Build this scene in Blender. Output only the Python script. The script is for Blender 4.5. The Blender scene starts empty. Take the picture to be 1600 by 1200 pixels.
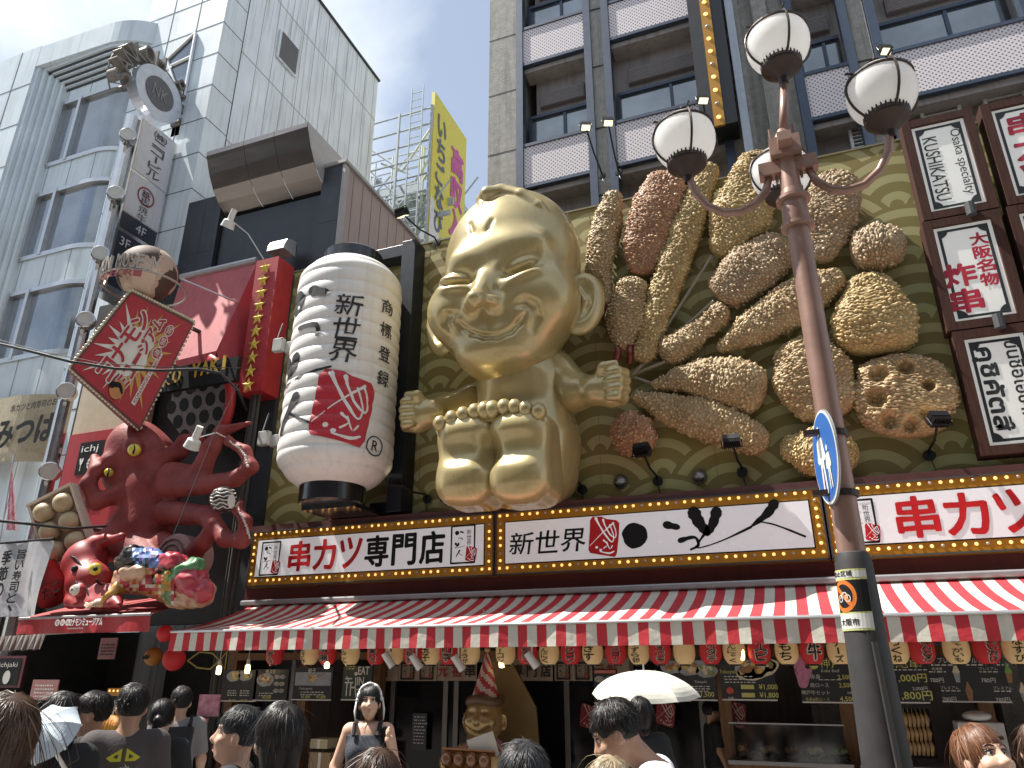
import bpy, bmesh, math, random
import numpy as np
from mathutils import Vector, Matrix, noise as mn
from mathutils.geometry import tessellate_polygon

R_ = math.radians
rng = random.Random(7)
S = bpy.context.scene
COL = S.collection

# ------------------------------------------------------------------ camera
FOC, PITCH, YAW, CAMZ = 1150.0, R_(21.4), R_(21.1), 1.85
cd = bpy.data.cameras.new('camera'); cam = bpy.data.objects.new('camera', cd); COL.objects.link(cam)
cd.sensor_width = 36.0; cd.lens = FOC / 1600.0 * 36.0; cd.clip_start = 0.05; cd.clip_end = 2000
cam.location = (0, 0, CAMZ); cam.rotation_euler = (math.pi / 2 + PITCH, 0, YAW)
S.camera = cam
# ------------------------------------------------------------------ sky, sun, exposure
SUN_EL, SUN_AZ = 60.0, 13.0          # sun stands to the left, a little to the street side of the facade
sdir = Vector((-math.cos(R_(SUN_EL)) * math.cos(R_(SUN_AZ)), -math.cos(R_(SUN_EL)) * math.sin(R_(SUN_AZ)), math.sin(R_(SUN_EL))))
W = bpy.data.worlds.new('World'); S.world = W; W.use_nodes = True
nt = W.node_tree; nt.nodes.clear()
def _n(t, ty, **kw):
    n = t.nodes.new(ty)
    for k, v in kw.items(): setattr(n, k, v)
    return n
sky = _n(nt, 'ShaderNodeTexSky', sky_type='NISHITA', sun_disc=False)
sky.sun_elevation = R_(SUN_EL); sky.sun_rotation = math.atan2(sdir.x, sdir.y)
sky.air_density = 1.25; sky.dust_density = .5; sky.ozone_density = 2.2
tc = _n(nt, 'ShaderNodeTexCoord'); mp = _n(nt, 'ShaderNodeMapping'); mp.inputs['Scale'].default_value = (1.0, 1.0, 1.9); mp.inputs['Location'].default_value = (7.7, .4, 3.3)
nz = _n(nt, 'ShaderNodeTexNoise'); nz.inputs['Scale'].default_value = 2.2; nz.inputs['Detail'].default_value = 7; nz.inputs['Roughness'].default_value = .55
nz.inputs['Distortion'].default_value = .25
cr = _n(nt, 'ShaderNodeValToRGB'); cr.color_ramp.elements[0].position = .40; cr.color_ramp.elements[1].position = .68
cr.color_ramp.elements[0].color = (.30, .30, .30, 1)
mixn = _n(nt, 'ShaderNodeMixRGB'); mixn.inputs[2].default_value = (8.3, 8.9, 9.6, 1)
bg = _n(nt, 'ShaderNodeBackground'); bg.inputs['Strength'].default_value = .062
out = _n(nt, 'ShaderNodeOutputWorld')
L = nt.links.new
L(tc.outputs['Generated'], mp.inputs[0]); L(mp.outputs[0], nz.inputs['Vector']); L(nz.outputs['Fac'], cr.inputs[0])
L(cr.outputs[0], mixn.inputs[0]); L(sky.outputs[0], mixn.inputs[1]); L(mixn.outputs[0], bg.inputs[0]); L(bg.outputs[0], out.inputs[0])
sl = bpy.data.lights.new('sun', 'SUN'); sl.energy = 5.0; sl.angle = R_(.5); sl.color = (1, .95, .87)
so = bpy.data.objects.new('sun', sl); COL.objects.link(so); so.rotation_euler = (-sdir).to_track_quat('-Z', 'Y').to_euler(); so.location = (-20, 0, 40)
S.view_settings.view_transform = 'Standard'; S.view_settings.look = 'None'; S.view_settings.exposure = 1.08; S.view_settings.gamma = 1
S.cycles.max_bounces = 6; S.cycles.diffuse_bounces = 3; S.cycles.glossy_bounces = 3; S.cycles.transmission_bounces = 4
S.cycles.use_denoising = True

# ------------------------------------------------------------------ pixel of the photograph -> point of the place
_fw = Vector((-math.sin(YAW) * math.cos(PITCH), math.cos(YAW) * math.cos(PITCH), math.sin(PITCH)))
_rt = Vector((math.cos(YAW), math.sin(YAW), 0)); _up = _rt.cross(_fw); CAM = Vector((0, 0, CAMZ))
def ray(x, y): return _rt * ((x - 800) / FOC) + _up * ((600 - y) / FOC) + _fw
def at(x, y, Y): d = ray(x, y); return CAM + d * (Y / d.y)
def atx(x, y, X): d = ray(x, y); return CAM + d * (X / d.x)
def atd(x, y, dist): return CAM + ray(x, y) * dist

# ------------------------------------------------------------------ materials
MATS = {}
def mat(name, col, rough=.6, metal=0.0, var=.12, scale=6.0, bump=0.0, bscale=30.0, emit=None, es=0.0, coat=0.0, spec=.5, col2=None, stretch=None, alpha=None, trans=0.0, streak=0.0):
    if name in MATS: return MATS[name]
    m = bpy.data.materials.new(name); m.use_nodes = True; t = m.node_tree; b = t.nodes['Principled BSDF']; MATS[name] = m
    b.inputs['Roughness'].default_value = rough; b.inputs['Metallic'].default_value = metal
    b.inputs['Specular IOR Level'].default_value = spec; b.inputs['Coat Weight'].default_value = coat; b.inputs['Coat Roughness'].default_value = .12
    if trans: b.inputs['Transmission Weight'].default_value = trans
    if alpha is not None: b.inputs['Alpha'].default_value = alpha
    k = t.links.new
    co = _n(t, 'ShaderNodeTexCoord'); mp = _n(t, 'ShaderNodeMapping')
    if stretch: mp.inputs['Scale'].default_value = stretch
    k(co.outputs['Object'], mp.inputs[0])
    no = _n(t, 'ShaderNodeTexNoise'); no.inputs['Scale'].default_value = scale; no.inputs['Detail'].default_value = 6; no.inputs['Roughness'].default_value = .62
    k(mp.outputs[0], no.inputs['Vector'])
    rp = _n(t, 'ShaderNodeValToRGB'); rp.color_ramp.elements[0].position = .3; rp.color_ramp.elements[1].position = .72
    c1 = [max(0, c * (1 - var)) for c in col]; c2 = list(col2) if col2 else [min(1, c * (1 + var * .6)) for c in col]
    rp.color_ramp.elements[0].color = (*c1, 1); rp.color_ramp.elements[1].color = (*c2, 1)
    k(no.outputs['Fac'], rp.inputs[0]); last = rp.outputs[0]
    if streak:                                   # rain streaks down the face
        m2 = _n(t, 'ShaderNodeMapping'); m2.inputs['Scale'].default_value = (5, 5, .22); k(co.outputs['Object'], m2.inputs[0])
        n2 = _n(t, 'ShaderNodeTexNoise'); n2.inputs['Scale'].default_value = 2.2; n2.inputs['Detail'].default_value = 5; k(m2.outputs[0], n2.inputs['Vector'])
        r2 = _n(t, 'ShaderNodeValToRGB'); r2.color_ramp.elements[0].position = .5; r2.color_ramp.elements[1].position = .75
        r2.color_ramp.elements[0].color = (1, 1, 1, 1); r2.color_ramp.elements[1].color = (1 - streak, 1 - streak, 1 - streak * 1.1, 1); k(n2.outputs['Fac'], r2.inputs[0])
        mx = _n(t, 'ShaderNodeMixRGB', blend_type='MULTIPLY'); mx.inputs[0].default_value = 1; k(last, mx.inputs[1]); k(r2.outputs[0], mx.inputs[2]); last = mx.outputs[0]
    k(last, b.inputs['Base Color'])
    mr = _n(t, 'ShaderNodeMapRange'); mr.inputs[3].default_value = max(0, rough - .08); mr.inputs[4].default_value = min(1, rough + .1)
    k(no.outputs['Fac'], mr.inputs[0]); k(mr.outputs[0], b.inputs['Roughness'])
    if bump:
        nb = _n(t, 'ShaderNodeTexNoise'); nb.inputs['Scale'].default_value = bscale; nb.inputs['Detail'].default_value = 4; k(mp.outputs[0], nb.inputs['Vector'])
        bp = _n(t, 'ShaderNodeBump'); bp.inputs['Strength'].default_value = bump; bp.inputs['Distance'].default_value = .02
        k(nb.outputs['Fac'], bp.inputs['Height']); k(bp.outputs[0], b.inputs['Normal'])
    if emit: b.inputs['Emission Color'].default_value = (*emit, 1); b.inputs['Emission Strength'].default_value = es
    return m
def rgb(r, g, b):                                # 0-255 display value -> linear
    return tuple(((c / 255 + .055) / 1.055) ** 2.4 if c > 10 else c / 255 / 12.92 for c in (r, g, b))

# ------------------------------------------------------------------ frames: flat local systems
class Fr:
    def __init__(s, o, x, y):
        s.o = Vector(o); s.x = Vector(x).normalized(); s.y = Vector(y); s.y = (s.y - s.x * s.y.dot(s.x)).normalized(); s.z = s.x.cross(s.y)
    def __call__(s, u, v, w=0.0): return s.o + s.x * u + s.y * v + s.z * w
FACADE = lambda x, y, z: Fr((x, y, z), (1, 0, 0), (0, 0, 1))      # u = +X, v = up, w = towards the street

_gl = {}
def glyphs(s, ext, res):
    key = (s, ext, res)
    if key in _gl: return _gl[key]
    c = bpy.data.curves.new('tmp', 'FONT'); c.body = s; c.resolution_u = res; c.extrude = ext
    o = bpy.data.objects.new('tmp', c); COL.objects.link(o)
    m = bpy.data.meshes.new_from_object(o.evaluated_get(bpy.context.evaluated_depsgraph_get()))
    v = np.empty(len(m.vertices) * 3); m.vertices.foreach_get('co', v); v = v.reshape(-1, 3)
    f = [tuple(p.vertices) for p in m.polygons]
    bpy.data.objects.remove(o); bpy.data.curves.remove(c); bpy.data.meshes.remove(m)
    _gl[key] = (v, f); return v, f

class MB:
    "collects shapes, then becomes ONE mesh object"
    def __init__(s): s.v = []; s.f = []; s.m = []
    def add(s, vs, fs, mi=0):
        b = len(s.v); s.v.extend([tuple(p) for p in vs]); s.f.extend([tuple(i + b for i in f) for f in fs]); s.m.extend([mi] * len(fs)); return s
    def box(s, x0, x1, y0, y1, z0, z1, mi=0, fr=None):
        g = fr if fr else (lambda a, b, c: (a, b, c))
        p = [g(x, y, z) for x in (x0, x1) for y in (y0, y1) for z in (z0, z1)]
        return s.add(p, [(0, 1, 3, 2), (4, 6, 7, 5), (0, 4, 5, 1), (2, 3, 7, 6), (0, 2, 6, 4), (1, 5, 7, 3)], mi)
    def quad(s, a, b, c, d, mi=0): return s.add([a, b, c, d], [(0, 1, 2, 3)], mi)
    def poly(s, pts, mi=0):
        t = tessellate_polygon([[Vector(p) for p in pts]])
        return s.add(pts, [tuple(x) for x in t], mi)
    def prism(s, fr, pts, w0, w1, mi=0):
        n = len(pts); t = tessellate_polygon([[Vector((p[0], p[1], 0)) for p in pts]])
        vs = [fr(p[0], p[1], w0) for p in pts] + [fr(p[0], p[1], w1) for p in pts]
        area = sum(pts[i][0] * pts[(i + 1) % n][1] - pts[(i + 1) % n][0] * pts[i][1] for i in range(n))
        fs = []
        for a, b, c in t:
            A, B, C = pts[a], pts[b], pts[c]
            if (B[0] - A[0]) * (C[1] - A[1]) - (C[0] - A[0]) * (B[1] - A[1]) < 0: b, c = c, b
            fs += [(a + n, b + n, c + n), (c, b, a)]
        for i in range(n):
            j = (i + 1) % n; q = (i, j, j + n, i + n)
            fs.append(q if area > 0 else q[::-1])
        return s.add(vs, fs, mi)
    def tube(s, pts, r, n=8, mi=0, cap=True):
        pts = [Vector(p) for p in pts]; k = len(pts); rs = r if isinstance(r, (list, tuple)) else [r] * k
        vs = []; prev = None
        for i, p in enumerate(pts):
            d = (pts[min(i + 1, k - 1)] - pts[max(i - 1, 0)]).normalized()
            a = prev if prev else (Vector((0, 0, 1)) if abs(d.z) < .9 else Vector((1, 0, 0)))
            a = (a - d * a.dot(d)).normalized(); prev = a; b = d.cross(a)
            vs += [p + (a * math.cos(2 * math.pi * j / n) + b * math.sin(2 * math.pi * j / n)) * rs[i] for j in range(n)]
        fs = [(i * n + j, i * n + (j + 1) % n, (i + 1) * n + (j + 1) % n, (i + 1) * n + j) for i in range(k - 1) for j in range(n)]
        if cap: fs += [tuple(range(n))[::-1], tuple((k - 1) * n + j for j in range(n))]
        return s.add(vs, fs, mi)
    def lathe(s, prof, c, n=24, mi=0, fr=None):
        fr = fr or Fr(c, (1, 0, 0), (0, 1, 0)); k = len(prof)      # profile of (radius, height along the frame's z)
        vs = [fr(r * math.cos(2 * math.pi * j / n), r * math.sin(2 * math.pi * j / n), z) for r, z in prof for j in range(n)]
        fs = [(i * n + j, i * n + (j + 1) % n, (i + 1) * n + (j + 1) % n, (i + 1) * n + j) for i in range(k - 1) for j in range(n)]
        return s.add(vs, fs, mi)
    def ball(s, c, r, n=12, mi=0, sz=1.0):
        return s.lathe([(max(1e-4, r * math.sin(math.pi * i / n)), -r * sz * math.cos(math.pi * i / n)) for i in range(n + 1)], c, n * 2, mi)
    def text(s, t, fr, u, v, h, w=None, mi=0, bold=.0, res=3, off=.006, rough=0.0, rot=0.0, shear=0.0, mapf=None, dens=0, keep=False, ext=0.0):
        "lettering centred on (u, v) of a frame, fitted to height h and width w"
        V, F = glyphs(t, ext and 1.0, res)
        if not len(V): return s
        lo, hi = V.min(0), V.max(0); sz = np.maximum(hi - lo, 1e-6); q = (V - (lo + hi) / 2)
        sc = h / sz[1]; sx = (w / sz[0]) if w else sc
        if w and keep: sc = sx = min(sc, sx)
        x = q[:, 0] * sx + q[:, 1] * sc * shear; y = q[:, 1] * sc
        if rough:
            for i in range(len(x)):
                d = mn.noise_vector(Vector((x[i] / h * 4 + len(t) * 7.1, y[i] / h * 4, ord(t[0]) * .37)))
                x[i] += d[0] * rough * h; y[i] += d[1] * rough * h
        c, sn = math.cos(rot), math.sin(rot)
        pts = [(u + a * c - b * sn, v + a * sn + b * c) for a, b in zip(x, y)]
        fs = F
        if dens: pts, fs = densify(pts, fs, dens)
        g = mapf or fr
        if ext: return s.add([g(p[0], p[1], off + (1 if z > 0 else -1) * ext) for p, z in zip(pts, V[:, 2])], fs, mi)
        s.add([g(a, b, off) for a, b in pts], fs, mi)
        if bold:                                     # heavier strokes: the same letter set again round a small circle
            rr = bold * h * .85; m = 6 if bold < .07 else 12
            for k in range(m):
                ox, oy = rr * math.cos(2 * math.pi * k / m), rr * math.sin(2 * math.pi * k / m); s.add([g(a + ox, b + oy, off + .00025 * (k + 1)) for a, b in pts], fs, mi)
        return s
    def vtext(s, t, fr, u, v, h, cw, mi=0, **kw):
        "vertical lettering, centred; h is the whole height, cw the character width"
        n = len(t); ch = h / n
        for i, c in enumerate(t):
            if c == ' ': continue
            if c in 'ーｰ': s.text('|', fr, u, v + h / 2 - ch * (i + .5), ch * .8, cw * .14, mi, **kw)
            elif c in 'っッょャュョゅゃ、': s.text(c, fr, u + cw * .1, v + h / 2 - ch * (i + .42), ch * .6, cw * .6, mi, **kw)
            elif c == '一': s.text(c, fr, u, v + h / 2 - ch * (i + .5), ch * .14, cw * .9, mi, **kw)
            else: s.text(c, fr, u, v + h / 2 - ch * (i + .5), ch * .88, cw, mi, **kw)
        return s
    def stroke(s, fr, pts, ws, mi=0, off=.006, mapf=None, sub=4):
        "a brush stroke: points and half-widths, smoothed"
        P = [Vector((p[0], p[1], 0)) for p in pts]; n = len(P)
        if not isinstance(ws, (list, tuple)): ws = [ws] * n
        Q = []; Wd = []
        for i in range(n - 1):
            p0, p1, p2, p3 = P[max(i - 1, 0)], P[i], P[i + 1], P[min(i + 2, n - 1)]
            for k in range(sub):
                t = k / sub
                Q.append(.5 * ((2 * p1) + (p2 - p0) * t + (2 * p0 - 5 * p1 + 4 * p2 - p3) * t * t + (3 * p1 - p0 - 3 * p2 + p3) * t ** 3)); Wd.append(ws[i] * (1 - t) + ws[i + 1] * t)
        Q.append(P[-1]); Wd.append(ws[-1]); vs = []; g = mapf or fr
        for i, q in enumerate(Q):
            d = (Q[min(i + 1, len(Q) - 1)] - Q[max(i - 1, 0)]).normalized(); nn = Vector((-d.y, d.x, 0))
            j = 1 + .12 * math.sin(i * 2.3)
            for sgn in (1, -1): a = q + nn * sgn * Wd[i] * j; vs.append(g(a.x, a.y, off))
        s.add(vs, [(2 * i, 2 * i + 1, 2 * i + 3, 2 * i + 2) for i in range(len(Q) - 1)], mi)
        for e, i in ((Q[0], 0), (Q[-1], len(Q) - 1)):              # round ends
            r = Wd[i] * .98
            if r > 1e-4: s.poly([g(e.x + r * math.cos(k * .7854), e.y + r * math.sin(k * .7854), off + .0004) for k in range(8)], mi)
        return s
    def blob(s, fr, c, rx, ry, mi=0, off=.006, jag=.06, n=28, mapf=None, seed=0, rot=0.0):
        g = mapf or fr; pts = []
        for i in range(n):
            a = 2 * math.pi * i / n; j = 1 + jag * mn.noise(Vector((math.cos(a) * 2 + seed, math.sin(a) * 2, seed * .7))) * 2
            x, y = rx * math.cos(a) * j, ry * math.sin(a) * j
            pts.append((c[0] + x * math.cos(rot) - y * math.sin(rot), c[1] + x * math.sin(rot) + y * math.cos(rot)))
        s.add([g(c[0], c[1], off)] + [g(x, y, off) for x, y in pts], [(0, i + 1, (i + 1) % n + 1) for i in range(n)], mi); return s
    def flat(s, fr, pts, mi=0, off=.006, mapf=None, dens=0):
        g = mapf or fr
        t = tessellate_polygon([[Vector((p[0], p[1], 0)) for p in pts]]); fs = []
        for a, b, c in t:
            A, B, C = pts[a], pts[b], pts[c]
            fs.append((a, c, b) if (B[0] - A[0]) * (C[1] - A[1]) - (C[0] - A[0]) * (B[1] - A[1]) < 0 else (a, b, c))
        if dens: pts, fs = densify(pts, fs, dens)
        return s.add([g(a, b, off) for a, b in pts], fs, mi)
    def obj(s, name, mats, parent=None, smooth=False, bevel=0.0):
        o = mkobj(name, np.array(s.v, dtype=np.float64).reshape(-1, 3), s.f, mats, parent, smooth, s.m)
        if bevel:
            b = o.modifiers.new('bevel', 'BEVEL'); b.width = bevel; b.segments = 2; b.limit_method = 'ANGLE'
        return o

def densify(pts, fs, ml):
    bm = bmesh.new(); vs = [bm.verts.new((p[0], p[1], 0)) for p in pts]
    for f in fs:
        try: bm.faces.new([vs[i] for i in f])
        except ValueError: pass
    for _ in range(6):
        bmesh.ops.triangulate(bm, faces=bm.faces[:])
        es = [e for e in bm.edges if e.calc_length() > ml]
        if not es: break
        bmesh.ops.subdivide_edges(bm, edges=es, cuts=1)
    bmesh.ops.triangulate(bm, faces=bm.faces[:]); bm.verts.index_update()
    p = [(v.co.x, v.co.y) for v in bm.verts]; f = [tuple(v.index for v in q.verts) for q in bm.faces]; bm.free(); return p, f

def wloc(o):
    p = Vector((0, 0, 0))
    while o is not None: p = p + o.location; o = o.parent
    return p
def mkobj(name, V, F, mats, parent=None, smooth=False, mi=None, attr=None):
    me = bpy.data.meshes.new(name); V = np.asarray(V, dtype=np.float64)
    org = np.array(wloc(parent)) if parent is not None else np.zeros(3)
    if parent is None and len(V):                # a thing that is one mesh keeps its origin at its own base
        org = np.array([(V[:, 0].min() + V[:, 0].max()) / 2, (V[:, 1].min() + V[:, 1].max()) / 2, V[:, 2].min()])
    me.vertices.add(len(V)); me.vertices.foreach_set('co', (V - org).ravel())
    if isinstance(F, np.ndarray): ln = np.full(len(F), F.shape[1]); lp = F.ravel()
    else: ln = np.array([len(f) for f in F]); lp = np.array([i for f in F for i in f])
    me.loops.add(len(lp)); me.loops.foreach_set('vertex_index', lp.astype(np.int32))
    me.polygons.add(len(ln)); st = np.concatenate([[0], np.cumsum(ln)[:-1]]) if len(ln) else []
    me.polygons.foreach_set('loop_start', np.array(st, dtype=np.int32))
    for m in (mats if isinstance(mats, (list, tuple)) else [mats]): me.materials.append(m)
    if mi is not None and len(mi): me.polygons.foreach_set('material_index', np.array(mi, dtype=np.int32))
    me.polygons.foreach_set('use_smooth', np.full(len(ln), bool(smooth)))
    me.update(calc_edges=True); me.validate()
    if attr is not None:
        a = me.attributes.new('grain', 'FLOAT', 'POINT'); a.data.foreach_set('value', attr.astype(np.float32))
    o = bpy.data.objects.new(name, me); COL.objects.link(o)
    if parent is not None: o.parent = parent
    else: o.location = org
    return o
def tag(o, label, cat, group=None):
    o['label'] = label; o['category'] = cat
    if group: o['group'] = group
    return o
def thing(name, label, cat, loc=(0, 0, 0), group=None):
    o = bpy.data.objects.new(name, None); COL.objects.link(o); o.location = loc; o.empty_display_size = .1
    return tag(o, label, cat, group)
def struct(o, kind='structure'): o['kind'] = kind; return o
def cp(o, parent, dloc=None):
    c = o.copy(); COL.objects.link(c); c.parent = parent
    if dloc is not None: c.location = dloc
    return c
def smooth_angle(o, a=35):
    for p in o.data.polygons: p.use_smooth = True
    try: o.data.set_sharp_from_angle(angle=R_(a))
    except Exception: pass
    return o

# ------------------------------------------------------------------ organic modelling: distance field -> skin
class Field:
    def __init__(s, lo, hi, h):
        s.h = h; s.lo = np.array(lo, float); s.ax = [np.arange(lo[i], hi[i] + h, h) for i in range(3)]
        s.D = np.full([len(a) for a in s.ax], 9.0, dtype=np.float32)
    def put(s, fn, lo, hi, k, op):
        m = k + 2.5 * s.h; sl = []
        for i in range(3):
            a = int(np.searchsorted(s.ax[i], lo[i] - m)); b = int(np.searchsorted(s.ax[i], hi[i] + m)); sl.append(slice(a, b))
            if b <= a: return s
        X = s.ax[0][sl[0]][:, None, None]; Y = s.ax[1][sl[1]][None, :, None]; Z = s.ax[2][sl[2]][None, None, :]
        d = fn(X, Y, Z).astype(np.float32); D = s.D[tuple(sl)]
        if op == 'u':
            hh = np.maximum(k - np.abs(D - d), 0) / max(k, 1e-6); s.D[tuple(sl)] = np.minimum(D, d) - hh * hh * k * .25
        else:
            d = -d if op == 's' else d
            hh = np.maximum(k - np.abs(D - d), 0) / max(k, 1e-6); s.D[tuple(sl)] = np.maximum(D, d) + hh * hh * k * .25
        return s
    def cap(s, a, b, r1, r2=None, k=.03, op='u'):
        r2 = r1 if r2 is None else r2; a = np.array(a, float); b = np.array(b, float); ba = b - a; L2 = max(float(ba @ ba), 1e-9); rm = max(r1, r2)
        def fn(X, Y, Z):
            t = np.clip(((X - a[0]) * ba[0] + (Y - a[1]) * ba[1] + (Z - a[2]) * ba[2]) / L2, 0, 1)
            return np.sqrt((X - a[0] - t * ba[0]) ** 2 + (Y - a[1] - t * ba[1]) ** 2 + (Z - a[2] - t * ba[2]) ** 2) - (r1 + (r2 - r1) * t)
        return s.put(fn, np.minimum(a, b) - rm, np.maximum(a, b) + rm, k, op)
    def chain(s, pts, rs, k=.03, op='u'):
        for i in range(len(pts) - 1): s.cap(pts[i], pts[i + 1], rs[i], rs[i + 1], k, op)
        return s
    def ell(s, c, r, k=.03, op='u', rot=None):
        c = np.array(c, float); r = np.array(r, float); M = np.array(rot) if rot is not None else None
        def fn(X, Y, Z):
            x, y, z = X - c[0], Y - c[1], Z - c[2]
            if M is not None: x, y, z = (M[0, 0] * x + M[1, 0] * y + M[2, 0] * z), (M[0, 1] * x + M[1, 1] * y + M[2, 1] * z), (M[0, 2] * x + M[1, 2] * y + M[2, 2] * z)
            k0 = np.sqrt((x / r[0]) ** 2 + (y / r[1]) ** 2 + (z / r[2]) ** 2); k1 = np.sqrt((x / r[0] ** 2) ** 2 + (y / r[1] ** 2) ** 2 + (z / r[2] ** 2) ** 2)
            return k0 * (k0 - 1) / np.maximum(k1, 1e-6)
        e = r if M is None else np.abs(M) @ r
        return s.put(fn, c - e, c + e, k, op)
    def box(s, c, hf, rd=.02, k=.03, op='u'):
        c = np.array(c, float); hf = np.array(hf, float)
        def fn(X, Y, Z):
            x, y, z = np.abs(X - c[0]) - hf[0] + rd, np.abs(Y - c[1]) - hf[1] + rd, np.abs(Z - c[2]) - hf[2] + rd
            return np.sqrt(np.maximum(x, 0) ** 2 + np.maximum(y, 0) ** 2 + np.maximum(z, 0) ** 2) + np.minimum(np.maximum(x, np.maximum(y, z)), 0) - rd
        return s.put(fn, c - hf, c + hf, k, op)
    def hit(s, px, py, d0=5.0, d1=16.0):
        "where the line of sight through a pixel of the photograph first meets the skin"
        r = ray(px, py).normalized(); t = d0; last = None
        while t < d1:
            p = CAM + r * t; i = [int(round((p[k] - s.lo[k]) / s.h)) for k in range(3)]
            if all(0 <= i[k] < s.D.shape[k] for k in range(3)) and s.D[i[0], i[1], i[2]] < 0: return np.array(p)
            t += s.h * .5
        return None
    def front(s, x, z):
        "Y of the surface seen from the street side (-Y)"
        i = int(np.argmin(abs(s.ax[0] - x))); k = int(np.argmin(abs(s.ax[2] - z))); col = s.D[i, :, k]; w = np.nonzero(col < 0)[0]
        return float(s.ax[1][w[0]]) if len(w) else None
    def mesh(s):
        D, h = s.D, s.h; I = D < 0; n = D.shape; c = np.zeros([a - 1 for a in n], np.int8)
        cor = [(dx, dy, dz) for dx in (0, 1) for dy in (0, 1) for dz in (0, 1)]
        for q in cor: c += I[q[0]:n[0] - 1 + q[0], q[1]:n[1] - 1 + q[1], q[2]:n[2] - 1 + q[2]]
        act = (c > 0) & (c < 8); idx = np.full(c.shape, -1, np.int64); ci = np.array(np.nonzero(act)); m = ci.shape[1]; idx[act] = np.arange(m)
        val = {q: D[ci[0] + q[0], ci[1] + q[1], ci[2] + q[2]] for q in cor}; pos = np.zeros((m, 3)); cnt = np.zeros(m)
        for a in cor:
            for ax in range(3):
                if a[ax]: continue
                b = list(a); b[ax] = 1; va, vb = val[a], val[tuple(b)]; w = (va < 0) != (vb < 0); t = np.where(w, va / np.where(w, va - vb, 1), 0)
                p = np.array(a, float)[None, :].repeat(m, 0); p[:, ax] += t; pos[w] += p[w]; cnt[w] += 1
        V = s.lo + (ci.T + pos / cnt[:, None]) * h; F = []
        for ax in range(3):
            b, cc = (ax + 1) % 3, (ax + 2) % 3; sa = [slice(None)] * 3; sb = [slice(None)] * 3; sa[ax] = slice(0, -1); sb[ax] = slice(1, None)
            for o in (b, cc): sa[o] = slice(1, -1); sb[o] = slice(1, -1)
            A = I[tuple(sa)]; w = np.array(np.nonzero(A != I[tuple(sb)]))
            ins = A[tuple(w)]; g = w.copy(); g[b] += 1; g[cc] += 1
            def cell(db, dc): e = g.copy(); e[b] += db; e[cc] += dc; return idx[tuple(e)]
            q = np.stack([cell(-1, -1), cell(0, -1), cell(0, 0), cell(-1, 0)], 1); q[~ins] = q[~ins][:, ::-1]; F.append(q)
        return V, np.concatenate(F)
    def obj(s, name, mats, parent=None, post=None):
        V, F = s.mesh()
        if post is not None: V = post(V)
        return mkobj(name, V, F, mats, parent, True)
# ================================================================== setting: street and the buildings
M = {}
M['paving'] = mat('street paving', (.23, .22, .21), .85, var=.25, scale=3, bump=.3)
g = MB(); g.quad((-120, -120, 0), (120, -120, 0), (120, 160, 0), (-120, 160, 0)); struct(g.obj('ground', M['paving']))

DARK = mat('dark joint', (.05, .055, .06), .7)
PANEL = mat('white metal panel', (.66, .735, .775), .38, .0, var=.10, scale=.9, streak=.2, spec=.35)
PANELG = mat('white side cladding', (.75, .80, .86), .75, var=.10, scale=1.1, streak=.4)
GLASS = mat('window glass', (.22, .25, .28), .05, .6, var=.45, scale=.7, spec=1.0, coat=.6, bump=.12, bscale=1.3)
ALU = mat('aluminium', (.55, .56, .57), .35, .8, var=.1)
CHROME = mat('polished steel', (.62, .62, .62), .18, .95, var=.12, scale=4)

def strip(mb, path, z0, z1, mi=0, th=None):
    for (a, b) in zip(path[:-1], path[1:]): mb.quad((a[0], a[1], z0), (b[0], b[1], z0), (b[0], b[1], z1), (a[0], a[1], z1), mi)
    if th:
        for (a, b) in zip(path[:-1], path[1:]):
            for z, fl in ((z0, 0), (z1, 1)):
                q = [(a[0], a[1], z), (b[0], b[1], z), (b[0], b[1] + th, z), (a[0], a[1] + th, z)]; mb.quad(*(q if fl else q[::-1]), mi)
def bay_path(off=0.0, x0=-17.0):
    r = 1.45 + off; cx, cy = -15.25, 11.75
    return [(x0, cy - r)] + [(cx + r * math.sin(a), cy - r * math.cos(a)) for a in [math.pi / 2 * k / 14 for k in range(15)]] + [(cx + r, 12.4)]
def along(path, s):
    for a, b in zip(path[:-1], path[1:]):
        d = math.dist(a, b)
        if s <= d: t = s / d; return (a[0] + (b[0] - a[0]) * t, a[1] + (b[1] - a[1]) * t)
        s -= d
    return path[-1]

pb = thing('panelled_building', 'tall silver panelled building with rounded bay windows left of the octopus', 'building', (-16, 11, 0))
w = MB(); bp = bay_path()
bands = [(16.1, 17.0), (13.15, 14.05), (10.3, 11.25), (0.0, 8.5)]
for z0, z1 in bands: strip(w, bp, z0, z1, 0, .3)
tot = sum(math.dist(a, b) for a, b in zip(bp[:-1], bp[1:]))
for z0, z1 in bands:                                                # vertical panel joints
    s_ = .2
    while s_ < tot:
        x, y = along(bp, s_); x2, y2 = along(bp, s_ + .014); dx, dy = (y2 - y), -(x2 - x); l = math.hypot(dx, dy); dx, dy = dx / l * .004, dy / l * .004
        w.quad((x + dx, y + dy, z0 + .01), (x2 + dx, y2 + dy, z0 + .01), (x2 + dx, y2 + dy, z1 - .01), (x + dx, y + dy, z1 - .01), 1); s_ += .82
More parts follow.
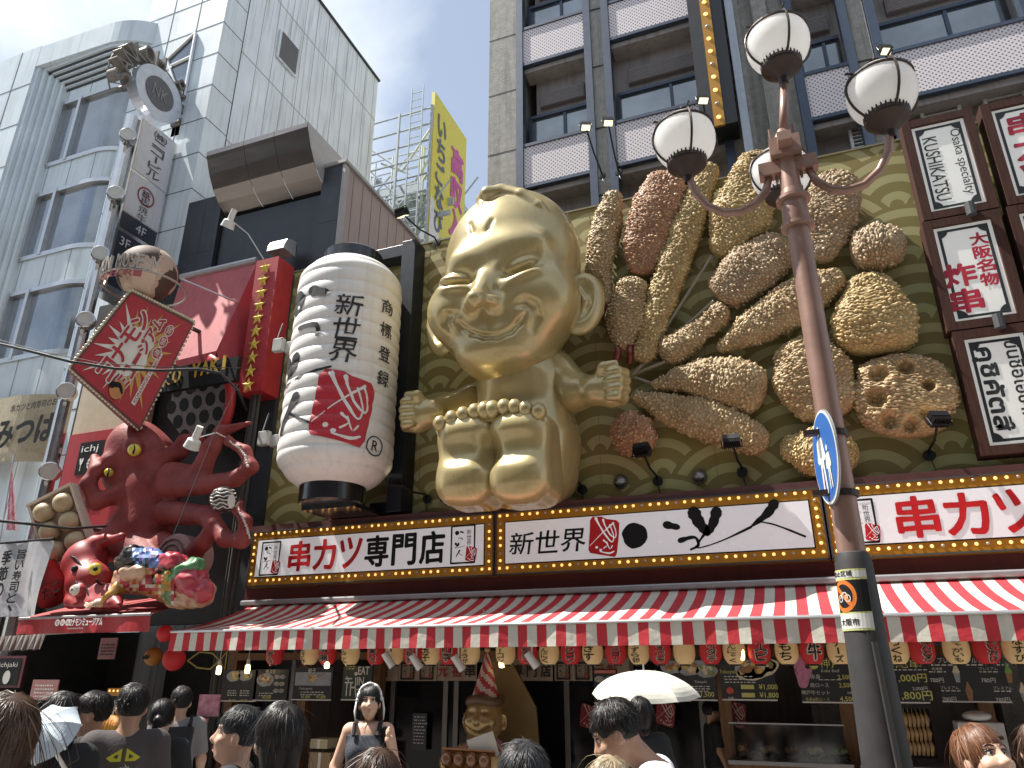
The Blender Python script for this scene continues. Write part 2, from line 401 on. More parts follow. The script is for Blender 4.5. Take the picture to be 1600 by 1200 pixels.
# frame on the left and the stepped cornice
w.box(-19.2, -17.62, 9.75, 12.5, 0, 17.9, 0)
for k in range(1, 14): w.box(-19.21, -17.61, 9.743, 9.75, 17.9 - k * 1.35, 17.915 - k * 1.35, 1)
w.box(-18.36, -18.34, 9.742, 9.75, 0, 17.9, 1)
for k in range(5): w.box(-17.62 + k * .145, -17.62 + k * .145 + .13, 9.8 + k * .09, 12.4, 0, 17.0 - k * .12 + .5, 0)
w.obj('wall', [PANEL, DARK], pb)
c = MB()
bo = [(-17.7, 9.75)] + bay_path(.45, -17.6)[1:]
strip(c, bo, 17.15, 17.85, 0, .6)
for k in range(5): strip(c, bay_path(.40 - k * .08, -17.5), 17.0 - k * .12 + .05, 17.0 - k * .12 + .15, 0, .4); strip(c, bay_path(.34 - k * .08, -17.5), 17.0 - k * .12 - .02, 17.0 - k * .12 + .05, 1, .3)
c.obj('cornice', [PANEL, DARK], pb)
for z0, z1 in ((14.05, 16.1), (11.25, 13.15), (8.5, 10.3)):
    f = MB(); p2 = bay_path(.04)
    strip(f, p2, z0 - .06, z0 + .06, 0, .2); strip(f, p2, z1 - .08, z1 + .03, 0, .2)
    for s_ in (.12, .78):
        x, y = along(p2, s_); f.box(x - .05, x + .05, y - .02, y + .1, z0, z1, 0)
    wo = f.obj('window', [ALU], pb)
    gl = MB(); strip(gl, bay_path(-.06), z0 + .03, z1 - .05); gl.obj('pane', GLASS, wo, True)
core = MB()
core.box(-14.42, -11.7, 10.3, 17.2, 3.3, 21.25, 0)
for k in range(4, 21): core.box(-14.43, -11.696, 10.294, 10.3, 1.0 * k - .008, 1.0 * k + .008, 1)
for k in range(1, 3): core.box(-14.42 + k * .92 - .008, -14.42 + k * .92 + .008, 10.293, 10.3, 3.3, 21.2, 1)
core.box(-11.698, -11.69, 11.0, 11.02, 0, 21.2, 1); core.box(-11.9, -11.63, 10.25, 17.25, 21.25, 21.31, 1)
for k in range(4, 21): core.box(-11.699, -11.694, 10.3, 11.0, 1.0 * k - .008, 1.0 * k + .008, 1)
core.obj('wall', [PANEL, DARK], pb)
sd = MB(); sd.quad((-11.695, 11.02, 0), (-11.695, 17.2, 0), (-11.695, 17.2, 21.24), (-11.695, 11.02, 21.24), 0)
for k in range(1, 12): sd.box(-11.695, -11.688, 11.02 + k * .54, 11.032 + k * .54, 0, 21.23, 1)
for z in (13.9, 16.7, 19.5): sd.box(-11.695, -11.687, 11.02, 17.2, z, z + .02, 1)
sd.obj('side_wall', [PANELG, mat('cladding seam', (.33, .34, .35), .8)], pb)
tw = MB(); A = [at(*p, 10.28) for p in ((304, 55), (262, 94), (277, 103), (300, 88))]; tw.poly(A); A = [at(*p, 10.28) for p in ((299, 90), (270, 104), (268, 140), (291, 133))]; tw.poly(A)
tw.obj('window', GLASS, pb)
tf = MB()
for a, b in (((305, 52), (260, 95)), ((306, 52), (288, 150)), ((300, 88), (268, 103)), ((262, 95), (285, 165))): tf.tube([at(*a, 10.26), at(*b, 10.26)], .045, 6)
tf.obj('window_frame', ALU, pb)
vg = MB(); vf = Fr(atx(449, 84, -11.67), (0, 1, 0), (0, 0, 1)); vg.box(-.42, .42, -.5, .5, 0, .05, 0, vf)
for k in range(14): vg.box(-.36, .36, -.44 + k * .066, -.44 + k * .066 + .03, .05, .08, 1, vf)
vg.obj('vent_grille', [PANELG, mat('vent grey', (.2, .2, .21), .6)], pb)

fb = MB(); fb.box(-40, -22.4, 13, 30, 0, 19.5); fb.box(-40, -22.9, 13, 14, 19.5, 20.6)
for k in range(7): fb.box(-22.4, -22.36, 14 + 2 * k, 15.2 + 2 * k, 15, 16.4, 1); fb.box(-40 + 2.4 * k, -38.8 + 2.4 * k, 12.96, 13, 15, 16.4, 1)
t = thing('white_building', 'plain white building at the far left edge behind the panelled one', 'building', (-30, 20, 0)); fb.obj('wall', [PANELG, GLASS], t)

# ---- row of buildings across the street, behind the photographer (seen only in reflections)
xb = thing('street_row', 'plain brown brick row of buildings across the street behind the camera', 'building', (0, -9, 0)); q = MB()
for k, (x0, x1, h_) in enumerate(((-34, -20, 13), (-20, -8, 17), (-8, 6, 15), (6, 18, 18), (18, 36, 14))): q.box(x0, x1 - .02, -16, -7.5 - .3 * (k % 2), 0, h_)
q.obj('wall', mat('row brick', (.16, .12, .10), .8, var=.3, scale=1), xb); q = MB()
for i in range(33):
    for j in range(4): q.box(-33 + 2 * i, -31.9 + 2 * i, -7.5, -7.44, 4 + 3 * j, 5.6 + 3 * j)
q.obj('window', GLASS, xb)['kind'] = 'stuff'

# ---- dark building with the curved steel hood
SLATE = mat('dark slate cladding', (.035, .042, .05), .45, var=.3, scale=3, streak=.2)
PINK = mat('pale pink cladding', (.38, .30, .29), .7, var=.08, scale=1.4, streak=.15)
HOODM = mat('brushed hood steel', (.24, .215, .20), .22, .9, var=.14, scale=3, stretch=(.4, 3, 3))
hb = thing('hooded_building', 'dark slate building with curved steel hood and pink side wall', 'building', (-10, 11, 0))
w = MB()
w.box(-11.69, -10.75, 10.3, 13.5, 3.3, 11.6); w.box(-8.15, -7.66, 10.3, 13.5, 0, 11.55); w.box(-10.75, -8.15, 10.95, 13.5, 3.3, 11.55)
for k in range(12):
    z = .9 * k + .3
    if z < 3.4: continue
    w.box(-8.151, -7.659, 10.296, 10.3, z, z + .012, 1); w.box(-11.69, -10.749, 10.296, 10.3, z, z + .012, 1); w.box(-10.75, -8.15, 10.94, 10.95, z, z + .04, 1)
w.box(-11.2, -11.185, 10.295, 10.3, 3.3, 11.5, 1)
w.obj('wall', [SLATE, DARK], hb)
lv = MB()
for k in range(26):
    lv.box(-10.7, -8.2, 10.86, 10.94, 7.6 + k * .055, 7.625 + k * .055)
lv.obj('louvre', mat('louvre dark', (.05, .055, .06), .5), hb)
pk = MB(); pk.quad((-7.645, 10.3, 0), (-7.645, 13.55, 0), (-7.645, 13.55, 11.55), (-7.645, 10.3, 11.55))
for k in range(10): pk.box(-7.645, -7.639, 10.3 + k * .36, 10.312 + k * .36, 0, 11.5, 1)
pk.box(-7.66, -7.60, 10.28, 10.42, 0, 11.5, 2); pk.box(-8.2, -7.58, 10.26, 13.6, 11.55, 11.62, 2)
pk.obj('side_wall', [PINK, mat('pink seam', (.2, .15, .15), .8), mat('grey coping', (.36, .35, .35), .6)], hb)
hd = MB(); prof = [(9.62, 12.2), (9.62, 12.08), (9.66, 12.0), (9.78, 11.72), (9.95, 11.45), (10.15, 11.25), (10.4, 11.1), (10.9, 11.0)]
for (x0, x1) in ((-10.68, -9.72), (-9.71, -8.95), (-8.94, -8.13)):
    for a, b in zip(prof[:-1], prof[1:]): hd.quad((x0, a[0], a[1]), (x0, b[0], b[1]), (x1, b[0], b[1]), (x1, a[0], a[1]), 0)
hd.quad((-10.68, 9.62, 12.2), (-8.13, 9.62, 12.2), (-8.13, 10.95, 12.2), (-10.68, 10.95, 12.2), 1)
for x in (-10.69, -8.12):
    hd.poly([(x, y, z) for y, z in prof] + [(x, 10.95, 12.2)], 1)
ho = hd.obj('hood', [HOODM, mat('hood side grey', (.42, .41, .42), .5, .3)], hb)
for p in ho.data.polygons: p.use_smooth = False
dk = MB(); dk.box(-10.7, -8.14, 10.4, 10.93, 8.9, 10.99); dk.obj('soffit_box', SLATE, hb)

vh = MB(); vfr = FACADE(*at(450, 395, 10.2)); vh.box(-.2, .2, -.12, .16, 0, .02, 0, vfr)
pr = [(0, .18), (.16, .17), (.3, .1), (.36, -.02), (.38, -.14)]
for a, b in zip(pr[:-1], pr[1:]): vh.quad(vfr(-.2, a[1], a[0]), vfr(.2, a[1], a[0]), vfr(.2, b[1], b[0]), vfr(-.2, b[1], b[0]))
for x in (-.2, .2): vh.poly([vfr(x, b, a) for a, b in pr] + [vfr(x, -.14, 0)])
tag(vh.obj('vent_hood', mat('vent steel', (.5, .5, .5), .4, .5)), 'grey sheet metal vent hood on the dark building beside the star strip', 'vent')

# ---- steel frame, ladder and yellow billboard behind
STEEL = mat('galvanised steel', (.44, .49, .54), .6, .1, var=.15)
tw = thing('lattice_tower', 'galvanised steel lattice frame behind the pink wall holding the billboard', 'steel frame', (-12, 19, 0))
fm = MB()
X0, X1, Ya, Yb = -13.9, -10.1, 18.3, 20.2
for y in (Ya, Yb):
    for x in (X0, X0 + 1.25, X0 + 2.5, X1): fm.tube([(x, y, 8), (x, y, 20.6)], .06, 6)
    for k in range(14): fm.tube([(X0 - 1, y, 11.4 + k * .7), (X1, y, 11.4 + k * .7)], .04, 6)
for k in range(5):
    z = 11 + k * 1.9
    fm.tube([(X0, Yb, z), (X0 + 2, Yb, z + 1.9), (X1, Yb, z)], .05, 6); fm.tube([(X0 + .4, Ya + .6, z + 1.9), (X0 + 2.4, Ya + .6, z), (X1, Ya + .5, z + 1.9)], .05, 6)
    for x in (X0, X0 + 1.9, X1): fm.tube([(x, Ya, z), (x, Yb, z + .9)], .04, 6)
rng.seed(11)
for k in range(95):
    x = X0 - .6 + rng.random() * 4.2; z = 9.5 + rng.random() * 9; y = Ya + .4 + rng.random() * 2.6; fm.tube([(x, y, z), (x + rng.choice((0, 0, 1.2, -1.2)), y, z + rng.choice((1.4, 2.2)))], .035, 5)
    if k % 2: fm.box(x, x + rng.uniform(.5, 1.4), y, y + .06, z, z + rng.uniform(.08, .5))
fm.obj('frame', STEEL, tw)
hut = MB(); hut.box(-13.6, -10.6, 20.6, 24, 8, 18.6); hut.box(-13.9, -10.4, 20.4, 24, 18.6, 18.8, 1)
tag(hut.obj('rooftop_hut', [mat('hut grey', (.4, .42, .44), .7, streak=.2), STEEL]), 'pale grey rooftop hut inside the steel lattice', 'building')
ld = thing('ladder', 'thin steel ladder standing up above the lattice frame', 'ladder', at(655, 150, 18.2)); l0, l1 = at(644, 142, 18.15), at(662, 133, 18.15)
for q in (l0, l1): b = MB(); b.tube([(q.x, q.y, 11), (q.x, q.y, l1.z)], .03, 6); b.obj('rail', STEEL, ld)
b = MB()
for k in range(30): z = l0.z - .15 - k * .33; b.tube([(l0.x, l0.y, z), (l1.x, l1.y, z)], .018, 6)
b.obj('rungs', STEEL, ld)
YEL = mat('billboard yellow', (.62, .55, .06), .5, var=.06); MAG = mat('billboard magenta', (.48, .07, .28), .5); INK = mat('billboard ink', (.10, .12, .14), .5); BWH = mat('billboard white', (.62, .63, .66), .5)
bb = thing('billboard', 'tall yellow billboard with magenta and dark japanese lettering above the roofs', 'billboard', (-10, 19.6, 12))
q = MB(); q.box(-10.12, -10, 18.3, 21.0, 11.5, 21.18); q.obj('board', YEL, bb)
bf = Fr((-10, 18.3, 11.5), (0, 1, 0), (0, 0, 1)); q = MB()
q.vtext('高収入', bf, 1.95, 6.6, 4.0, .95, 0, bold=.05, off=.02); q.vtext('いちごなび', bf, .62, 6.55, 4.9, .62, 1, bold=.04, off=.02)
pts = [(0, 0), (2.7, 0), (2.7, 2.2), (1.6, 2.5), (.9, 3.6), (.25, 5.2), (0, 5.3)]; q.flat(bf, pts, 2, .012)
q.blob(bf, (.9, 2.2), 1.2, 1.7, 0, .018, .02); q.blob(bf, (.8, 1.9), .95, 1.4, 2, .024, .02)
for k in range(12): q.blob(bf, (.15 + (k % 4) * .22, .9 + k * .28), .05, .09, 1 if k % 2 else 2, .03, 0, 8)
q.obj('lettering', [MAG, INK, BWH], bb)

# ---- concrete building behind the gold board
CONC = mat('pebbledash concrete', (.36, .35, .32), .95, var=.25, scale=7, bump=.9, bscale=55, streak=.3)
NAVY = mat('navy steel', (.05, .07, .11), .45, .2, var=.15)
SHADE = mat('grey render', (.32, .29, .28), .85, var=.12, scale=1.5, streak=.35)
cb = thing('concrete_building', 'grey concrete building with navy mullions and perforated balcony panels', 'building', (2, 13, 0))
w = MB(); TOPZ = 24.0
w.box(-4.0, 12, 11.84, 22, 0, TOPZ, 1); w.box(-4.93, -4.25, 11.4, 22, 0, TOPZ, 0)
for x in (-2.52, .0, .62, 2.2, 4.75): w.box(x - .13, x + .13 + (.12 if x == 0 else 0), 11.42, 12.5, 0, TOPZ, 0)
w.box(.25, 1.05, 11.55, 12.5, 0, TOPZ, 0); w.box(5.4, 12, 11.42, 12.5, 0, TOPZ, 0)
for k in range(8):
    for x0, x1 in ((-4.93, -4.25), (-2.65, -2.39), (2.07, 2.33)): w.box(x0 - .002, x1 + .002, 11.395, 11.42, 10.2 + k * 1.55, 10.215 + k * 1.55, 2)
w.obj('wall', [CONC, SHADE, DARK], cb)
n_ = MB()
for x in (-4.22, -2.72, -2.33, -.22, 1.1, 1.98, 2.42, 4.62, 4.98): n_.box(x - .075, x + .075, 11.36, 11.55, 9.0, TOPZ)
n_.obj('mullion', NAVY, cb)
# perforated metal: a dotted sheet
PERF = bpy.data.materials.new('perforated white panel'); PERF.use_nodes = True; t_ = PERF.node_tree; b_ = t_.nodes['Principled BSDF']; b_.inputs['Roughness'].default_value = .8; b_.inputs['Specular IOR Level'].default_value = .15
co = _n(t_, 'ShaderNodeTexCoord'); mpp = _n(t_, 'ShaderNodeMapping'); mpp.inputs['Scale'].default_value = (16, 16, 16); mpp.inputs['Rotation'].default_value = (0, R_(45), 0)
t_.links.new(co.outputs['Object'], mpp.inputs[0]); sx_ = _n(t_, 'ShaderNodeSeparateXYZ'); t_.links.new(mpp.outputs[0], sx_.inputs[0])
def mth(t, op, a, b=None):
    n = _n(t, 'ShaderNodeMath', operation=op)
    for i, q in enumerate((a, b)):
        if q is None: continue
        if isinstance(q, (int, float)): n.inputs[i].default_value = q
        else: t.links.new(q, n.inputs[i])
    return n.outputs[0]
fx = mth(t_, 'SUBTRACT', mth(t_, 'FRACT', sx_.outputs[0]), .5); fz = mth(t_, 'SUBTRACT', mth(t_, 'FRACT', sx_.outputs[2]), .5)
dd = mth(t_, 'ADD', mth(t_, 'MULTIPLY', fx, fx), mth(t_, 'MULTIPLY', fz, fz)); hole = mth(t_, 'LESS_THAN', dd, .055)
mx_ = _n(t_, 'ShaderNodeMixRGB'); mx_.inputs[1].default_value = (.72, .67, .69, 1); mx_.inputs[2].default_value = (.12, .11, .12, 1); t_.links.new(hole, mx_.inputs[0]); t_.links.new(mx_.outputs[0], b_.inputs['Base Color'])
FLOORH, Z0 = 3.12, 10.8
baysx = [(-4.14, -2.8), (-2.25, -.3), (1.18, 1.9), (2.5, 4.54)]
for (x0, x1) in baysx:
    for k in range(-1, 4):
        zb = Z0 + k * FLOORH + (.0 if x0 > 0 else 0)
        if k >= 0:
            o = MB(); o.box(x0, x1, 11.40, 11.43, zb, zb + .93); po = o.obj('balcony_panel', PERF, cb)
            for z_ in (zb + .93, zb - .07): r = MB(); r.box(x0, x1, 11.37, 11.46, z_, z_ + .07); r.obj('rail', NAVY, po)
            wn = MB(); zt = zb + 1.0; hw = .92; xm = (x0 + x1) / 2 + .1
            wn.box(x0, x1, 11.74, 11.83, zt + hw, zt + hw + .07); wn.box(xm - .03, xm + .03, 11.76, 11.835, zt - .6, zt + hw); wn.box(x0, x0 + .06, 11.75, 11.835, zt - .6, zt + hw); wo = wn.obj('window', NAVY, cb)
            gl = MB(); gl.quad((x0 + .05, 11.8, zt - .6), (x1, 11.8, zt - .6), (x1, 11.8, zt + hw), (x0 + .05, 11.8, zt + hw)); gl.obj('pane', GLASS, wo)
            v = MB(); v.box(x0 + .25, x1 - .12 if x1 - x0 < 1.6 else x0 + 1.75, 11.74, 11.84, zt + hw + .25, zt + hw + .62)
            for j in range(9): v.box(x0 + .28, (x1 - .15 if x1 - x0 < 1.6 else x0 + 1.72), 11.72, 11.74, zt + hw + .27 + j * .037, zt + hw + .285 + j * .037, 1)
            v.obj('vent', [mat('vent brown grey', (.17, .15, .15), .6), mat('vent slat', (.30, .28, .28), .6)], cb)
            sf = MB(); sf.box(x0, x1, 11.47, 11.84, zb - .2, zb - .09); sf.obj('balcony_floor', SHADE, cb)
WHT = mat('white painted metal', (.72, .73, .73), .4, .1, var=.06)
for px, py in ((1245, 232), (1357, 215), (1468, 178), (1568, 158)):
    v = MB(); f_ = FACADE(*at(px, py, 11.78)); v.box(-.3, .3, -.27, -.22, 0, .1, 0, f_); v.box(-.3, .3, .22, .27, 0, .1, 0, f_); v.box(-.3, -.25, -.22, .22, 0, .1, 0, f_); v.box(.25, .3, -.22, .22, 0, .1, 0, f_)
    v.box(-.25, .25, -.22, .22, 0, .01, 1, f_)
    for j in range(6): v.box(-.25, .25, -.2 + j * .075, -.175 + j * .075, .02, .07, 0, f_)
    v.obj('vent_grille', [WHT, DARK], cb)

# ---- vertical bulb strip on the concrete building
AMB = mat('amber sign paint', (.42, .20, .015), .4, .2, var=.1)
BULB = mat('lit amber bulb', (.9, .6, .25), .25, emit=(1, .50, .13), es=.75); BULBOFF = mat('unlit bulb', (.45, .36, .28), .2, spec=.8)
vs = thing('vertical_sign', 'black upright sign with one amber bulb strip on the concrete wall', 'sign', at(1130, 195, 11.0))
q = MB(); f_ = FACADE(*at(1125, 195, 10.9)); q.box(-.32, .30, 0, 9, -.5, -.02, 0, f_); q.obj('case', mat('black sign box', (.012, .013, .015), .4), vs)
q = MB(); q.box(-.09, .09, -.03, 9, -.02, .03, 0, f_); q.obj('bulb_strip', AMB, vs)
BULBMESH = None
def bulb(p, parent, lit=True, r=.023):
    global BULBMESH
    key = 'on' if lit else 'off'
    if BULBMESH is None: BULBMESH = {}
    if (key, r) not in BULBMESH:
        b = MB(); b.lathe([(r * math.cos(a), r * math.sin(a) * 1.1) for a in (0, .5, 1.0, 1.35, 1.55)], (0, 0, 0), 10, 0, Fr((0, 0, 0), (1, 0, 0), (0, 0, 1))); me = b.obj('bulb', BULB if lit else BULBOFF, None, True); BULBMESH[(key, r)] = me.data; bpy.data.objects.remove(me)
    o = bpy.data.objects.new('bulb', BULBMESH[(key, r)]); COL.objects.link(o); o.parent = parent; o.location = Vector(p) - wloc(parent); return o
for k in range(30): bulb(f_(0, .1 + k * .3, .03), vs, k > 10 or k % 3 != 1, .05)
dp = MB(); a = at(1150, 0, 11.0); b2 = at(1175, 230, 11.0); dp.box(b2.x - .12, b2.x + .02, 11.0, 11.4, 9.2, 22); tag(dp.obj('steel_channel', mat('pale blue steel', (.40, .44, .50), .5, .2, streak=.2)), 'pale blue steel channel running up beside the amber bulb strip', 'channel')
# ================================================================== restaurant: gold wave board, marquee, awning, shop front
# seigaiha wave pattern printed on the board
SEI = bpy.data.materials.new('gold wave board'); SEI.use_nodes = True; t_ = SEI.node_tree; b_ = t_.nodes['Principled BSDF']
b_.inputs['Roughness'].default_value = .6; b_.inputs['Specular IOR Level'].default_value = .25
co = _n(t_, 'ShaderNodeTexCoord'); sp = _n(t_, 'ShaderNodeSeparateXYZ'); t_.links.new(co.outputs['Object'], sp.inputs[0])
RS = .88
u_ = mth(t_, 'DIVIDE', sp.outputs[0], RS); v_ = mth(t_, 'DIVIDE', sp.outputs[2], RS)
row0 = mth(t_, 'CEIL', mth(t_, 'DIVIDE', mth(t_, 'SUBTRACT', v_, 1.0), .5))
res = None
for k in (3, 2, 1, 0):
    row = mth(t_, 'ADD', row0, float(k)); offx = mth(t_, 'FLOORED_MODULO', row, 2.0)
    dx = mth(t_, 'SUBTRACT', mth(t_, 'FLOORED_MODULO', mth(t_, 'ADD', u_, offx), 2.0), 1.0); dy = mth(t_, 'SUBTRACT', v_, mth(t_, 'MULTIPLY', row, .5))
    d = mth(t_, 'SQRT', mth(t_, 'ADD', mth(t_, 'MULTIPLY', dx, dx), mth(t_, 'MULTIPLY', dy, dy)))
    if res is None: res = d
    else:
        ins = mth(t_, 'LESS_THAN', d, 1.0); res = mth(t_, 'ADD', mth(t_, 'MULTIPLY', d, ins), mth(t_, 'MULTIPLY', res, mth(t_, 'SUBTRACT', 1.0, ins)))
band = mth(t_, 'GREATER_THAN', mth(t_, 'FRACT', mth(t_, 'ADD', mth(t_, 'MULTIPLY', res, 3.0), .25)), .56)
no_ = _n(t_, 'ShaderNodeTexNoise'); no_.inputs['Scale'].default_value = .7; no_.inputs['Detail'].default_value = 5; t_.links.new(co.outputs['Object'], no_.inputs['Vector'])
m1 = _n(t_, 'ShaderNodeMixRGB'); m1.inputs[1].default_value = (.265, .22, .08, 1); m1.inputs[2].default_value = (.46, .425, .205, 1); t_.links.new(band, m1.inputs[0])
m2 = _n(t_, 'ShaderNodeMixRGB', blend_type='MULTIPLY'); m2.inputs[0].default_value = .35; t_.links.new(m1.outputs[0], m2.inputs[1]); t_.links.new(no_.outputs['Color'], m2.inputs[2]); t_.links.new(m2.outputs[0], b_.inputs['Base Color'])

REDF = mat('dark red fascia', (.10, .012, .010), .55, var=.2, scale=2, streak=.3)
MAROON = mat('maroon ledge', (.085, .03, .028), .5, var=.3, scale=5)
rb = thing('restaurant', 'skewer restaurant with gold wave board above a dark red fascia and open shop front', 'restaurant', (-2.5, 10, 0))
q = MB(); q.box(-8.55, 5.2, 10.0, 10.25, 3.0, 8.96); q.obj('wave_board', SEI, rb)
q = MB()
for x in (-5.42, -3.9, -2.5, -.9, .7, 2.2): q.box(x, x + .006, 9.997, 10.0, 4.2, 8.96)
q.box(-8.6, 5.2, 9.98, 10.3, 8.96, 8.99); q.obj('board_seam', mat('board seam', (.16, .14, .07), .6), rb)
q = MB(); q.box(-8.35, 5.2, 9.62, 10.05, 3.94, 4.05); q.box(-8.35, 5.2, 9.8, 10.05, 2.3, 3.94, 1); q.box(-8.6, -8.3, 9.9, 10.3, 0, 8.9, 2); q.obj('fascia', [MAROON, REDF, SLATE], rb)
WOODM = mat('orange brown timber', (.20, .095, .035), .55, var=.35, scale=5, stretch=(6, 6, .6), bump=.2)
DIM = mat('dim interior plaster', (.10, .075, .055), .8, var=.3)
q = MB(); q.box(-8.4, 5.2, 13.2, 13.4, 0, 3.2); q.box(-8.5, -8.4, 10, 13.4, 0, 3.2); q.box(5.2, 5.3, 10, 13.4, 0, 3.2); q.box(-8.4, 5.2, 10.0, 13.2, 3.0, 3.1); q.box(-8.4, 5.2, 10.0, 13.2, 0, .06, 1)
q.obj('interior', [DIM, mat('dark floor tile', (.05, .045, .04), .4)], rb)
q = MB()
for x in (-8.25, -6.95, -5.75, -1.05, .25, 1.6, 2.15, 3.4): q.box(x - .07, x + .07, 9.62, 9.78, 0, 2.74)
q.box(-8.3, 5.2, 9.60, 9.80, 2.02, 2.12); q.obj('timber_post', WOODM, rb)
DFR = mat('grey door frame', (.16, .15, .14), .4, .6)
q = MB()
for x in (-5.6, -4.78, -4.62, -3.86, -3.05, -2.2, -1.35): q.box(x - .035, x + .035, 9.86, 9.92, 0, 2.0)
q.box(-5.65, -1.1, 9.86, 9.92, 1.98, 2.04); do = q.obj('door_frame', DFR, rb)
q = MB(); q.quad((-5.6, 9.89, 0), (-1.3, 9.89, 0), (-1.3, 9.89, 2.0), (-5.6, 9.89, 2.0)); q.obj('glass_door', mat('dark shop glass', (.008, .008, .009), .08, spec=.22, var=.2), rb)

# ---- marquee sign boxes with bulbs
ACR = mat('white acrylic', (.66, .66, .68), .25, coat=.3, var=.05, scale=2, emit=(1, 1, 1.02), es=.10)
RED = mat('sign red', (.52, .012, .016), .4); BLK = mat('sign black', (.010, .010, .011), .6, spec=.2)
def seal(mb, fr, u, v, h, red, white, off=.006, mapf=None, tilt=.12, dens=0):
    "red brushed seal with white strokes"
    g = mapf or fr; w = h * .8; c, s = math.cos(-tilt), math.sin(-tilt)
    T = lambda x, y: (u + (x * c - y * s) * w, v + (x * s + y * c) * h)
    pts = [(-.42, .5), (-.1, .52), (.05, .47), (.4, .46), (.5, .38), (.5, .05), (.46, -.4), (.4, -.5), (-.1, -.48), (-.44, -.46), (-.5, -.38), (-.49, .1), (-.5, .4)]
    mb.flat(fr, [T(*p) for p in pts], red, off, mapf, dens)
    for p, ws in (([(-.46, -.28), (-.1, .05), (.3, .38)], [.008, .012, .03]), ([(-.3, .46), (-.18, .3), (.05, .05), (.28, -.12), (.33, .05), (.18, .32)], [.05, .025, .03, .02, .015, .02]),
                  ([(-.05, .44), (.02, .3), (.2, .08), (.38, .0), (.4, .15), (.3, .36)], [.04, .02, .025, .02, .015, .02]), ([(.0, -.1), (.14, -.2), (.02, -.3)], [.03, .012, .02]), ([(.1, -.13), (.22, -.3), (.3, -.22)], [.02, .012, .02]), ([(-.1, -.4), (.2, -.42), (.36, -.36)], [.012, .03, .02])):
        mb.stroke(fr, [T(*q) for q in p], [a * h * .8 for a in ws], white, off + .004, mapf)
    for x, y in ((-.22, -.3), (-.08, -.36)): mb.blob(fr, T(x, y), .04 * h, .035 * h, white, off + .004, .05, 10, mapf)
def logo_box(mb, fr, u, v, w, h, mi, red, white):
    f = .012
    for p in ([(-w / 2, -h / 2), (-w / 2, h / 2)], [(-w / 2, h / 2), (w / 2, h / 2)], [(w / 2, h / 2), (w / 2, -h / 2)], [(w / 2, -h / 2), (-w / 2, -h / 2)]): mb.stroke(fr, [(u + x, v + y) for x, y in p], f, mi)
    brush_logo(mb, fr, u - w * .16, v + h * .02, h * .86, mi, True); mb.vtext('新世界', fr, u + w * .26, v + h * .17, h * .45, w * .2, mi)
    seal(mb, fr, u + w * .36, v - h * .28, h * .4, red, white)
def brush_logo(mb, fr, u, v, h, mi, vertical=False, mapf=None):
    "the brush written shop name"
    if vertical:
        T = lambda x, y: (u + x * h, v + y * h)
        mb.blob(fr, T(-.08, .34), .075 * h, .07 * h, mi, mapf=mapf); mb.stroke(fr, [T(.05, .37), T(.14, .34)], [.03 * h, .02 * h], mi, mapf=mapf)
        mb.stroke(fr, [T(-.02, .17), T(.1, .16), T(.11, .1)], [.012 * h, .014 * h, .008 * h], mi, mapf=mapf)
        mb.stroke(fr, [T(-.12, .0), T(-.05, -.07), T(-.02, .0)], [.04 * h, .025 * h, .035 * h], mi, mapf=mapf); mb.stroke(fr, [T(-.05, -.07), T(-.14, -.14), T(.2, -.08)], [.012 * h, .006 * h, .006 * h], mi, mapf=mapf)
        mb.stroke(fr, [T(.02, -.22), T(-.1, -.4)], [.028 * h, .012 * h], mi, mapf=mapf); mb.stroke(fr, [T(-.02, -.3), T(.14, -.38)], [.008 * h, .005 * h], mi, mapf=mapf)
    else:
        T = lambda x, y: (u + x, v + y)
        mb.blob(fr, T(-1.0, .0), .165, .165, mi, seed=3); mb.stroke(fr, [T(-.58, .11), T(-.44, .07)], [.05, .035], mi)
        mb.stroke(fr, [T(-.42, -.1), T(-.24, -.07), T(-.2, -.17), T(-.3, -.22)], [.035, .018, .02, .012], mi)
        mb.stroke(fr, [T(-.22, .24), T(-.16, .1), T(-.08, -.02)], [.085, .07, .05], mi); mb.stroke(fr, [T(.06, .23), T(.0, .08), T(-.08, -.02)], [.07, .055, .05], mi)
        mb.stroke(fr, [T(-.1, -.02), T(-.22, -.18), T(-.16, -.2), T(.1, -.13), T(.45, .01)], [.02, .008, .008, .008, .018], mi)
        mb.stroke(fr, [T(.76, .28), T(.66, .16), T(.46, .02)], [.06, .05, .012], mi); mb.stroke(fr, [T(.52, .08), T(.74, .02), T(1.06, -.14)], [.008, .01, .014], mi)
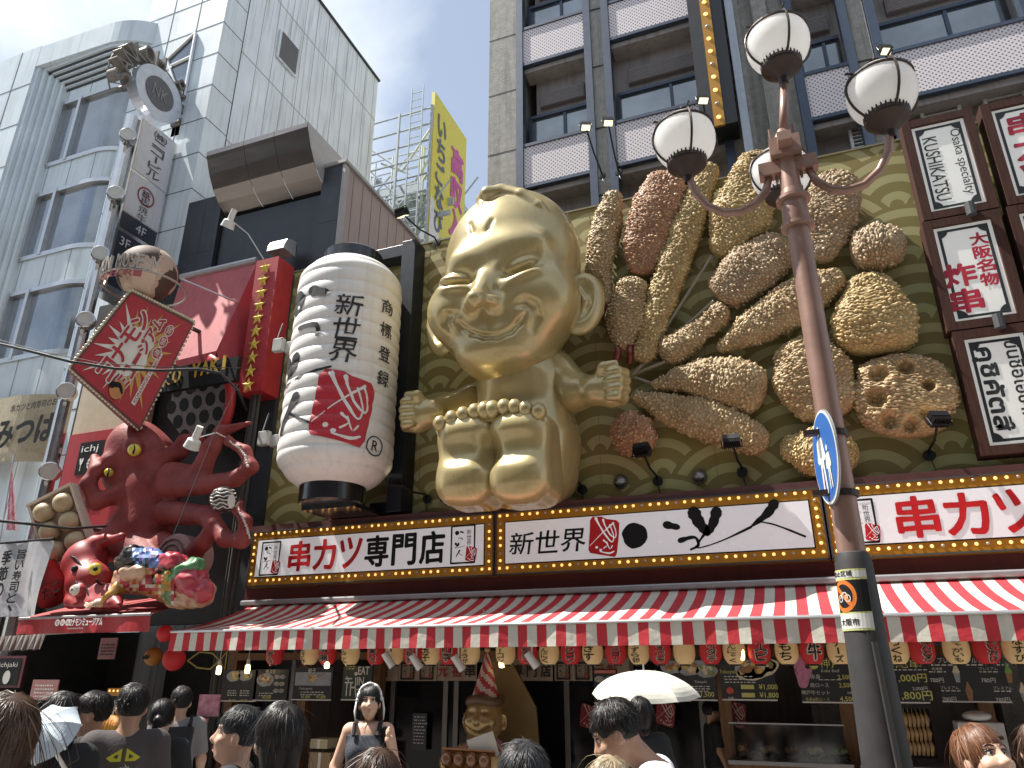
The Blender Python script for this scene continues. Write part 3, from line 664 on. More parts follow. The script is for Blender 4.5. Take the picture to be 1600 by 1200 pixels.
def marquee(x0, x1, fill, label, ry=True):
    z0, z1, y = 3.09, 3.95, 9.58
    t = thing('marquee_sign', label, 'sign', ((x0 + x1) / 2, y, z0), 'bulb framed marquee signs along the restaurant front')
    q = MB(); q.box(x0, x1, y, y + .2, z0, z1); q.obj('case', AMB, t)
    q = MB(); q.box(x0 + .135, x1 - .135, y - .004, y, z0 + .135, z1 - .135); q.obj('inner_frame', BLK, t)
    q = MB(); q.box(x0 + .15, x1 - .15, y - .012, y - .004, z0 + .15, z1 - .15); q.obj('panel', ACR, t)
    q = MB()
    for a, b, c, d in ((x0, x1, z1 - .015, z1 + .005), (x0, x1, z0 - .005, z0 + .015), (x0 - .003, x0 + .015, z0, z1), (x1 - .015, x1 + .003, z0, z1)): q.box(a, b, y - .012, y, c, d)
    q.obj('edge_trim', DARK, t)
    q = MB(); fill(q, FACADE((x0 + x1) / 2, y - .012, (z0 + z1) / 2), x1 - x0); q.obj('lettering', [BLK, RED, ACR], t)
    n = min(38, round((x1 - x0) / .112)); i = 0
    for k in range(n):
        for z in (z0 + .07, z1 - .07): i += 1; bulb((x0 + .06 + (x1 - x0 - .12) * k / (n - 1), y - .003, z), t, k % 4 != 2)
    for k in range(1, 7):
        for x in (x0 + .07, x1 - .07): bulb((x, y - .003, z0 + .07 + .103 * k), t, k % 4 != 2)
    return t
def fillA(q, f, w):
    logo_box(q, f, -1.68, -.01, .34, .5, 0, 1, 2); logo_box(q, f, 1.63, .02, .36, .52, 0, 1, 2)
    for i, c in enumerate('串カツ専門店'): q.text(c, f, -1.13 + i * .455, .0, .44, .38, 1 if i < 3 else 0, bold=.035, rough=.022)
def fillB(q, f, w):
    for i, c in enumerate('新世界'): q.text(c, f, -1.74 + i * .37, -.02, .3, .34, 0, bold=.012, rough=.03, shear=.12)
    seal(q, f, -.58, .0, .5, 1, 2); brush_logo(q, f, .83, -.01, .5, 0)
def fillC(q, f, w):
    u = -w / 2
    logo_box(q, f, u + .35, -.01, .34, .5, 0, 1, 2); logo_box(q, f, u + 3.75, .02, .36, .52, 0, 1, 2)
    for i, c in enumerate('串カツ専門店'): q.text(c, f, u + .96 + i * .5, .0, .46, .42, 1 if i < 3 else 0, bold=.035, rough=.022)
marquee(-8.16, -3.97, fillA, 'marquee sign at the left end, red and black kanji between two logo boxes')
marquee(-3.94, .32, fillB, 'bulb framed marquee sign in the middle with a red seal and loose black brush writing')
marquee(.35, 4.55, fillC, 'bulb framed marquee sign behind the lamp post, cut off by the right edge')

# ---- striped awning
AWR = mat('awning red', (.50, .026, .038), .75, var=.2, scale=4, bump=.3, bscale=12); AWW = mat('awning cream', (.60, .57, .49), .75, var=.14, scale=4, bump=.3, bscale=12, streak=.10)
aw = thing('striped_awning', 'long red and cream striped awning over the restaurant front', 'awning', (-2, 9, 2.1))
cv, vl = MB(), MB(); ST = .112; XL, XR = -7.95, 4.9; n = int((XR - XL) / ST)
def awp(x, t):
    y = 9.5 - 1.5 * t; z = 2.80 - .44 * (t ** .82) + .012 * math.sin(x * 2.1 + t * 2) * math.sin(math.pi * t) - .03 * math.sin(math.pi * t) * (.5 + .5 * math.cos(x * 1.75)) + .006 * mn.noise(Vector((x * 3, t * 5, 0)))
    return (x, y, z)
for i in range(n):
    x0 = XL + i * ST; x1 = x0 + ST
    for k in range(8):
        t0, t1 = k / 8, (k + 1) / 8
        sk0 = max(0, (-6.15 - x0)) ; 
        a, b, c, d = awp(x0, t0), awp(x1, t0), awp(x1, t1), awp(x0, t1)
        cv.quad(d, c, b, a, i % 2)
    for k in range(3):
        z0, z1 = 2.345 - .078 * k, 2.345 - .078 * (k + 1); wv = lambda x, z: 8.0 - .012 * math.sin(x * 7) * (2.36 - z) / .2 - .008 * math.sin(x * 19) * (2.36 - z) / .2
        vl.quad((x0, wv(x0, z1), z1), (x1, wv(x1, z1), z1), (x1, wv(x1, z0), z0), (x0, wv(x0, z0), z0), i % 2)
cv.obj('canopy', [AWR, AWW], aw, True); vl.obj('valance', [AWR, AWW], aw, True)
q = MB(); q.tube([(XL, 8.0, 2.352), (XR, 8.0, 2.352)], .018, 8); q.obj('front_bar', ALU, aw)
q = MB(); q.box(-8.1, 4.95, 9.42, 9.6, 2.80, 2.875); q.obj('cassette', mat('awning cassette', (.33, .33, .34), .4, .3), aw, bevel=.02)
q = MB()
for x in (-7.6, -4.2, -.6, 3): q.tube([(x, 9.5, 2.72), (x + .5, 8.75, 2.5), (x, 8.02, 2.33)], .02, 6)
q.obj('folding_arm', ALU, aw)

# ---- big paper lantern hanging on a black frame
PAP = mat('lantern white vinyl', (.74, .72, .69), .5, var=.06, scale=2, streak=.12)
lt = thing('paper_lantern', 'huge white ribbed paper lantern with brush kanji and red seal', 'lantern', (-6.62, 9.0, 4.6))
LC = Vector((-6.30, 9.0, 0)); LZ0, LZ1, LR = 4.38, 8.10, .83; NR = 17
def lrad(z):
    t = (z - LZ0) / (LZ1 - LZ0); e = abs(2 * t - 1); base = LR * (1 - .42 * max(0, (e - .76) / .24) ** 2.0)
    base += .05 * (t - .5) * -.6; ph = (t * NR) % 1.0
    return base + .026 * (4 * ph * (1 - ph)) ** .6 - .013
q = MB(); pr = [(lrad(LZ0 + (LZ1 - LZ0) * i / (NR * 10)), LZ0 + (LZ1 - LZ0) * i / (NR * 10)) for i in range(NR * 10 + 1)]
q.lathe(pr, (LC.x, LC.y, 0), 64); q.obj('paper_body', PAP, lt, True)
LBK = mat('black lacquer', (.012, .012, .014), .22, coat=.5, var=.1)
for z0, z1 in ((8.06, 8.3), (4.12, 4.42)):
    q = MB(); q.lathe([(.02, z0), (.46, z0), (.48, z0 + .02), (.48, z1 - .02), (.46, z1), (.02, z1)], (LC.x, LC.y, 0), 40); smooth_angle(q.obj('rim', LBK, lt))
q = MB(); q.box(-6.75, -5.85, 8.9, 10.0, 4.06, 4.12); q.obj('bracket', LBK, lt)
def lmap(u, v, w):      # wrapped round the lantern; u = arc length from the side facing the street
    a = u / LR; r = lrad(v) + .012; return (LC.x + r * math.sin(a), LC.y - r * math.cos(a), v)
q = MB(); dn = .05
def lt_text(c, u, v, h, w, **k): q.text(c, None, u, v, h, w, 0, mapf=lmap, dens=dn, **k)
for i, (c, u, v) in enumerate((('新', .50, at(538, 482, 8.4).z), ('世', .49, at(538, 518, 8.4).z), ('界', .48, at(536, 553, 8.4).z))): lt_text(c, u, v, .36, .40, bold=.006, rough=.06, shear=.12)
for c, v in (('商', at(602, 468, 8.6).z), ('標', at(600, 505, 8.6).z), ('登', at(598, 543, 8.6).z), ('録', at(594, 582, 8.6).z)): lt_text(c, 1.14, v, .24, .24, bold=.012, rough=.03)
RZ = at(590, 691, 8.6).z; lt_text('R', 1.06, RZ, .15, .11, bold=.01)
for k in range(32):
    a, b = 2 * math.pi * k / 32, 2 * math.pi * (k + 1) / 32
    q.flat(None, [(1.06 + .15 * math.cos(a), RZ + .15 * math.sin(a)), (1.06 + .15 * math.cos(b), RZ + .15 * math.sin(b)), (1.06 + .13 * math.cos(b), RZ + .13 * math.sin(b)), (1.06 + .13 * math.cos(a), RZ + .13 * math.sin(a))], 0, mapf=lmap)
seal(q, None, .54, at(547, 637, 8.4).z, 1.04, 1, 2, mapf=lambda a, b, o: tuple(Vector(lmap(a, b, 0)) + (Vector((lmap(a, b, 0)[0] - LC.x, lmap(a, b, 0)[1] - LC.y, 0)).normalized() * (o - .006))), dens=.06)
brush_logo(q, None, -.26, 6.2, 2.9, 0, True, mapf=lmap)
q.obj('lettering', [mat('lantern ink', (.02, .018, .02), .6), mat('lantern red', (.46, .02, .035), .5), PAP], lt)
fr_ = MB(); fr_.box(-5.76, -5.5, 9.62, 9.98, 4.1, 8.85); fr_.box(-7.2, -5.76, 9.7, 9.98, 8.62, 8.85); fr_.box(-6.1, -5.76, 9.7, 9.98, 4.1, 4.28)
tag(fr_.obj('lantern_frame', mat('navy black steel', (.012, .017, .026), .4, .2, var=.2), bevel=.008), 'black square steel frame carrying the big lantern', 'frame')

# ---- upright wooden signs at the right
WDK = mat('dark stained wood', (.06, .026, .019), .7, spec=.2, var=.4, scale=4, stretch=(8, 8, .7)); SGW = mat('sign ivory', (.52, .52, .50), .35, var=.06, emit=(1, 1, .95), es=.12); SGB = mat('sign border black', (.022, .026, .026), .45)  # sign ivory glows faintly, emission added to lift the shaded panels
def wood_sign(x0, x1, z0, z1, fill, label, red=False):
    y = 9.62; t = thing('wooden_sign', label, 'sign', ((x0 + x1) / 2, y, z0), 'wood framed signs at the right end of the gold board')
    q = MB(); b = .11
    q.box(x0, x0 + b, y, y + .25, z0, z1); q.box(x1 - b, x1, y, y + .25, z0, z1); q.box(x0 + b, x1 - b, y + .002, y + .25, z1 - b, z1); q.box(x0 + b, x1 - b, y + .002, y + .25, z0, z0 + b); q.obj('frame', WDK, t)
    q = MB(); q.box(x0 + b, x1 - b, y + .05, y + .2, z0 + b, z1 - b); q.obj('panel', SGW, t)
    f = FACADE((x0 + x1) / 2, y + .05, (z0 + z1) / 2); w, h = x1 - x0 - 2 * b, z1 - z0 - 2 * b; q = MB(); i = .045; s = .035
    for a in ((-w / 2 + i, w / 2 - i, h / 2 - i - s, h / 2 - i), (-w / 2 + i, w / 2 - i, -h / 2 + i, -h / 2 + i + s), (-w / 2 + i, -w / 2 + i + s, -h / 2 + i, h / 2 - i), (w / 2 - i - s, w / 2 - i, -h / 2 + i, h / 2 - i)):
        q.flat(f, [(a[0], a[2]), (a[1], a[2]), (a[1], a[3]), (a[0], a[3])], 0)
    for sx in (-1, 1):
        for sz in (-1, 1):
            cx, cz = sx * (w / 2 - i), sz * (h / 2 - i)
            q.flat(f, [(cx, cz)] + [(cx - sx * .12 * math.cos(a), cz - sz * .12 * math.sin(a)) for a in [math.pi / 2 * k / 7 for k in range(8)]], 0, .009)
    fill(q, f, w, h); q.obj('lettering', [SGB, mat('sign crimson', (.42, .02, .045), .4)], t)
    q = MB(); q.tube([((x0 + x1) / 2 + .1, y - .06, z0 - .08), ((x0 + x1) / 2 + .1, y - .06, z0 + .1)], .06, 10); q.obj('bracket', DARK, t)
def s1(q, f, w, h): q.text('KUSHIKATSU', f, -.13, -.02, .17, 1.02, 0, bold=.012, rot=-math.pi / 2); q.text('Osaka specialty', f, .17, .02, .15, 1.05, 0, rot=-math.pi / 2)
def s2(q, f, w, h): q.vtext('大阪名物', f, .15, .14, .78, .19, 1, bold=.05, rough=.03); q.vtext('炸串', f, -.15, -.22, .72, .34, 1, bold=.05, rough=.03)
def s3(q, f, w, h): q.text('คุชิคัตสึ', f, -.14, .02, .25, 1.05, 0, bold=.05, rot=-math.pi / 2); q.text('ขึ้นชื่อโอซาก้า', f, .18, .05, .17, 1.1, 0, bold=.03, rot=-math.pi / 2)
def s4(q, f, w, h): q.vtext('串カツ', f, .02, 0, 1.15, .4, 1, bold=.05, rough=.03)
def s5(q, f, w, h): pass
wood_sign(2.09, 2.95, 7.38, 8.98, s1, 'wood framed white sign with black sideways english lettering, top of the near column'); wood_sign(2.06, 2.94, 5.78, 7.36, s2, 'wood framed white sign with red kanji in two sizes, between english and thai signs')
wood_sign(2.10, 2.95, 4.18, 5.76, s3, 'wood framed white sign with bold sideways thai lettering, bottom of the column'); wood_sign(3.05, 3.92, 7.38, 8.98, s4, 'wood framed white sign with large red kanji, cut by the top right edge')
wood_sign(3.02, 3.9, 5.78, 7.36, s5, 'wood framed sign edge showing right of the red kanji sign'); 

# ---- flood lights on arms and round vents
LMPB = mat('black lamp metal', (.012, .012, .013), .4, .3); LENS = mat('lit lamp lens', (.9, .85, .6), .2, emit=(1, .90, .55), es=.7); GREYL = mat('grey lamp lens', (.55, .55, .5), .2)
def flood(base, head, aim, label, sz=.105, lit=True, group='flood lights on thin arms'):
    base, head = Vector(base), Vector(head); t = thing('flood_light', label, 'flood light', base, group)
    q = MB(); mid = base.lerp(head, .45) + Vector((0, -.06, -.03)); q.tube([base, base + Vector((0, -.1, .06)), mid, head], .016, 7); q.obj('arm', LMPB, t)
    q = MB(); q.lathe([(.0, 0), (.07, 0), (.07, .03), (.0, .035)], base, 14, 0, Fr(base, (1, 0, 0), (0, 0, 1)))
    q.tube([base, base + Vector((.03, -.06, -.2)), base + Vector((-.02, -.08, -.02))], .006, 5); q.obj('base_plate', LMPB, t)
    aim = Vector(aim).normalized(); x = aim.cross(Vector((0, 0, 1))).normalized(); f = Fr(head, x, x.cross(aim) * -1)
    if f.z.dot(aim) < 0: f = Fr(head, -x, f.y)
    q = MB(); q.box(-sz, sz, -sz * .75, sz * .75, -.02, .06, 0, f)
    for k in range(9): q.box(-sz * .95 + k * sz * .23, -sz * .95 + k * sz * .23 + .008, -sz * .7, sz * .7, -.075, -.02, 0, f)
    q.tube([f(-sz - .02, 0, .02), f(-sz - .02, 0, -.1), f(sz + .02, 0, -.1), f(sz + .02, 0, .02)], .01, 5); h = q.obj('housing', LMPB, t)
    q = MB(); q.box(-sz * .85, sz * .85, -sz * .6, sz * .6, .06, .066, 0, f); q.obj('lens', LENS if lit else GREYL, h)
Yb = 9.96
for (b, h, aim, lab) in (((910, 765), (872, 712), (.2, .5, .85), 'flood light in front of the statue hip on a thin black arm'), ((1028, 752), (1003, 703), (.1, .5, .85), 'flood light over the small round fried piece'), ((1160, 738), (1143, 690), (0, .5, .85), 'flood light over the tip of the long lower skewer'), ((1452, 712), (1466, 655), (-.2, .5, .85), 'flood light below the lotus root slice'), ((668, 780), (617, 750), (-.2, .3, .9), 'flood light shining up under the big lantern')):
    flood(at(*b, Yb), at(*h, 9.35), aim, lab)
flood(at(683, 380, 9.97), at(628, 333, 9.5), (.1, .5, -.85), 'flood light on a bent arm above the lantern frame', lit=True)
for (b, h, lab) in (((941, 275), (915, 197), 'left one of two roof flood lights leaning over the statue'), ((967, 270), (950, 190), 'right one of two roof flood lights leaning over the skewers'), ((1110, 230), (1098, 155), 'roof flood light behind the left street lamp globe'), ((1390, 130), (1383, 78), 'roof flood light above the right street lamp globe')):
    flood(at(*b, 10.9), at(*h, 10.4), (.15, -.35, -.9), lab, .09)
for px, py, lab in ((970, 753, 'round steel vent below the small fried ball'), (1093, 745, 'round steel vent below the long lower skewer'), (697, 776, 'round steel vent left of the statue foot')):
    t = thing('dome_vent', lab, 'vent', at(px, py, 10.0), 'round vent caps along the foot of the gold board')
    f_ = Fr(at(px, py, 9.995), (1, 0, 0), (0, 0, 1)); q = MB(); q.lathe([(.105, 0), (.105, .02), (.09, .05), (.06, .1), (.0, .12)], None, 24, 0, f_); q.obj('dome', mat('vent steel grey', (.30, .30, .31), .3, .8), t, True)
    q = MB(); q.flat(f_, [(-.075, -.03), (.075, -.03), (.05, -.085), (-.05, -.085)], 0, .08); q.obj('slot', BLK, t)
# ================================================================== golden baby statue
GOLD = mat('pearl gold lacquer', (.45, .36, .165), .29, .36, var=.09, scale=1.6, streak=.12, coat=.55, spec=.5)
st = thing('golden_statue', 'huge shiny gold statue of a grinning baby sitting with soles forward', 'statue', (-3.7, 9.3, 4.06))
hc = np.array([-3.53, 9.12, 7.42])
F = Field((-5.1, 7.5, 5.3), (-1.9, 10.05, 9.3), .024)
F.ell(hc + (0, .05, .26), (1.06, .88, 1.20), .1).ell(hc + (-.02, -.06, -.60), (1.06, .80, .90), .3).ell(hc + (-.02, -.22, -1.36), (.56, .46, .40), .5)
def onp(px, py, push=0.0):
    p = B0.hit(px, py)
    if p is None: p = np.array(at(px, py, 8.5))
    return p + np.array(ray(px, py).normalized()) * push
B0 = F
chk = [onp(714, 488, .27), onp(848, 468, .29)]
for c in chk: F.ell(c, (.42, .36, .40), .38)
for px, py, w_ in ((730, 408, .24), (812, 382, .34)): F.ell(onp(px, py, .12), (w_, .14, .13), .3)
F.ell(onp(766, 550, .20), (.44, .22, .17), .3)
B0 = Field((-5.1, 7.5, 5.3), (-1.9, 10.05, 9.3), .024); B0.D[:] = F.D
for px, py, rz in ((715, 437, 10), (812, 415, -16)): F.ell(onp(px, py, .0), (.28, .14, .11), .14, 's', Matrix.Rotation(R_(rz), 3, 'Y'))
for px, py, rz in ((712, 440, 8), (814, 418, -18)): F.ell(onp(px, py, .19), (.25, .14, .085), .06, 'u', Matrix.Rotation(R_(rz), 3, 'Y'))
for px, py, rz in ((714, 455, 6), (818, 436, -18)): F.ell(onp(px, py, .11), (.28, .13, .06), .10, 'u', Matrix.Rotation(R_(rz), 3, 'Y'))
# nose with an upturned tip
tip = onp(743, 468, -.30); F.cap(onp(757, 438, .06), tip, .09, .115, .14).ell(tip, (.115, .14, .11), .06)
for px, py, r in ((772, 474, .085), (735, 479, .07)): F.ell(onp(px, py, -.04), (r, .16, .09), .14)
for px, py in ((746, 484), (766, 482)): F.ell(onp(px, py, -.17), (.05, .09, .055), .03, 's')
def groove(pts, rs, k, op='s', push=0.0): F.chain([onp(x, y, push) for x, y in pts], rs, k, op)
groove([(714, 503), (724, 513), (738, 521), (757, 526), (777, 525), (797, 517), (812, 504), (822, 489)], [.02, .035, .042, .045, .045, .042, .035, .02], .045, 's', .015)
groove([(700, 512), (694, 503), (698, 494), (712, 490)], [.012, .026, .026, .010], .10); groove([(808, 474), (820, 471), (833, 478), (839, 494), (834, 512)], [.010, .026, .03, .024, .010], .12)
for a, b in (((734, 349), (738, 362)), ((768, 344), (761, 358))): groove([a, b], [.018, .03], .05)
# hair tuft: a ridge curling over the crown
F.chain([onp(752, 322, .0), onp(751, 312, .0), onp(762, 303, .04), onp(784, 300, .05), onp(815, 306, .06), onp(842, 322, .06), onp(860, 342, .06)], [.012, .07, .11, .12, .11, .085, .03], .03)
F.obj('head', GOLD, st)
for sx in (-1, 1):                                                                # ears, forward-facing cups
    e3 = at(908, 474, 9.25) if sx > 0 else at(689, 512, 9.25); cx, cz = e3.x, e3.z; G = Field((cx - .55, 8.6, cz - .8), (cx + .55, 9.95, cz + .8), .022)
    rot = Matrix.Rotation(R_(sx * 26), 3, 'Z') @ Matrix.Rotation(R_(sx * 14), 3, 'Y')
    G.ell((cx, 9.27, cz), (.34, .15, .52), .03, 'u', rot).ell((cx + sx * .02, 9.10, cz + .03), (.235, .15, .40), .05, 's', rot)
    G.chain([(cx - sx * .02, 9.22, cz + .22), (cx + sx * .07, 9.22, cz), (cx - sx * .03, 9.22, cz - .22)], [.025, .045, .035], .05); G.obj('ear', GOLD, st)
# torso
B = Field((-5.2, 8.1, 3.9), (-2.2, 10.05, 6.6), .03); bx = -3.44
B.ell((bx - .02, 9.42, 4.75), (.76, .62, .80), .1).box((bx + .0, 9.42, 4.6), (.66, .55, .54), .3, .25).box((bx + .02, 9.4, 5.35), (.64, .48, .72), .36, .3).cap((bx, 9.3, 5.8), (bx, 9.25, 6.3), .6, .5, .2)
B.obj('torso', GOLD, st)
for sx in (-1, 1):                                                                # thick arms ending in fists
    sh = np.array(at(866, 583, 9.35) if sx > 0 else at(738, 625, 9.6)); el = np.array(at(898, 612, 9.25) if sx > 0 else at(694, 643, 9.35)); hd = np.array(at(958, 606, 9.1) if sx > 0 else at(652, 649, 9.1)); q8 = .84
    A = Field(np.minimum(sh, hd) - .75, np.maximum(sh, hd) + .75, .024)
    A.cap(sh, el, .33 if sx > 0 else .25, .26 if sx > 0 else .22, .1).cap(el, hd - (sx * .22, 0, 0), .26 if sx > 0 else .22, .19, .12).cap(hd - (sx * .25, 0, 0), hd - (sx * .21, 0, 0), .215, .215, .05)
    A.ell(hd - (sx * .02, 0, 0), (.24, .2, .28), .06)
    for k in range(4):                                                            # four curled fingers
        z = hd[2] + .17 - k * .118; e_ = (0, .012, .0, -.03)[k]; A.chain([(hd[0] + sx * .10, hd[1] + .07, z), (hd[0] + sx * (.18 + e_), hd[1] - .05, z), (hd[0] + sx * (.12 + e_), hd[1] - .19, z - .01), (hd[0] - sx * .02, hd[1] - .19, z - .01)], [.06, .066, .064, .056], .022)
    A.chain([(hd[0] - sx * .17, hd[1] - .09, hd[2] + .10), (hd[0] - sx * .08, hd[1] - .18, hd[2] + .24), (hd[0] + sx * .08, hd[1] - .18, hd[2] + .27)], [.085, .078, .055], .025)
    A.obj('arm', GOLD, st)
for sx in (-1, 1):                                                                # soles and toes
    c0 = at(722 if sx < 0 else 806, 712 if sx < 0 else 706, 8.45); cx, cz = c0.x, c0.z; G = Field((cx - .62, 7.7, cz - .95), (cx + .62, 9.4, cz + .95), .022)
    G.box((cx, 8.82, cz), (.395, .42, .60), .24, .1).ell((cx, 8.60, cz - .28), (.36, .26, .32), .2).ell((cx, 8.60, cz + .3), (.36, .22, .26), .2).box((cx, 9.05, cz), (.36, .3, .55), .2, .2)
    G.ell((cx - sx * .40, 8.45, cz + .06), (.16, .16, .20), .16, 's').ell((cx - sx * .02, 8.32, cz + .06), (.30, .07, .13), .18, 's')
    o = G.obj('foot', GOLD, st)
    px5 = ((758, 641), (742, 643), (724, 648), (706, 654), (688, 662)) if sx < 0 else ((770, 640), (788, 636), (805, 636), (822, 639), (842, 643))
    for k in range(5):
        p = at(*px5[k], 8.44); q = MB(); q.ball(p, .102 + (.012 if k == 0 else 0), 10, 0, 1.12); q.tube([p + Vector((0, .05, -.06)), p + Vector((0, .26, -.2))], .09, 10); q.obj('toe', GOLD, o, True)

# ================================================================== giant crumbed skewers on the board
def worley(P, cell, seed=0):
    "distance to the nearest grain centre and a random number per grain"
    Q = P / cell; I = np.floor(Q).astype(np.int64); best = np.full(len(P), 9.0); gid = np.zeros(len(P)); sec = np.full(len(P), 9.0)
    for dx in (-1, 0, 1):
        for dy in (-1, 0, 1):
            for dz in (-1, 0, 1):
                C = I + np.array((dx, dy, dz)); h = (C[:, 0] * 73856093 ^ C[:, 1] * 19349663 ^ C[:, 2] * 83492791 ^ (seed * 7919)) & 0x7fffffff
                r1 = (h * 1103515245 + 12345 & 0x7fffffff) / 2147483647.0; r2 = ((h >> 3) * 69069 + 1 & 0x7fffffff) / 2147483647.0; r3 = ((h >> 7) * 22695477 + 1 & 0x7fffffff) / 2147483647.0
                d = np.sqrt((Q[:, 0] - C[:, 0] - r1) ** 2 + (Q[:, 1] - C[:, 1] - r2) ** 2 + (Q[:, 2] - C[:, 2] - r3) ** 2); m = d < best
                sec = np.where(m, best, np.minimum(sec, d)); best = np.where(m, d, best); gid = np.where(m, (r1 * 7 + r2 * 3) % 1.0, gid)
    return best, gid, sec
def crumb_mat(name, c0, c1, c2):
    m = bpy.data.materials.new(name); m.use_nodes = True; t = m.node_tree; b = t.nodes['Principled BSDF']; b.inputs['Roughness'].default_value = .5; b.inputs['Coat Weight'].default_value = .0; b.inputs['Specular IOR Level'].default_value = .4
    a = _n(t, 'ShaderNodeAttribute', attribute_name='grain'); r = _n(t, 'ShaderNodeValToRGB'); e = r.color_ramp.elements; e[0].color = (*c0, 1); e[1].color = (*c2, 1); k = r.color_ramp.elements.new(.5); k.color = (*c1, 1)
    t.links.new(a.outputs['Fac'], r.inputs[0]); co = _n(t, 'ShaderNodeTexCoord'); n = _n(t, 'ShaderNodeTexNoise'); n.inputs['Scale'].default_value = 3.2; n.inputs['Detail'].default_value = 3; t.links.new(co.outputs['Object'], n.inputs['Vector'])
    r2 = _n(t, 'ShaderNodeValToRGB'); r2.color_ramp.elements[0].position = .36; r2.color_ramp.elements[1].position = .62; r2.color_ramp.elements[0].color = (.86, .76, .66, 1); t.links.new(n.outputs['Fac'], r2.inputs[0])
    x = _n(t, 'ShaderNodeMixRGB', blend_type='MULTIPLY'); x.inputs[0].default_value = .8; t.links.new(r.outputs[0], x.inputs[1]); t.links.new(r2.outputs[0], x.inputs[2]); t.links.new(x.outputs[0], b.inputs['Base Color'])
    n2 = _n(t, 'ShaderNodeTexNoise'); n2.inputs['Scale'].default_value = 60; t.links.new(co.outputs['Object'], n2.inputs['Vector']); bp = _n(t, 'ShaderNodeBump'); bp.inputs['Strength'].default_value = .4; bp.inputs['Distance'].default_value = .01; t.links.new(n2.outputs['Fac'], bp.inputs['Height']); t.links.new(bp.outputs[0], b.inputs['Normal'])
    return m
CR = dict(tan=crumb_mat('fried crumb tan', (.22, .145, .07), (.46, .345, .185), (.64, .52, .32)), gold=crumb_mat('fried crumb golden', (.24, .16, .06), (.49, .37, .165), (.66, .54, .29)), red=crumb_mat('fried crumb reddish', (.23, .11, .06), (.46, .27, .155), (.63, .44, .28)), brown=crumb_mat('fried crumb brown', (.19, .125, .065), (.42, .315, .19), (.62, .51, .35)))
STICK = mat('grey bamboo stick', (.26, .23, .17), .5); TAIL = mat('prawn tail red', (.16, .02, .012), .35, coat=.3)
def smooth_spine(pts, ws, n):
    pts = np.array(pts, float); ws = np.array(ws, float); d = np.concatenate([[0], np.cumsum(np.linalg.norm(np.diff(pts, axis=0), axis=1))]); t = np.linspace(0, d[-1], n)
    def cr(v):
        o = []
        for q in t:
            i = min(max(np.searchsorted(d, q) - 1, 0), len(d) - 2); f = (q - d[i]) / (d[i + 1] - d[i]); g = lambda j: v[min(max(j, 0), len(d) - 1)]
            p0, p1, p2, p3 = g(i - 1), g(i), g(i + 1), g(i + 2); o.append(.5 * (2 * p1 + (p2 - p0) * f + (2 * p0 - 5 * p1 + 4 * p2 - p3) * f * f + (3 * p1 - p0 - 3 * p2 + p3) * f ** 3))
        return np.array(o)
    return cr(pts), np.maximum(cr(ws), .01), d[-1]
KY = 9.78
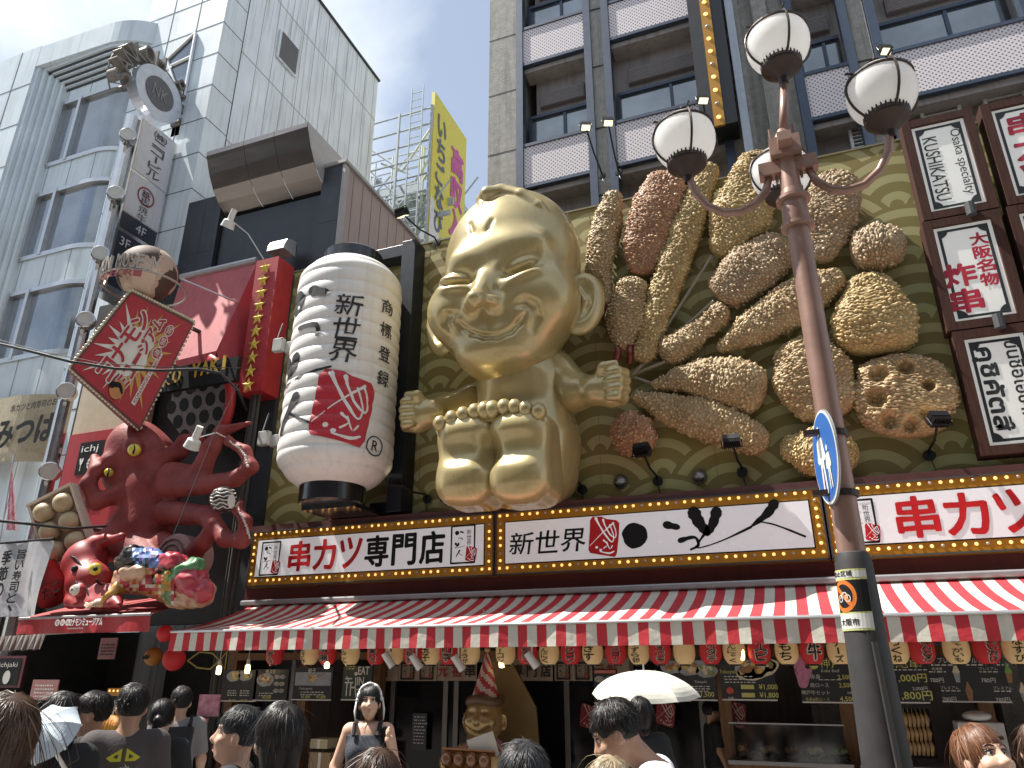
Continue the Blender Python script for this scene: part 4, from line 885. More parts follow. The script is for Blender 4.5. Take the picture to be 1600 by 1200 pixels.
def fried(px, hw, kind, label, depth=.62, holes=None, endr=(.9, .9), stick=None, tail=None, seed=1, grain=.043):
    P3 = [at(x, y, KY) for x, y in px]; sc = 1 / 110.0
    pts = [(p.x, p.z) for p in P3]; ws = [w * sc for w in hw]
    t = thing('fried_skewer', label, 'fried skewer', (P3[0].x, KY, P3[0].z), 'giant crumbed skewers fanned out on the gold board')
    A, Wd, Ln = smooth_spine(pts, ws, 60); A = np.array(A)
    res = .0105; nl = int(min(260, max(40, (Ln + Wd[0] + Wd[-1]) / res)));  A, Wd, Ln = smooth_spine(pts, ws, nl)
    # rounded ends
    T = np.gradient(A, axis=0); T /= np.linalg.norm(T, axis=1)[:, None]; N = np.stack([-T[:, 1], T[:, 0]], 1)
    cap0 = [(math.sin(a), math.cos(a)) for a in np.linspace(math.pi / 2 * .97, .1, max(4, int(Wd[0] / res)))]; cap1 = [(math.sin(a), math.cos(a)) for a in np.linspace(.1, math.pi / 2 * .97, max(4, int(Wd[-1] / res)))]
    rows = [(A[0] - T[0] * Wd[0] * endr[0] * s, N[0], Wd[0] * c) for s, c in cap0] + [(A[i], N[i], Wd[i]) for i in range(nl)] + [(A[-1] + T[-1] * Wd[-1] * endr[1] * s, N[-1], Wd[-1] * c) for s, c in cap1]
    nr = int(min(180, max(40, 2 * math.pi * max(Wd) * .8 / res))); ang = np.linspace(0, 2 * math.pi, nr, endpoint=False)
    C = np.array([r[0] for r in rows]); NN = np.array([r[1] for r in rows]); ww = np.array([r[2] for r in rows])
    ca, sa = np.cos(ang), np.sin(ang); ex = .8                                  # slightly squared section
    fx = np.sign(ca) * abs(ca) ** ex; fy = np.sign(sa) * abs(sa) ** ex
    X = C[:, 0][:, None] + NN[:, 0][:, None] * ww[:, None] * fx[None]; Z = C[:, 1][:, None] + NN[:, 1][:, None] * ww[:, None] * fx[None]
    dm = np.minimum(ww * depth + .03, .32); Y = KY - dm[:, None] * fy[None]
    P = np.stack([X, Y, Z], 2).reshape(-1, 3); nor = np.stack([NN[:, 0][:, None] * fx[None] * np.ones_like(X), -np.ones_like(X) * fy[None], NN[:, 1][:, None] * fx[None] * np.ones_like(X)], 2).reshape(-1, 3); nor /= np.linalg.norm(nor, axis=1)[:, None] + 1e-9
    lowf = np.array([mn.noise(Vector(p) * 3.1 + Vector((seed * 3.7, 0, 0))) for p in P]); P = P + nor * (lowf * .03)[:, None]
    if holes:
        for hx, hy, hr in holes:
            q = at(hx, hy, KY - .3); dist = np.hypot(P[:, 0] - q.x, P[:, 2] - q.z); f = np.clip(1.25 - dist / (hr * sc * .95), 0, 1); P[:, 1] += np.where(P[:, 1] < KY, np.minimum(.15, f * .2), 0)
    d, gi, sec = worley(P, grain, seed); d2, g2, _ = worley(P, grain * .5, seed + 5)
    bumpy = np.clip((sec - d) * 1.6, 0, 1) ** .6; P = P + nor * ((bumpy * (.4 + .85 * gi) * .042) + np.clip(.8 - d2, 0, 1) * .012 - .018)[:, None]
    gr = np.clip(.04 + .48 * gi * bumpy + .46 * bumpy + .10 * lowf, 0, 1)  # random tone per crumb, with crevice shade between crumbs put into the colour
    n = len(rows); i = np.arange(n - 1)[:, None] * nr; j = np.arange(nr)[None]; jn = (j + 1) % nr
    Fq = np.stack([i + j, i + nr + j, i + nr + jn, i + jn], 2).reshape(-1, 4)
    ends = [list(range(nr)), [(n - 1) * nr + k for k in range(nr)][::-1]]
    fl = [tuple(q) for q in Fq] + [tuple(e) for e in ends]
    mkobj('crumb_coating', P, fl, CR[kind], t, True, None, gr)
    if stick:
        q = MB(); a, b = at(*stick[0], 9.72), at(*stick[1], 9.8); q.tube([a, b], .022, 8); q.obj('stick', STICK, t)
    if tail:
        q = MB()
        for a, b, r in tail: a3, b3 = at(*a, 9.7), at(*b, 9.74); q.tube([b3, a3.lerp(b3, .5), a3], [r * .7, r, r * .8], 8)
        q.obj('tail', TAIL, t, True)
    return t
H0 = (988, 585)
fried([(944, 470), (936, 420), (946, 360), (957, 312)], [17, 22, 26, 17], 'tan', 'slender fried prawn at the left of the fan, brown fringe tail down', tail=[((942 + k * 4, 470), (932 + k * 5, 500), .016) for k in range(5)], seed=1)
fried([(1003, 415), (1012, 370), (1028, 320), (1040, 282)], [26, 40, 42, 32], 'red', 'broad reddish fried slab next to the slender prawn', depth=.45, seed=2, endr=(.7, .5))
fried([(1008, 553), (1030, 480), (1062, 390), (1090, 315), (1108, 268)], [18, 23, 25, 22, 15], 'gold', 'longest fried stick, leaning up to the left street lamp arm', stick=((1003, 570), H0), seed=3)
fried([(977, 532), (980, 500), (988, 455)], [20, 34, 27], 'tan', 'short plump fried prawn with two dark red tails above the fist', tail=[((967, 540), (962, 568), .055), ((985, 540), (984, 570), .055)], seed=4)
fried([(1135, 380), (1155, 340), (1172, 295), (1182, 250)], [28, 48, 42, 28], 'gold', 'big golden fried piece at the top, behind the rear lamp globe', depth=.45, stick=((1112, 400), (1010, 560)), seed=5, endr=(.9, .5))
fried([(1135, 455), (1170, 425), (1212, 392)], [32, 44, 34], 'brown', 'dark nutty fried block left of the lamp post', depth=.5, stick=((1115, 470), (1000, 575)), seed=6, endr=(.6, .6))
fried([(1052, 548), (1080, 527), (1098, 514), (1122, 492)], [24, 20, 16, 20], 'tan', 'small peanut shaped fried piece in the middle of the fan', stick=((1040, 565), H0), seed=7)
fried([(1128, 543), (1175, 515), (1230, 480), (1280, 450), (1302, 438)], [8, 26, 34, 28, 18], 'tan', 'long tapering fried piece passing behind the lamp post', seed=8)
fried([(1282, 388), (1295, 340), (1305, 295)], [26, 42, 36], 'brown', 'large fried slab right of the lamp post near the board top', depth=.4, seed=9)
fried([(1350, 392), (1368, 388), (1386, 386)], [32, 36, 32], 'brown', 'small oval fried piece, darkest one, above the chestnut shaped one', endr=(.6, .8), seed=10, depth=.7, grain=.05)
fried([(1368, 530), (1364, 495), (1358, 452)], [52, 56, 34], 'gold', 'chestnut shaped golden fried piece above the lotus root slice', depth=.5, seed=11, endr=(.45, .7), grain=.048)
fried([(1412, 650), (1411, 618), (1411, 588)], [56, 66, 56], 'tan', 'fried lotus root slice with ring of round holes', depth=.36, endr=(.55, .55), seed=12, holes=[(1375, 580, 12), (1417, 568, 11), (1452, 598, 8), (1372, 617, 13), (1450, 642, 9), (1393, 651, 12), (1424, 657, 10)])
fried([(1290, 625), (1268, 585), (1252, 552)], [44, 54, 40], 'tan', 'broad fried cutlet behind the lamp post above the blue sign', depth=.45, seed=13, endr=(.7, .6))
fried([(1240, 700), (1275, 706), (1312, 710)], [20, 38, 28], 'gold', 'low rounded fried piece behind the blue round sign', depth=.6, seed=14)
fried([(1030, 600), (1080, 592), (1140, 600), (1175, 610)], [8, 26, 40, 34], 'tan', 'leaf shaped fried piece pointing at the fist', stick=((1015, 598), (992, 590)), seed=15, endr=(1.5, .6))
fried([(1000, 622), (1060, 642), (1120, 662), (1180, 688)], [10, 25, 31, 22], 'tan', 'long lower fried stick slanting down to the right', seed=16, endr=(1.2, .9))
fried([(978, 665), (990, 680), (1003, 692)], [26, 34, 26], 'red', 'small round fried ball below the fist', seed=17, endr=(.7, .7))

# ================================================================== octopus shop
OCT = mat('octopus red paint', (.215, .03, .03), .58, var=.3, scale=2.6, col2=(.30, .068, .06), bump=.3, bscale=22, spec=.3)
REDS = mat('shop red panel', (.38, .022, .028), .5, var=.15, streak=.15); REDT = mat('faded red canopy', (.44, .11, .12), .7, var=.12, scale=2, streak=.2)
OFF = mat('shop off white', (.60, .57, .50), .6)
ob = thing('octopus_shop', 'narrow dark shop front with red sloping canopy left of the restaurant', 'shop', (-11, 10, 0))
q = MB(); q.box(-13.4, -8.62, 10.02, 10.25, 2.6, 9.2); q.box(-13.4, -13.2, 10.02, 12, 0, 2.6); q.box(-8.75, -8.62, 9.9, 12, 0, 2.6); q.box(-13.2, -8.75, 11.8, 12, 0, 2.6); q.obj('wall', mat('dark shop wall', (.022, .022, .022), .7, var=.4), ob)  # near black wall colour with random mottling
a, b = at(283, 437, 9.9), at(402, 410, 9.9); c, d = at(338, 548, 9.25), at(240, 572, 9.25)
q = MB(); q.quad(d, c, b, a); ca = q.obj('sloping_canopy', REDT, ob)
e, f_ = at(352, 600, 9.3), at(408, 605, 9.9)
q = MB(); q.poly([c, e, f_, b]); q.quad(c, d, d + Vector((0, .03, -.4)), c + Vector((0, .03, -.4))); q.obj('canopy_cheek', REDS, ob)
q = MB(); q.tube([a + Vector((0, 0, .05)), b + Vector((0, 0, .05))], .07, 8); q.obj('canopy_top_rail', ALU, ob)
sf = thing('star_strip', 'upright red board with a row of gold stars', 'sign', at(415, 610, 9.5)); s0, s1_ = at(416, 408, 9.45), at(393, 612, 9.45)
q = MB(); q.box(s0.x - .22, s0.x + .28, 9.45, 9.9, s1_.z, s0.z + .05); q.obj('board', REDS, sf)
STAR = mat('gold star paint', (.55, .40, .06), .4, .4); sx0 = s0.x - .0
for k in range(10):
    z = s0.z - .15 - (s0.z - s1_.z - .2) * k / 9.3; q = MB(); f2 = FACADE(sx0, 9.44, z); pts = []
    for j in range(10): r = .145 if j % 2 == 0 else .06; pts.append((r * math.sin(j * math.pi / 5), r * math.cos(j * math.pi / 5)))
    q.add([f2(0, 0, .06)] + [f2(x, y, .01) for x, y in pts], [(0, (j + 1) % 10 + 1, j + 1) for j in range(10)]); q.obj('star', STAR, sf)
# round hot plate with cups and the yellow word
hp = thing('hot_plate', 'giant dark cast iron octopus ball plate full of round hollows', 'sign', at(310, 700, 9.5))
IRON = mat('cast iron', (.16, .15, .15), .55, .3, var=.3, scale=20, bump=.2); pc = at(308, 628, 9.5); f2 = Fr(pc, (1, -.1, 0), (0, -.22, 1))
q = MB(); q.prism(f2, [(.78 * math.cos(math.pi * k / 3 + .2), .78 * math.sin(math.pi * k / 3 + .2)) for k in range(6)], -.1, 0); q.obj('plate', IRON, hp)
for r in range(-2, 3):
    for k in range(-2, 3):
        x, y = k * .33 + (r % 2) * .165, r * .285
        if math.hypot(x, y) < .68:
            q = MB(); q.lathe([(.125, .003), (.0, .0032)], None, 18, 0, Fr(f2(x, y, 0), f2.x, f2.y)); q.obj('hollow', BLK, hp)
q = MB(); q.tube([f2(.82 * math.cos(t), .82 * math.sin(t), .0) for t in [(-1.5 + 2.6 * k / 16) for k in range(17)]], .09, 8); q.obj('rim', REDS, hp, True)
yk = FACADE(*at(300, 588, 9.0)); q = MB()
for i, ch in enumerate('TAKO YAKI'):
    if ch != ' ': q.text(ch, yk, -.95 + i * .2 + (.02 if i > 4 else 0), .02 * i, .25, .17 if ch != 'I' else .05, 0, bold=.05, rot=.05)
t = thing('yellow_lettering', 'chunky yellow capital lettering above the hot plate', 'lettering', at(300, 600, 9.05)); q.obj('lettering', mat('letter yellow', (.50, .31, .03), .5), t)
q = MB(); q.box(-1.05, .95, -.2, .24, -.1, -.01, 0, yk); q.obj('backing', BLK, t)

# ---- the octopus, one skin
oc = thing('octopus', 'giant red octopus model with yellow eyes crawling out of the shop front', 'octopus figure', at(240, 860, 8.9))
O = Field((-11.9, 7.4, 3.1), (-6.8, 10.3, 6.6), .03)
A_ = lambda x, y, Y=8.8: np.array(at(x, y, Y))
O.ell(A_(212, 702, 8.9), (.47, .46, .50), .1).ell(A_(235, 712, 8.95), (.40, .42, .38), .2).ell(A_(190, 740, 8.75), (.28, .30, .36), .25)
O.ell(A_(208, 698, 8.42), (.15, .15, .15), .12).ell(A_(170, 722, 8.5), (.13, .14, .13), .12)
O.ell(A_(232, 765, 8.9), (.46, .40, .50), .25).ell(A_(225, 825, 8.9), (.46, .40, .50), .25)
for pts, rs in (([(190, 770, 8.6), (150, 785, 8.4), (138, 755, 8.3), (150, 735, 8.35), (148, 715, 8.5)], [.16, .12, .11, .10, .07]),
                ([(270, 745, 8.8), (310, 745, 8.7), (330, 700, 8.7), (345, 675, 8.8), (392, 660, 8.9)], [.24, .17, .13, .10, .03]),
                ([(255, 720, 8.9), (280, 705, 8.9), (288, 690, 8.9), (310, 685, 9)], [.2, .13, .11, .1]),
                ([(262, 762, 8.8), (320, 757, 8.6), (368, 748, 8.5), (392, 730, 8.5), (383, 705, 8.5), (358, 690, 8.55), (357, 682, 8.55)], [.20, .145, .115, .10, .085, .065, .03]),
                ([(262, 800, 8.8), (325, 806, 8.6), (352, 842, 8.5), (378, 845, 8.45), (384, 815, 8.45), (370, 795, 8.45), (378, 783, 8.45)], [.20, .145, .115, .10, .085, .065, .03]),
                ([(255, 850, 8.8), (300, 866, 8.6), (318, 848, 8.5), (333, 818, 8.5), (325, 815, 8.5)], [.2, .14, .11, .09, .07]),
                ([(200, 830, 8.8), (175, 850, 8.6), (150, 860, 8.5), (130, 880, 8.4)], [.35, .26, .2, .14]), ([(215, 860, 8.8), (240, 890, 8.6), (270, 900, 8.5)], [.35, .25, .12])):
    O.chain([A_(*p) for p in pts], rs, .07)
O.obj('body', OCT, oc)
EYE = mat('eye yellow', (.60, .48, .05), .2, coat=.5); SUCK = mat('sucker white', (.62, .58, .52), .5)
for (x, y, Y) in ((210, 703, 8.3), (170, 738, 8.42)):
    q = MB(); cc = at(x, y, Y); q.ball(cc, .10 if x > 200 else .07, 10); e_ = q.obj('eye', EYE, oc, True); q = MB(); dv = (CAM - cc).normalized(); f2 = Fr(cc + dv * (.095 if x > 200 else .066), (.3, 1, -.2) if abs(dv.y) < .5 else (1, 0, -.4), (.2, 0, 1)); q.blob(f2, (0, 0), .028, .085, 0, .012, 0, 16, rot=.5); q.obj('pupil', BLK, e_)
q = MB()
for ch in ([(389, 728), (385, 712), (376, 700), (366, 694), (360, 688)], [(391, 840), (388, 825), (382, 810), (376, 800), (374, 790)]):
    for i in range(len(ch) - 1):
        for k in range(4):
            x = ch[i][0] + (ch[i + 1][0] - ch[i][0]) * k / 4; y = ch[i][1] + (ch[i + 1][1] - ch[i][1]) * k / 4
            hp0 = O.hit(x - 2, y); q.ball(Vector(hp0) if hp0 is not None else at(x, y, 8.4), .024 - .003 * i, 5)
q.obj('sucker', SUCK, oc, True)['kind'] = 'stuff'
def lit_ball(px, py, Y, r, mats, name, label, cat, fn=None):
    q = MB(); q.ball(at(px, py, Y), r, 14); 
    if fn: fn(q, at(px, py, Y), r)
    o = q.obj(name, mats, None, True); return tag(o, label, cat)
def drizzle(q, c, r):
    d = (CAM - c).normalized(); x = Vector((1, .3, 0)); f2 = Fr(c, x - d * x.dot(d), Vector((0, 0, 1)))
    for k in range(6):
        v = -.7 + .26 * k; w = math.sqrt(max(0, 1 - v * v)); pts = []
        for j in range(9): a = -1.1 + 2.2 * j / 8; u = math.sin(a) * w; vv = v + .08 * math.sin(j * 2 + k); n3 = math.sqrt(max(.02, 1 - u * u - vv * vv)); pts.append(f2(u * r, vv * r, n3 * r * 1.02))
        q.tube(pts, .010, 5, 1)
    q.blob(Fr(f2(.55 * r, -.3 * r, .8 * r), f2.x, f2.y), (0, 0), .05, .1, 1, .03)
lit_ball(349, 781, 8.15, .19, [mat('sauce black ball', (.02, .016, .014), .3, coat=.4), SUCK], 'octopus_ball', 'black sauced octopus ball with white drizzle held by a tentacle', 'food model', drizzle)
ty = thing('ball_tray', 'tilted cream tray with six octopus balls left of the octopus', 'food model', at(115, 850, 8.2)); TRAYM = mat('tray cream', (.62, .50, .40), .6); BALLM = mat('dough ball', (.50, .36, .19), .45, var=.3, scale=5, col2=(.60, .48, .30))
tf_ = Fr(at(100, 823, 8.2), (.9, .2, .45), (-.55, -.25, .85)); q = MB(); q.box(-.34, .34, -.52, .52, -.06, 0, 0, tf_); q.box(-.38, -.34, -.52, .52, -.06, .12, 0, tf_); q.box(.34, .38, -.52, .52, -.06, .12, 0, tf_); q.box(-.38, .38, .52, .56, -.06, .14, 0, tf_); q.box(-.38, .38, -.56, -.52, -.06, .12, 0, tf_); q.obj('tray', TRAYM, ty); q = MB(); q.tube([tf_(0, 0, -.06), tf_(0, 0, -.06) + Vector((.3, 1.7, .1))], .035, 7); q.obj('bracket', DARK, ty)
for i in range(3):
    for j in (-1, 1): q = MB(); q.ball(tf_(j * .165, -.34 + i * .33, .1), .155, 12); q.obj('ball', BALLM, ty, True)

# ---- red diamond sign with starburst and bulbs
dm = thing('diamond_sign', 'red diamond sign with cream starburst and bold katakana above the octopus', 'sign', at(218, 672, 8.2))
_n3 = Vector((math.sin(R_(56)), -math.cos(R_(56)), -.06)).normalized(); _c0 = at(206, 562, 8.2)
def onpl(px, py): d = ray(px, py); return CAM + d * ((_c0 - CAM).dot(_n3) / d.dot(_n3))
dT, dR_, dB, dL = onpl(205, 456), onpl(303, 505), onpl(218, 672), onpl(110, 575)
def dmap(u, v, o=0):      # u along the lettering (lower left to upper right), v across it, both 0..1
    return dB.lerp(dR_, u).lerp(dL.lerp(dT, u), v) + _n3 * o
q = MB(); c4 = [dmap(0, 0), dmap(1, 0), dmap(1, 1), dmap(0, 1)]; bk = [p - _n3 * .3 for p in c4]
q.quad(*c4); q.quad(*bk[::-1])
for k in range(4): q.quad(c4[k], bk[k], bk[(k + 1) % 4], c4[(k + 1) % 4])
q.obj('case', mat('diamond dark edge', (.12, .03, .025), .5), dm)
q = MB(); q.flat(None, [(.02, .02), (.98, .02), (.98, .98), (.02, .98)], 0, .005, dmap); q.obj('face', REDS, dm)
q = MB()
for p in (dT.lerp(dR_, .5), dB.lerp(dR_, .5), dL.lerp(dR_, .5)): b_ = p - _n3 * .28; q.tube([b_, Vector((b_.x + .15, 10.05, b_.z))], .04, 7)
q.obj('bracket', DARK, dm)
CRM = mat('starburst cream', (.66, .62, .55), .5); ORG = mat('starburst gold', (.50, .29, .06), .5)
q = MB()
for k in range(24):
    a = 2 * math.pi * k / 24 + .1; L_ = .46 / max(abs(math.cos(a)), abs(math.sin(a))) * (.98 if k % 2 else .78)
    mi = 1 if (math.sin(a) < -.15 or math.cos(a) > .8) else 0
    q.flat(None, [(.5 + .2 * math.cos(a - .17), .52 + .2 * math.sin(a - .17)), (.5 + .2 * math.cos(a + .17), .52 + .2 * math.sin(a + .17)), (.5 + L_ * math.cos(a), .52 + L_ * math.sin(a))], mi, .010, dmap)
q.blob(None, (.5, .54), .25, .22, 0, .012, .1, 30, dmap); q.obj('starburst', [CRM, ORG], dm)
q = MB()
for mi, bold, off in ((1, .13, .018), (0, .05, .024)):
    for i, ch in enumerate('コナモン'): q.text(ch, None, .22 + i * .19, .66, .20, .165, mi, bold=bold, off=off, mapf=dmap)
    for i, ch in enumerate('ミュージアム'): q.text(ch, None, .20 + i * .128, .44, .145 if ch != 'ー' else .05, .115 if ch != 'ュ' else .09, mi, bold=bold, off=off, mapf=dmap)
for k, ch in enumerate('道頓堀'):
    u, v = .60 + .115 * k, .26; q.blob(None, (u, v), .058, .06, 1, .018, 0, 16, dmap); q.blob(None, (u, v), .049, .051, 0, .023, 0, 16, dmap); q.text(ch, None, u, v, .07, .07, 1, off=.028, mapf=dmap)
q.flat(None, [(.12, .18), (.62, .18), (.62, .235), (.12, .235)], 1, .018, dmap); q.text('KONAMON MUSEUM', None, .37, .207, .035, .46, 0, off=.024, bold=.02, mapf=dmap)
q.blob(None, (.13, .45), .085, .09, 2, .03, .03, 20, dmap); q.stroke(None, [(.13, .53), (.17, .45), (.13, .38)], [.03, .02, .01], 3, .036, dmap)
q.obj('lettering', [REDS, CRM, mat('orange dot', (.5, .2, .06), .5), BLK], dm)
PB = mat('pale bulb', (.62, .55, .38), .25, spec=.8); bm_ = MB(); bm_.ball((0, 0, 0), .032, 6); pb0 = bm_.obj('bulb', PB, None, True); PBM = pb0.data; bpy.data.objects.remove(pb0)
for i in range(4):
    for k in range(24):
        p = c4[i].lerp(c4[(i + 1) % 4], (k + .5) / 24); ce = (dT + dB + dL + dR_) / 4; p = p + (p - ce).normalized() * .02 - _n3 * .05; o = bpy.data.objects.new('bulb', PBM); COL.objects.link(o); o.parent = dm; o.location = p - wloc(dm)
# ---- globe with the ring of letters
gb = thing('globe_sign', 'weathered brown and cream globe ringed by steel capital letters', 'sign', at(235, 455, 8.3)); gc = at(230, 428, 8.3)
GM = bpy.data.materials.new('globe paint'); GM.use_nodes = True; t_ = GM.node_tree; b_ = t_.nodes['Principled BSDF']; b_.inputs['Roughness'].default_value = .7
co = _n(t_, 'ShaderNodeTexCoord'); n1 = _n(t_, 'ShaderNodeTexNoise'); n1.inputs['Scale'].default_value = 1.5; n1.inputs['Detail'].default_value = 5; t_.links.new(co.outputs['Object'], n1.inputs['Vector']); r1 = _n(t_, 'ShaderNodeValToRGB'); r1.color_ramp.interpolation = 'CONSTANT'
r1.color_ramp.elements[0].color = (.075, .042, .03, 1); r1.color_ramp.elements[1].position = .5; r1.color_ramp.elements[1].color = (.46, .33, .25, 1); k_ = r1.color_ramp.elements.new(.57); k_.color = (.55, .42, .33, 1); t_.links.new(n1.outputs['Fac'], r1.inputs[0]); t_.links.new(r1.outputs[0], b_.inputs['Base Color'])
q = MB(); q.ball(gc, .50, 20); q.obj('globe', GM, gb, True)
RNG = mat('weathered steel letters', (.42, .38, .33), .4, .5); q = MB(); gr_ = .68; ga = lambda t, z, o=0: (gc.x + (gr_ + o) * math.sin(t), gc.y - (gr_ + o) * math.cos(t), gc.z + z)
for z in (-.29, -.28): q.tube([ga(2 * math.pi * k / 40, z) for k in range(41)], .018, 6)
q.obj('ring', RNG, gb)
q = MB(); tx = 'KONAMON MUSEUM'
for i, ch in enumerate(tx):
    if ch == ' ': continue
    t0 = -1.12 + i * .165; f2 = Fr(ga(t0, -.14), (math.cos(t0), math.sin(t0), 0), (0, 0, 1)); q.text(ch, f2, 0, 0, .27, .1, 0, ext=.025)
for i, ch in enumerate('DOTONBORI'):
    t0 = -.85 + i * .19; f2 = Fr(ga(t0, -.36), (math.cos(t0), math.sin(t0), 0), (0, 0, 1)); q.text(ch, f2, 0, 0, .12, .12, 1, bold=.03)
q.obj('lettering', [RNG, mat('faded red letters', (.36, .08, .08), .5)], gb)
q = MB(); q.tube([gc + Vector((0, 0, -.45)), gc + Vector((0, .3, -.9))], .06, 8); q.tube([gc + Vector((.5, .3, -.05)), gc + Vector((.9, 1.3, -.1))], .02, 6); q.obj('bracket', ALU, gb)
# ================================================================== left side signs, floats and banners
BLX = -12.4
bs = thing('blade_sign', 'tall white blade sign with steel disc and ring of capital letters on the silver building', 'sign', atx(200, 380, BLX))
pl, pr_ = atx(222, 180, BLX), atx(277, 222, BLX); zt = pl.z; yL, yR = pl.y, pr_.y; zb = atx(180, 352, BLX).z; zb2 = atx(172, 372, BLX).z
SGN = mat('blade sign white', (.55, .55, .58), .35, var=.06, streak=.1); bl = Fr((BLX, yL, 0), (0, 1, 0), (0, 0, 1)); wd = yR - yL
q = MB(); q.box(0, wd, zb2 - 1.2, zt, -.28, 0, 0, bl); q.obj('case', CHROME, bs)
zs = zt - (zt - zb) * .49
q = MB(); q.box(.05, wd - .05, zs + .03, zt - .05, 0, .012, 0, bl); q.box(.05, wd - .05, zb + .45, zs - .03, 0, .012, 0, bl); q.box(.05, wd - .05, zb + .05, zb + .42, 0, .012, 1, bl); q.box(.05, wd - .05, zb - 1.3, zb - .05, 0, .012, 1, bl)
q.obj('panel', [SGN, mat('sign navy', (.02, .024, .04), .4)], bs)
q = MB(); q.vtext('㈱ニコービル', bl, wd * .55, (zs + zt) / 2, (zt - zs) * .86, .36, 0, bold=.02, off=.02); q.vtext('鉄板焼牛', bl, wd * .5, zb + .45 + (zs - zb - .5) * .38, (zs - zb) * .55, .24, 0, off=.02)
for a in range(20): t0, t1 = 2 * math.pi * a / 20, 2 * math.pi * (a + 1) / 20; cz = zs - .42; q.flat(bl, [(wd * .5 + .23 * math.cos(t0), cz + .23 * math.sin(t0)), (wd * .5 + .23 * math.cos(t1), cz + .23 * math.sin(t1)), (wd * .5 + .19 * math.cos(t1), cz + .19 * math.sin(t1)), (wd * .5 + .19 * math.cos(t0), cz + .19 * math.sin(t0))], 1, .02)
q.text('牛', bl, wd * .5, zs - .42, .24, .22, 1, off=.02); q.text('4F', bl, wd * .55, zb + .23, .2, None, 2, off=.02); q.text('3F', bl, wd * .25, zb - .25, .2, None, 2, off=.02)
q.obj('lettering', [mat('sign grey ink', (.06, .06, .065), .5), mat('sign brick ink', (.25, .05, .045), .5), SGN], bs)
dcn = atx(248, 147, BLX); q = MB(); du, dv = dcn.y - yL, dcn.z
q.prism(bl, [(du + .66 * math.cos(2 * math.pi * k / 40), dv + .66 * math.sin(2 * math.pi * k / 40)) for k in range(40)], -.25, .03); q.obj('disc', mat('pale steel disc', (.50, .54, .62), .3, .4), bs)
q = MB(); q.prism(bl, [(du + .40 * math.cos(2 * math.pi * k / 40), dv + .40 * math.sin(2 * math.pi * k / 40)) for k in range(40)], .03, .045, 0)
q.text('NK', bl, du, dv, .3, .42, 1, off=.055, bold=-.01)
for k in range(12): a = 2 * math.pi * k / 12; q.blob(bl, (du + .36 * math.cos(a), dv + .36 * math.sin(a)), .015, .015, 1, .05, 0, 6)
q.obj('emblem', [mat('emblem grey', (.10, .10, .11), .5), mat('emblem line', (.2, .2, .21), .5)], bs)
q = MB(); LET = mat('aged letter steel', (.20, .185, .165), .55, .3, var=.35)
for i, ch in enumerate('SANKOH BLDG'):
    if ch == ' ': continue
    a = R_(196 - i * 20.5); p = (du + .93 * math.cos(a), dv + .93 * math.sin(a))
    q.text(ch, bl, p[0], p[1], .42, .28, 0, rot=a - math.pi / 2, off=-.18, ext=.13)
    for sx in (): q.box(p[0] + sx * math.sin(a) - .02, p[0] + sx * math.sin(a) + .02, p[1] - sx * math.cos(a) - .14, p[1] - sx * math.cos(a) + .14, -.34, -.02, 0, bl)
for r in (.74, 1.1): q.tube([bl(du + r * math.cos(R_(k * 9 + 5)), dv + r * math.sin(R_(k * 9 + 5)), -.3) for k in range(24)], .018, 6)
for k in range(9): a = R_(10 + k * 24); q.tube([bl(du + .66 * math.cos(a), dv + .66 * math.sin(a), -.2), bl(du + 1.07 * math.cos(a), dv + 1.07 * math.sin(a), -.3)], .014, 5)
q.obj('letter_ring', LET, bs)
for px, py in ((292, 215), (252, 380)):
    p = atx(px, py, BLX - .2); q = MB(); q.box(BLX - .3, BLX - .05, p.y - .1, 10.3, p.z - .25, p.z + .2); q.obj('bracket', CHROME, bs)
q = MB(); p = atx(60, 760, BLX - .15); q.tube([(BLX - .15, yL - .1, p.z - 3.2), (BLX - .15, yL - .1, zt - .1)], .13, 14); q.obj('pole', CHROME, bs)
for i, (px, py) in enumerate(((200, 212), (181, 303), (157, 397), (134, 500), (104, 612), (78, 737))):
    c = at(px, py, yL - .28); t = thing('drum_lamp', ['topmost', 'second from top', 'third from top', 'fourth from top', 'fifth from top', 'lowest'][i] + ' of six steel drum lamps up the silver pole', 'lamp', c, 'steel drum lamps on the pole of the blade sign')
    f2 = Fr(c, (.75, .65, 0), (0, 0, 1)); q = MB(); q.lathe([(0, -.22), (.14, -.2), (.17, -.1), (.17, .05), (.15, .06)], None, 22, 0, f2); q.lathe([(.15, .055), (0, .05)], None, 22, 1, f2); smooth_angle(q.obj('housing', [CHROME, GREYL], t))
    q = MB(); q.tube([c + Vector((0, .05, 0)), (BLX - .15, yL - .1, c.z)], .04, 6); q.obj('arm', CHROME, t)
# cream and red light boxes under the diamond
q = MB(); f2 = FACADE(*at(165, 640, 9.6)); q.box(-.75, .9, -.75, .85, -.3, 0, 0, f2); tag(q.obj('blank_box', mat('cream light box', (.52, .44, .32), .5, var=.12)), 'blank cream light box behind the bottom of the diamond sign', 'light box')
t = thing('red_light_box', 'red light box with small black square sign left of the octopus head', 'light box', at(125, 820, 9.55)); f2 = FACADE(*at(140, 750, 9.55)); q = MB(); q.box(-.75, .9, -1.0, .95, -.3, 0, 0, f2); q.obj('box', REDS, t)
q = MB(); q.flat(f2, [(-.42, .12), (.2, .12), (.2, .75), (-.42, .75)], 0, .008); q.text('ichj', f2, -.15, .60, .17, .42, 1, off=.014); q.blob(f2, (-.05, .32), .1, .12, 1, .014, 0, 14); q.stroke(f2, [(-.33, .42), (-.3, .32), (-.27, .42)], .02, 1, .014); q.stroke(f2, [(-.3, .32), (-.3, .2)], .008, 1, .014)
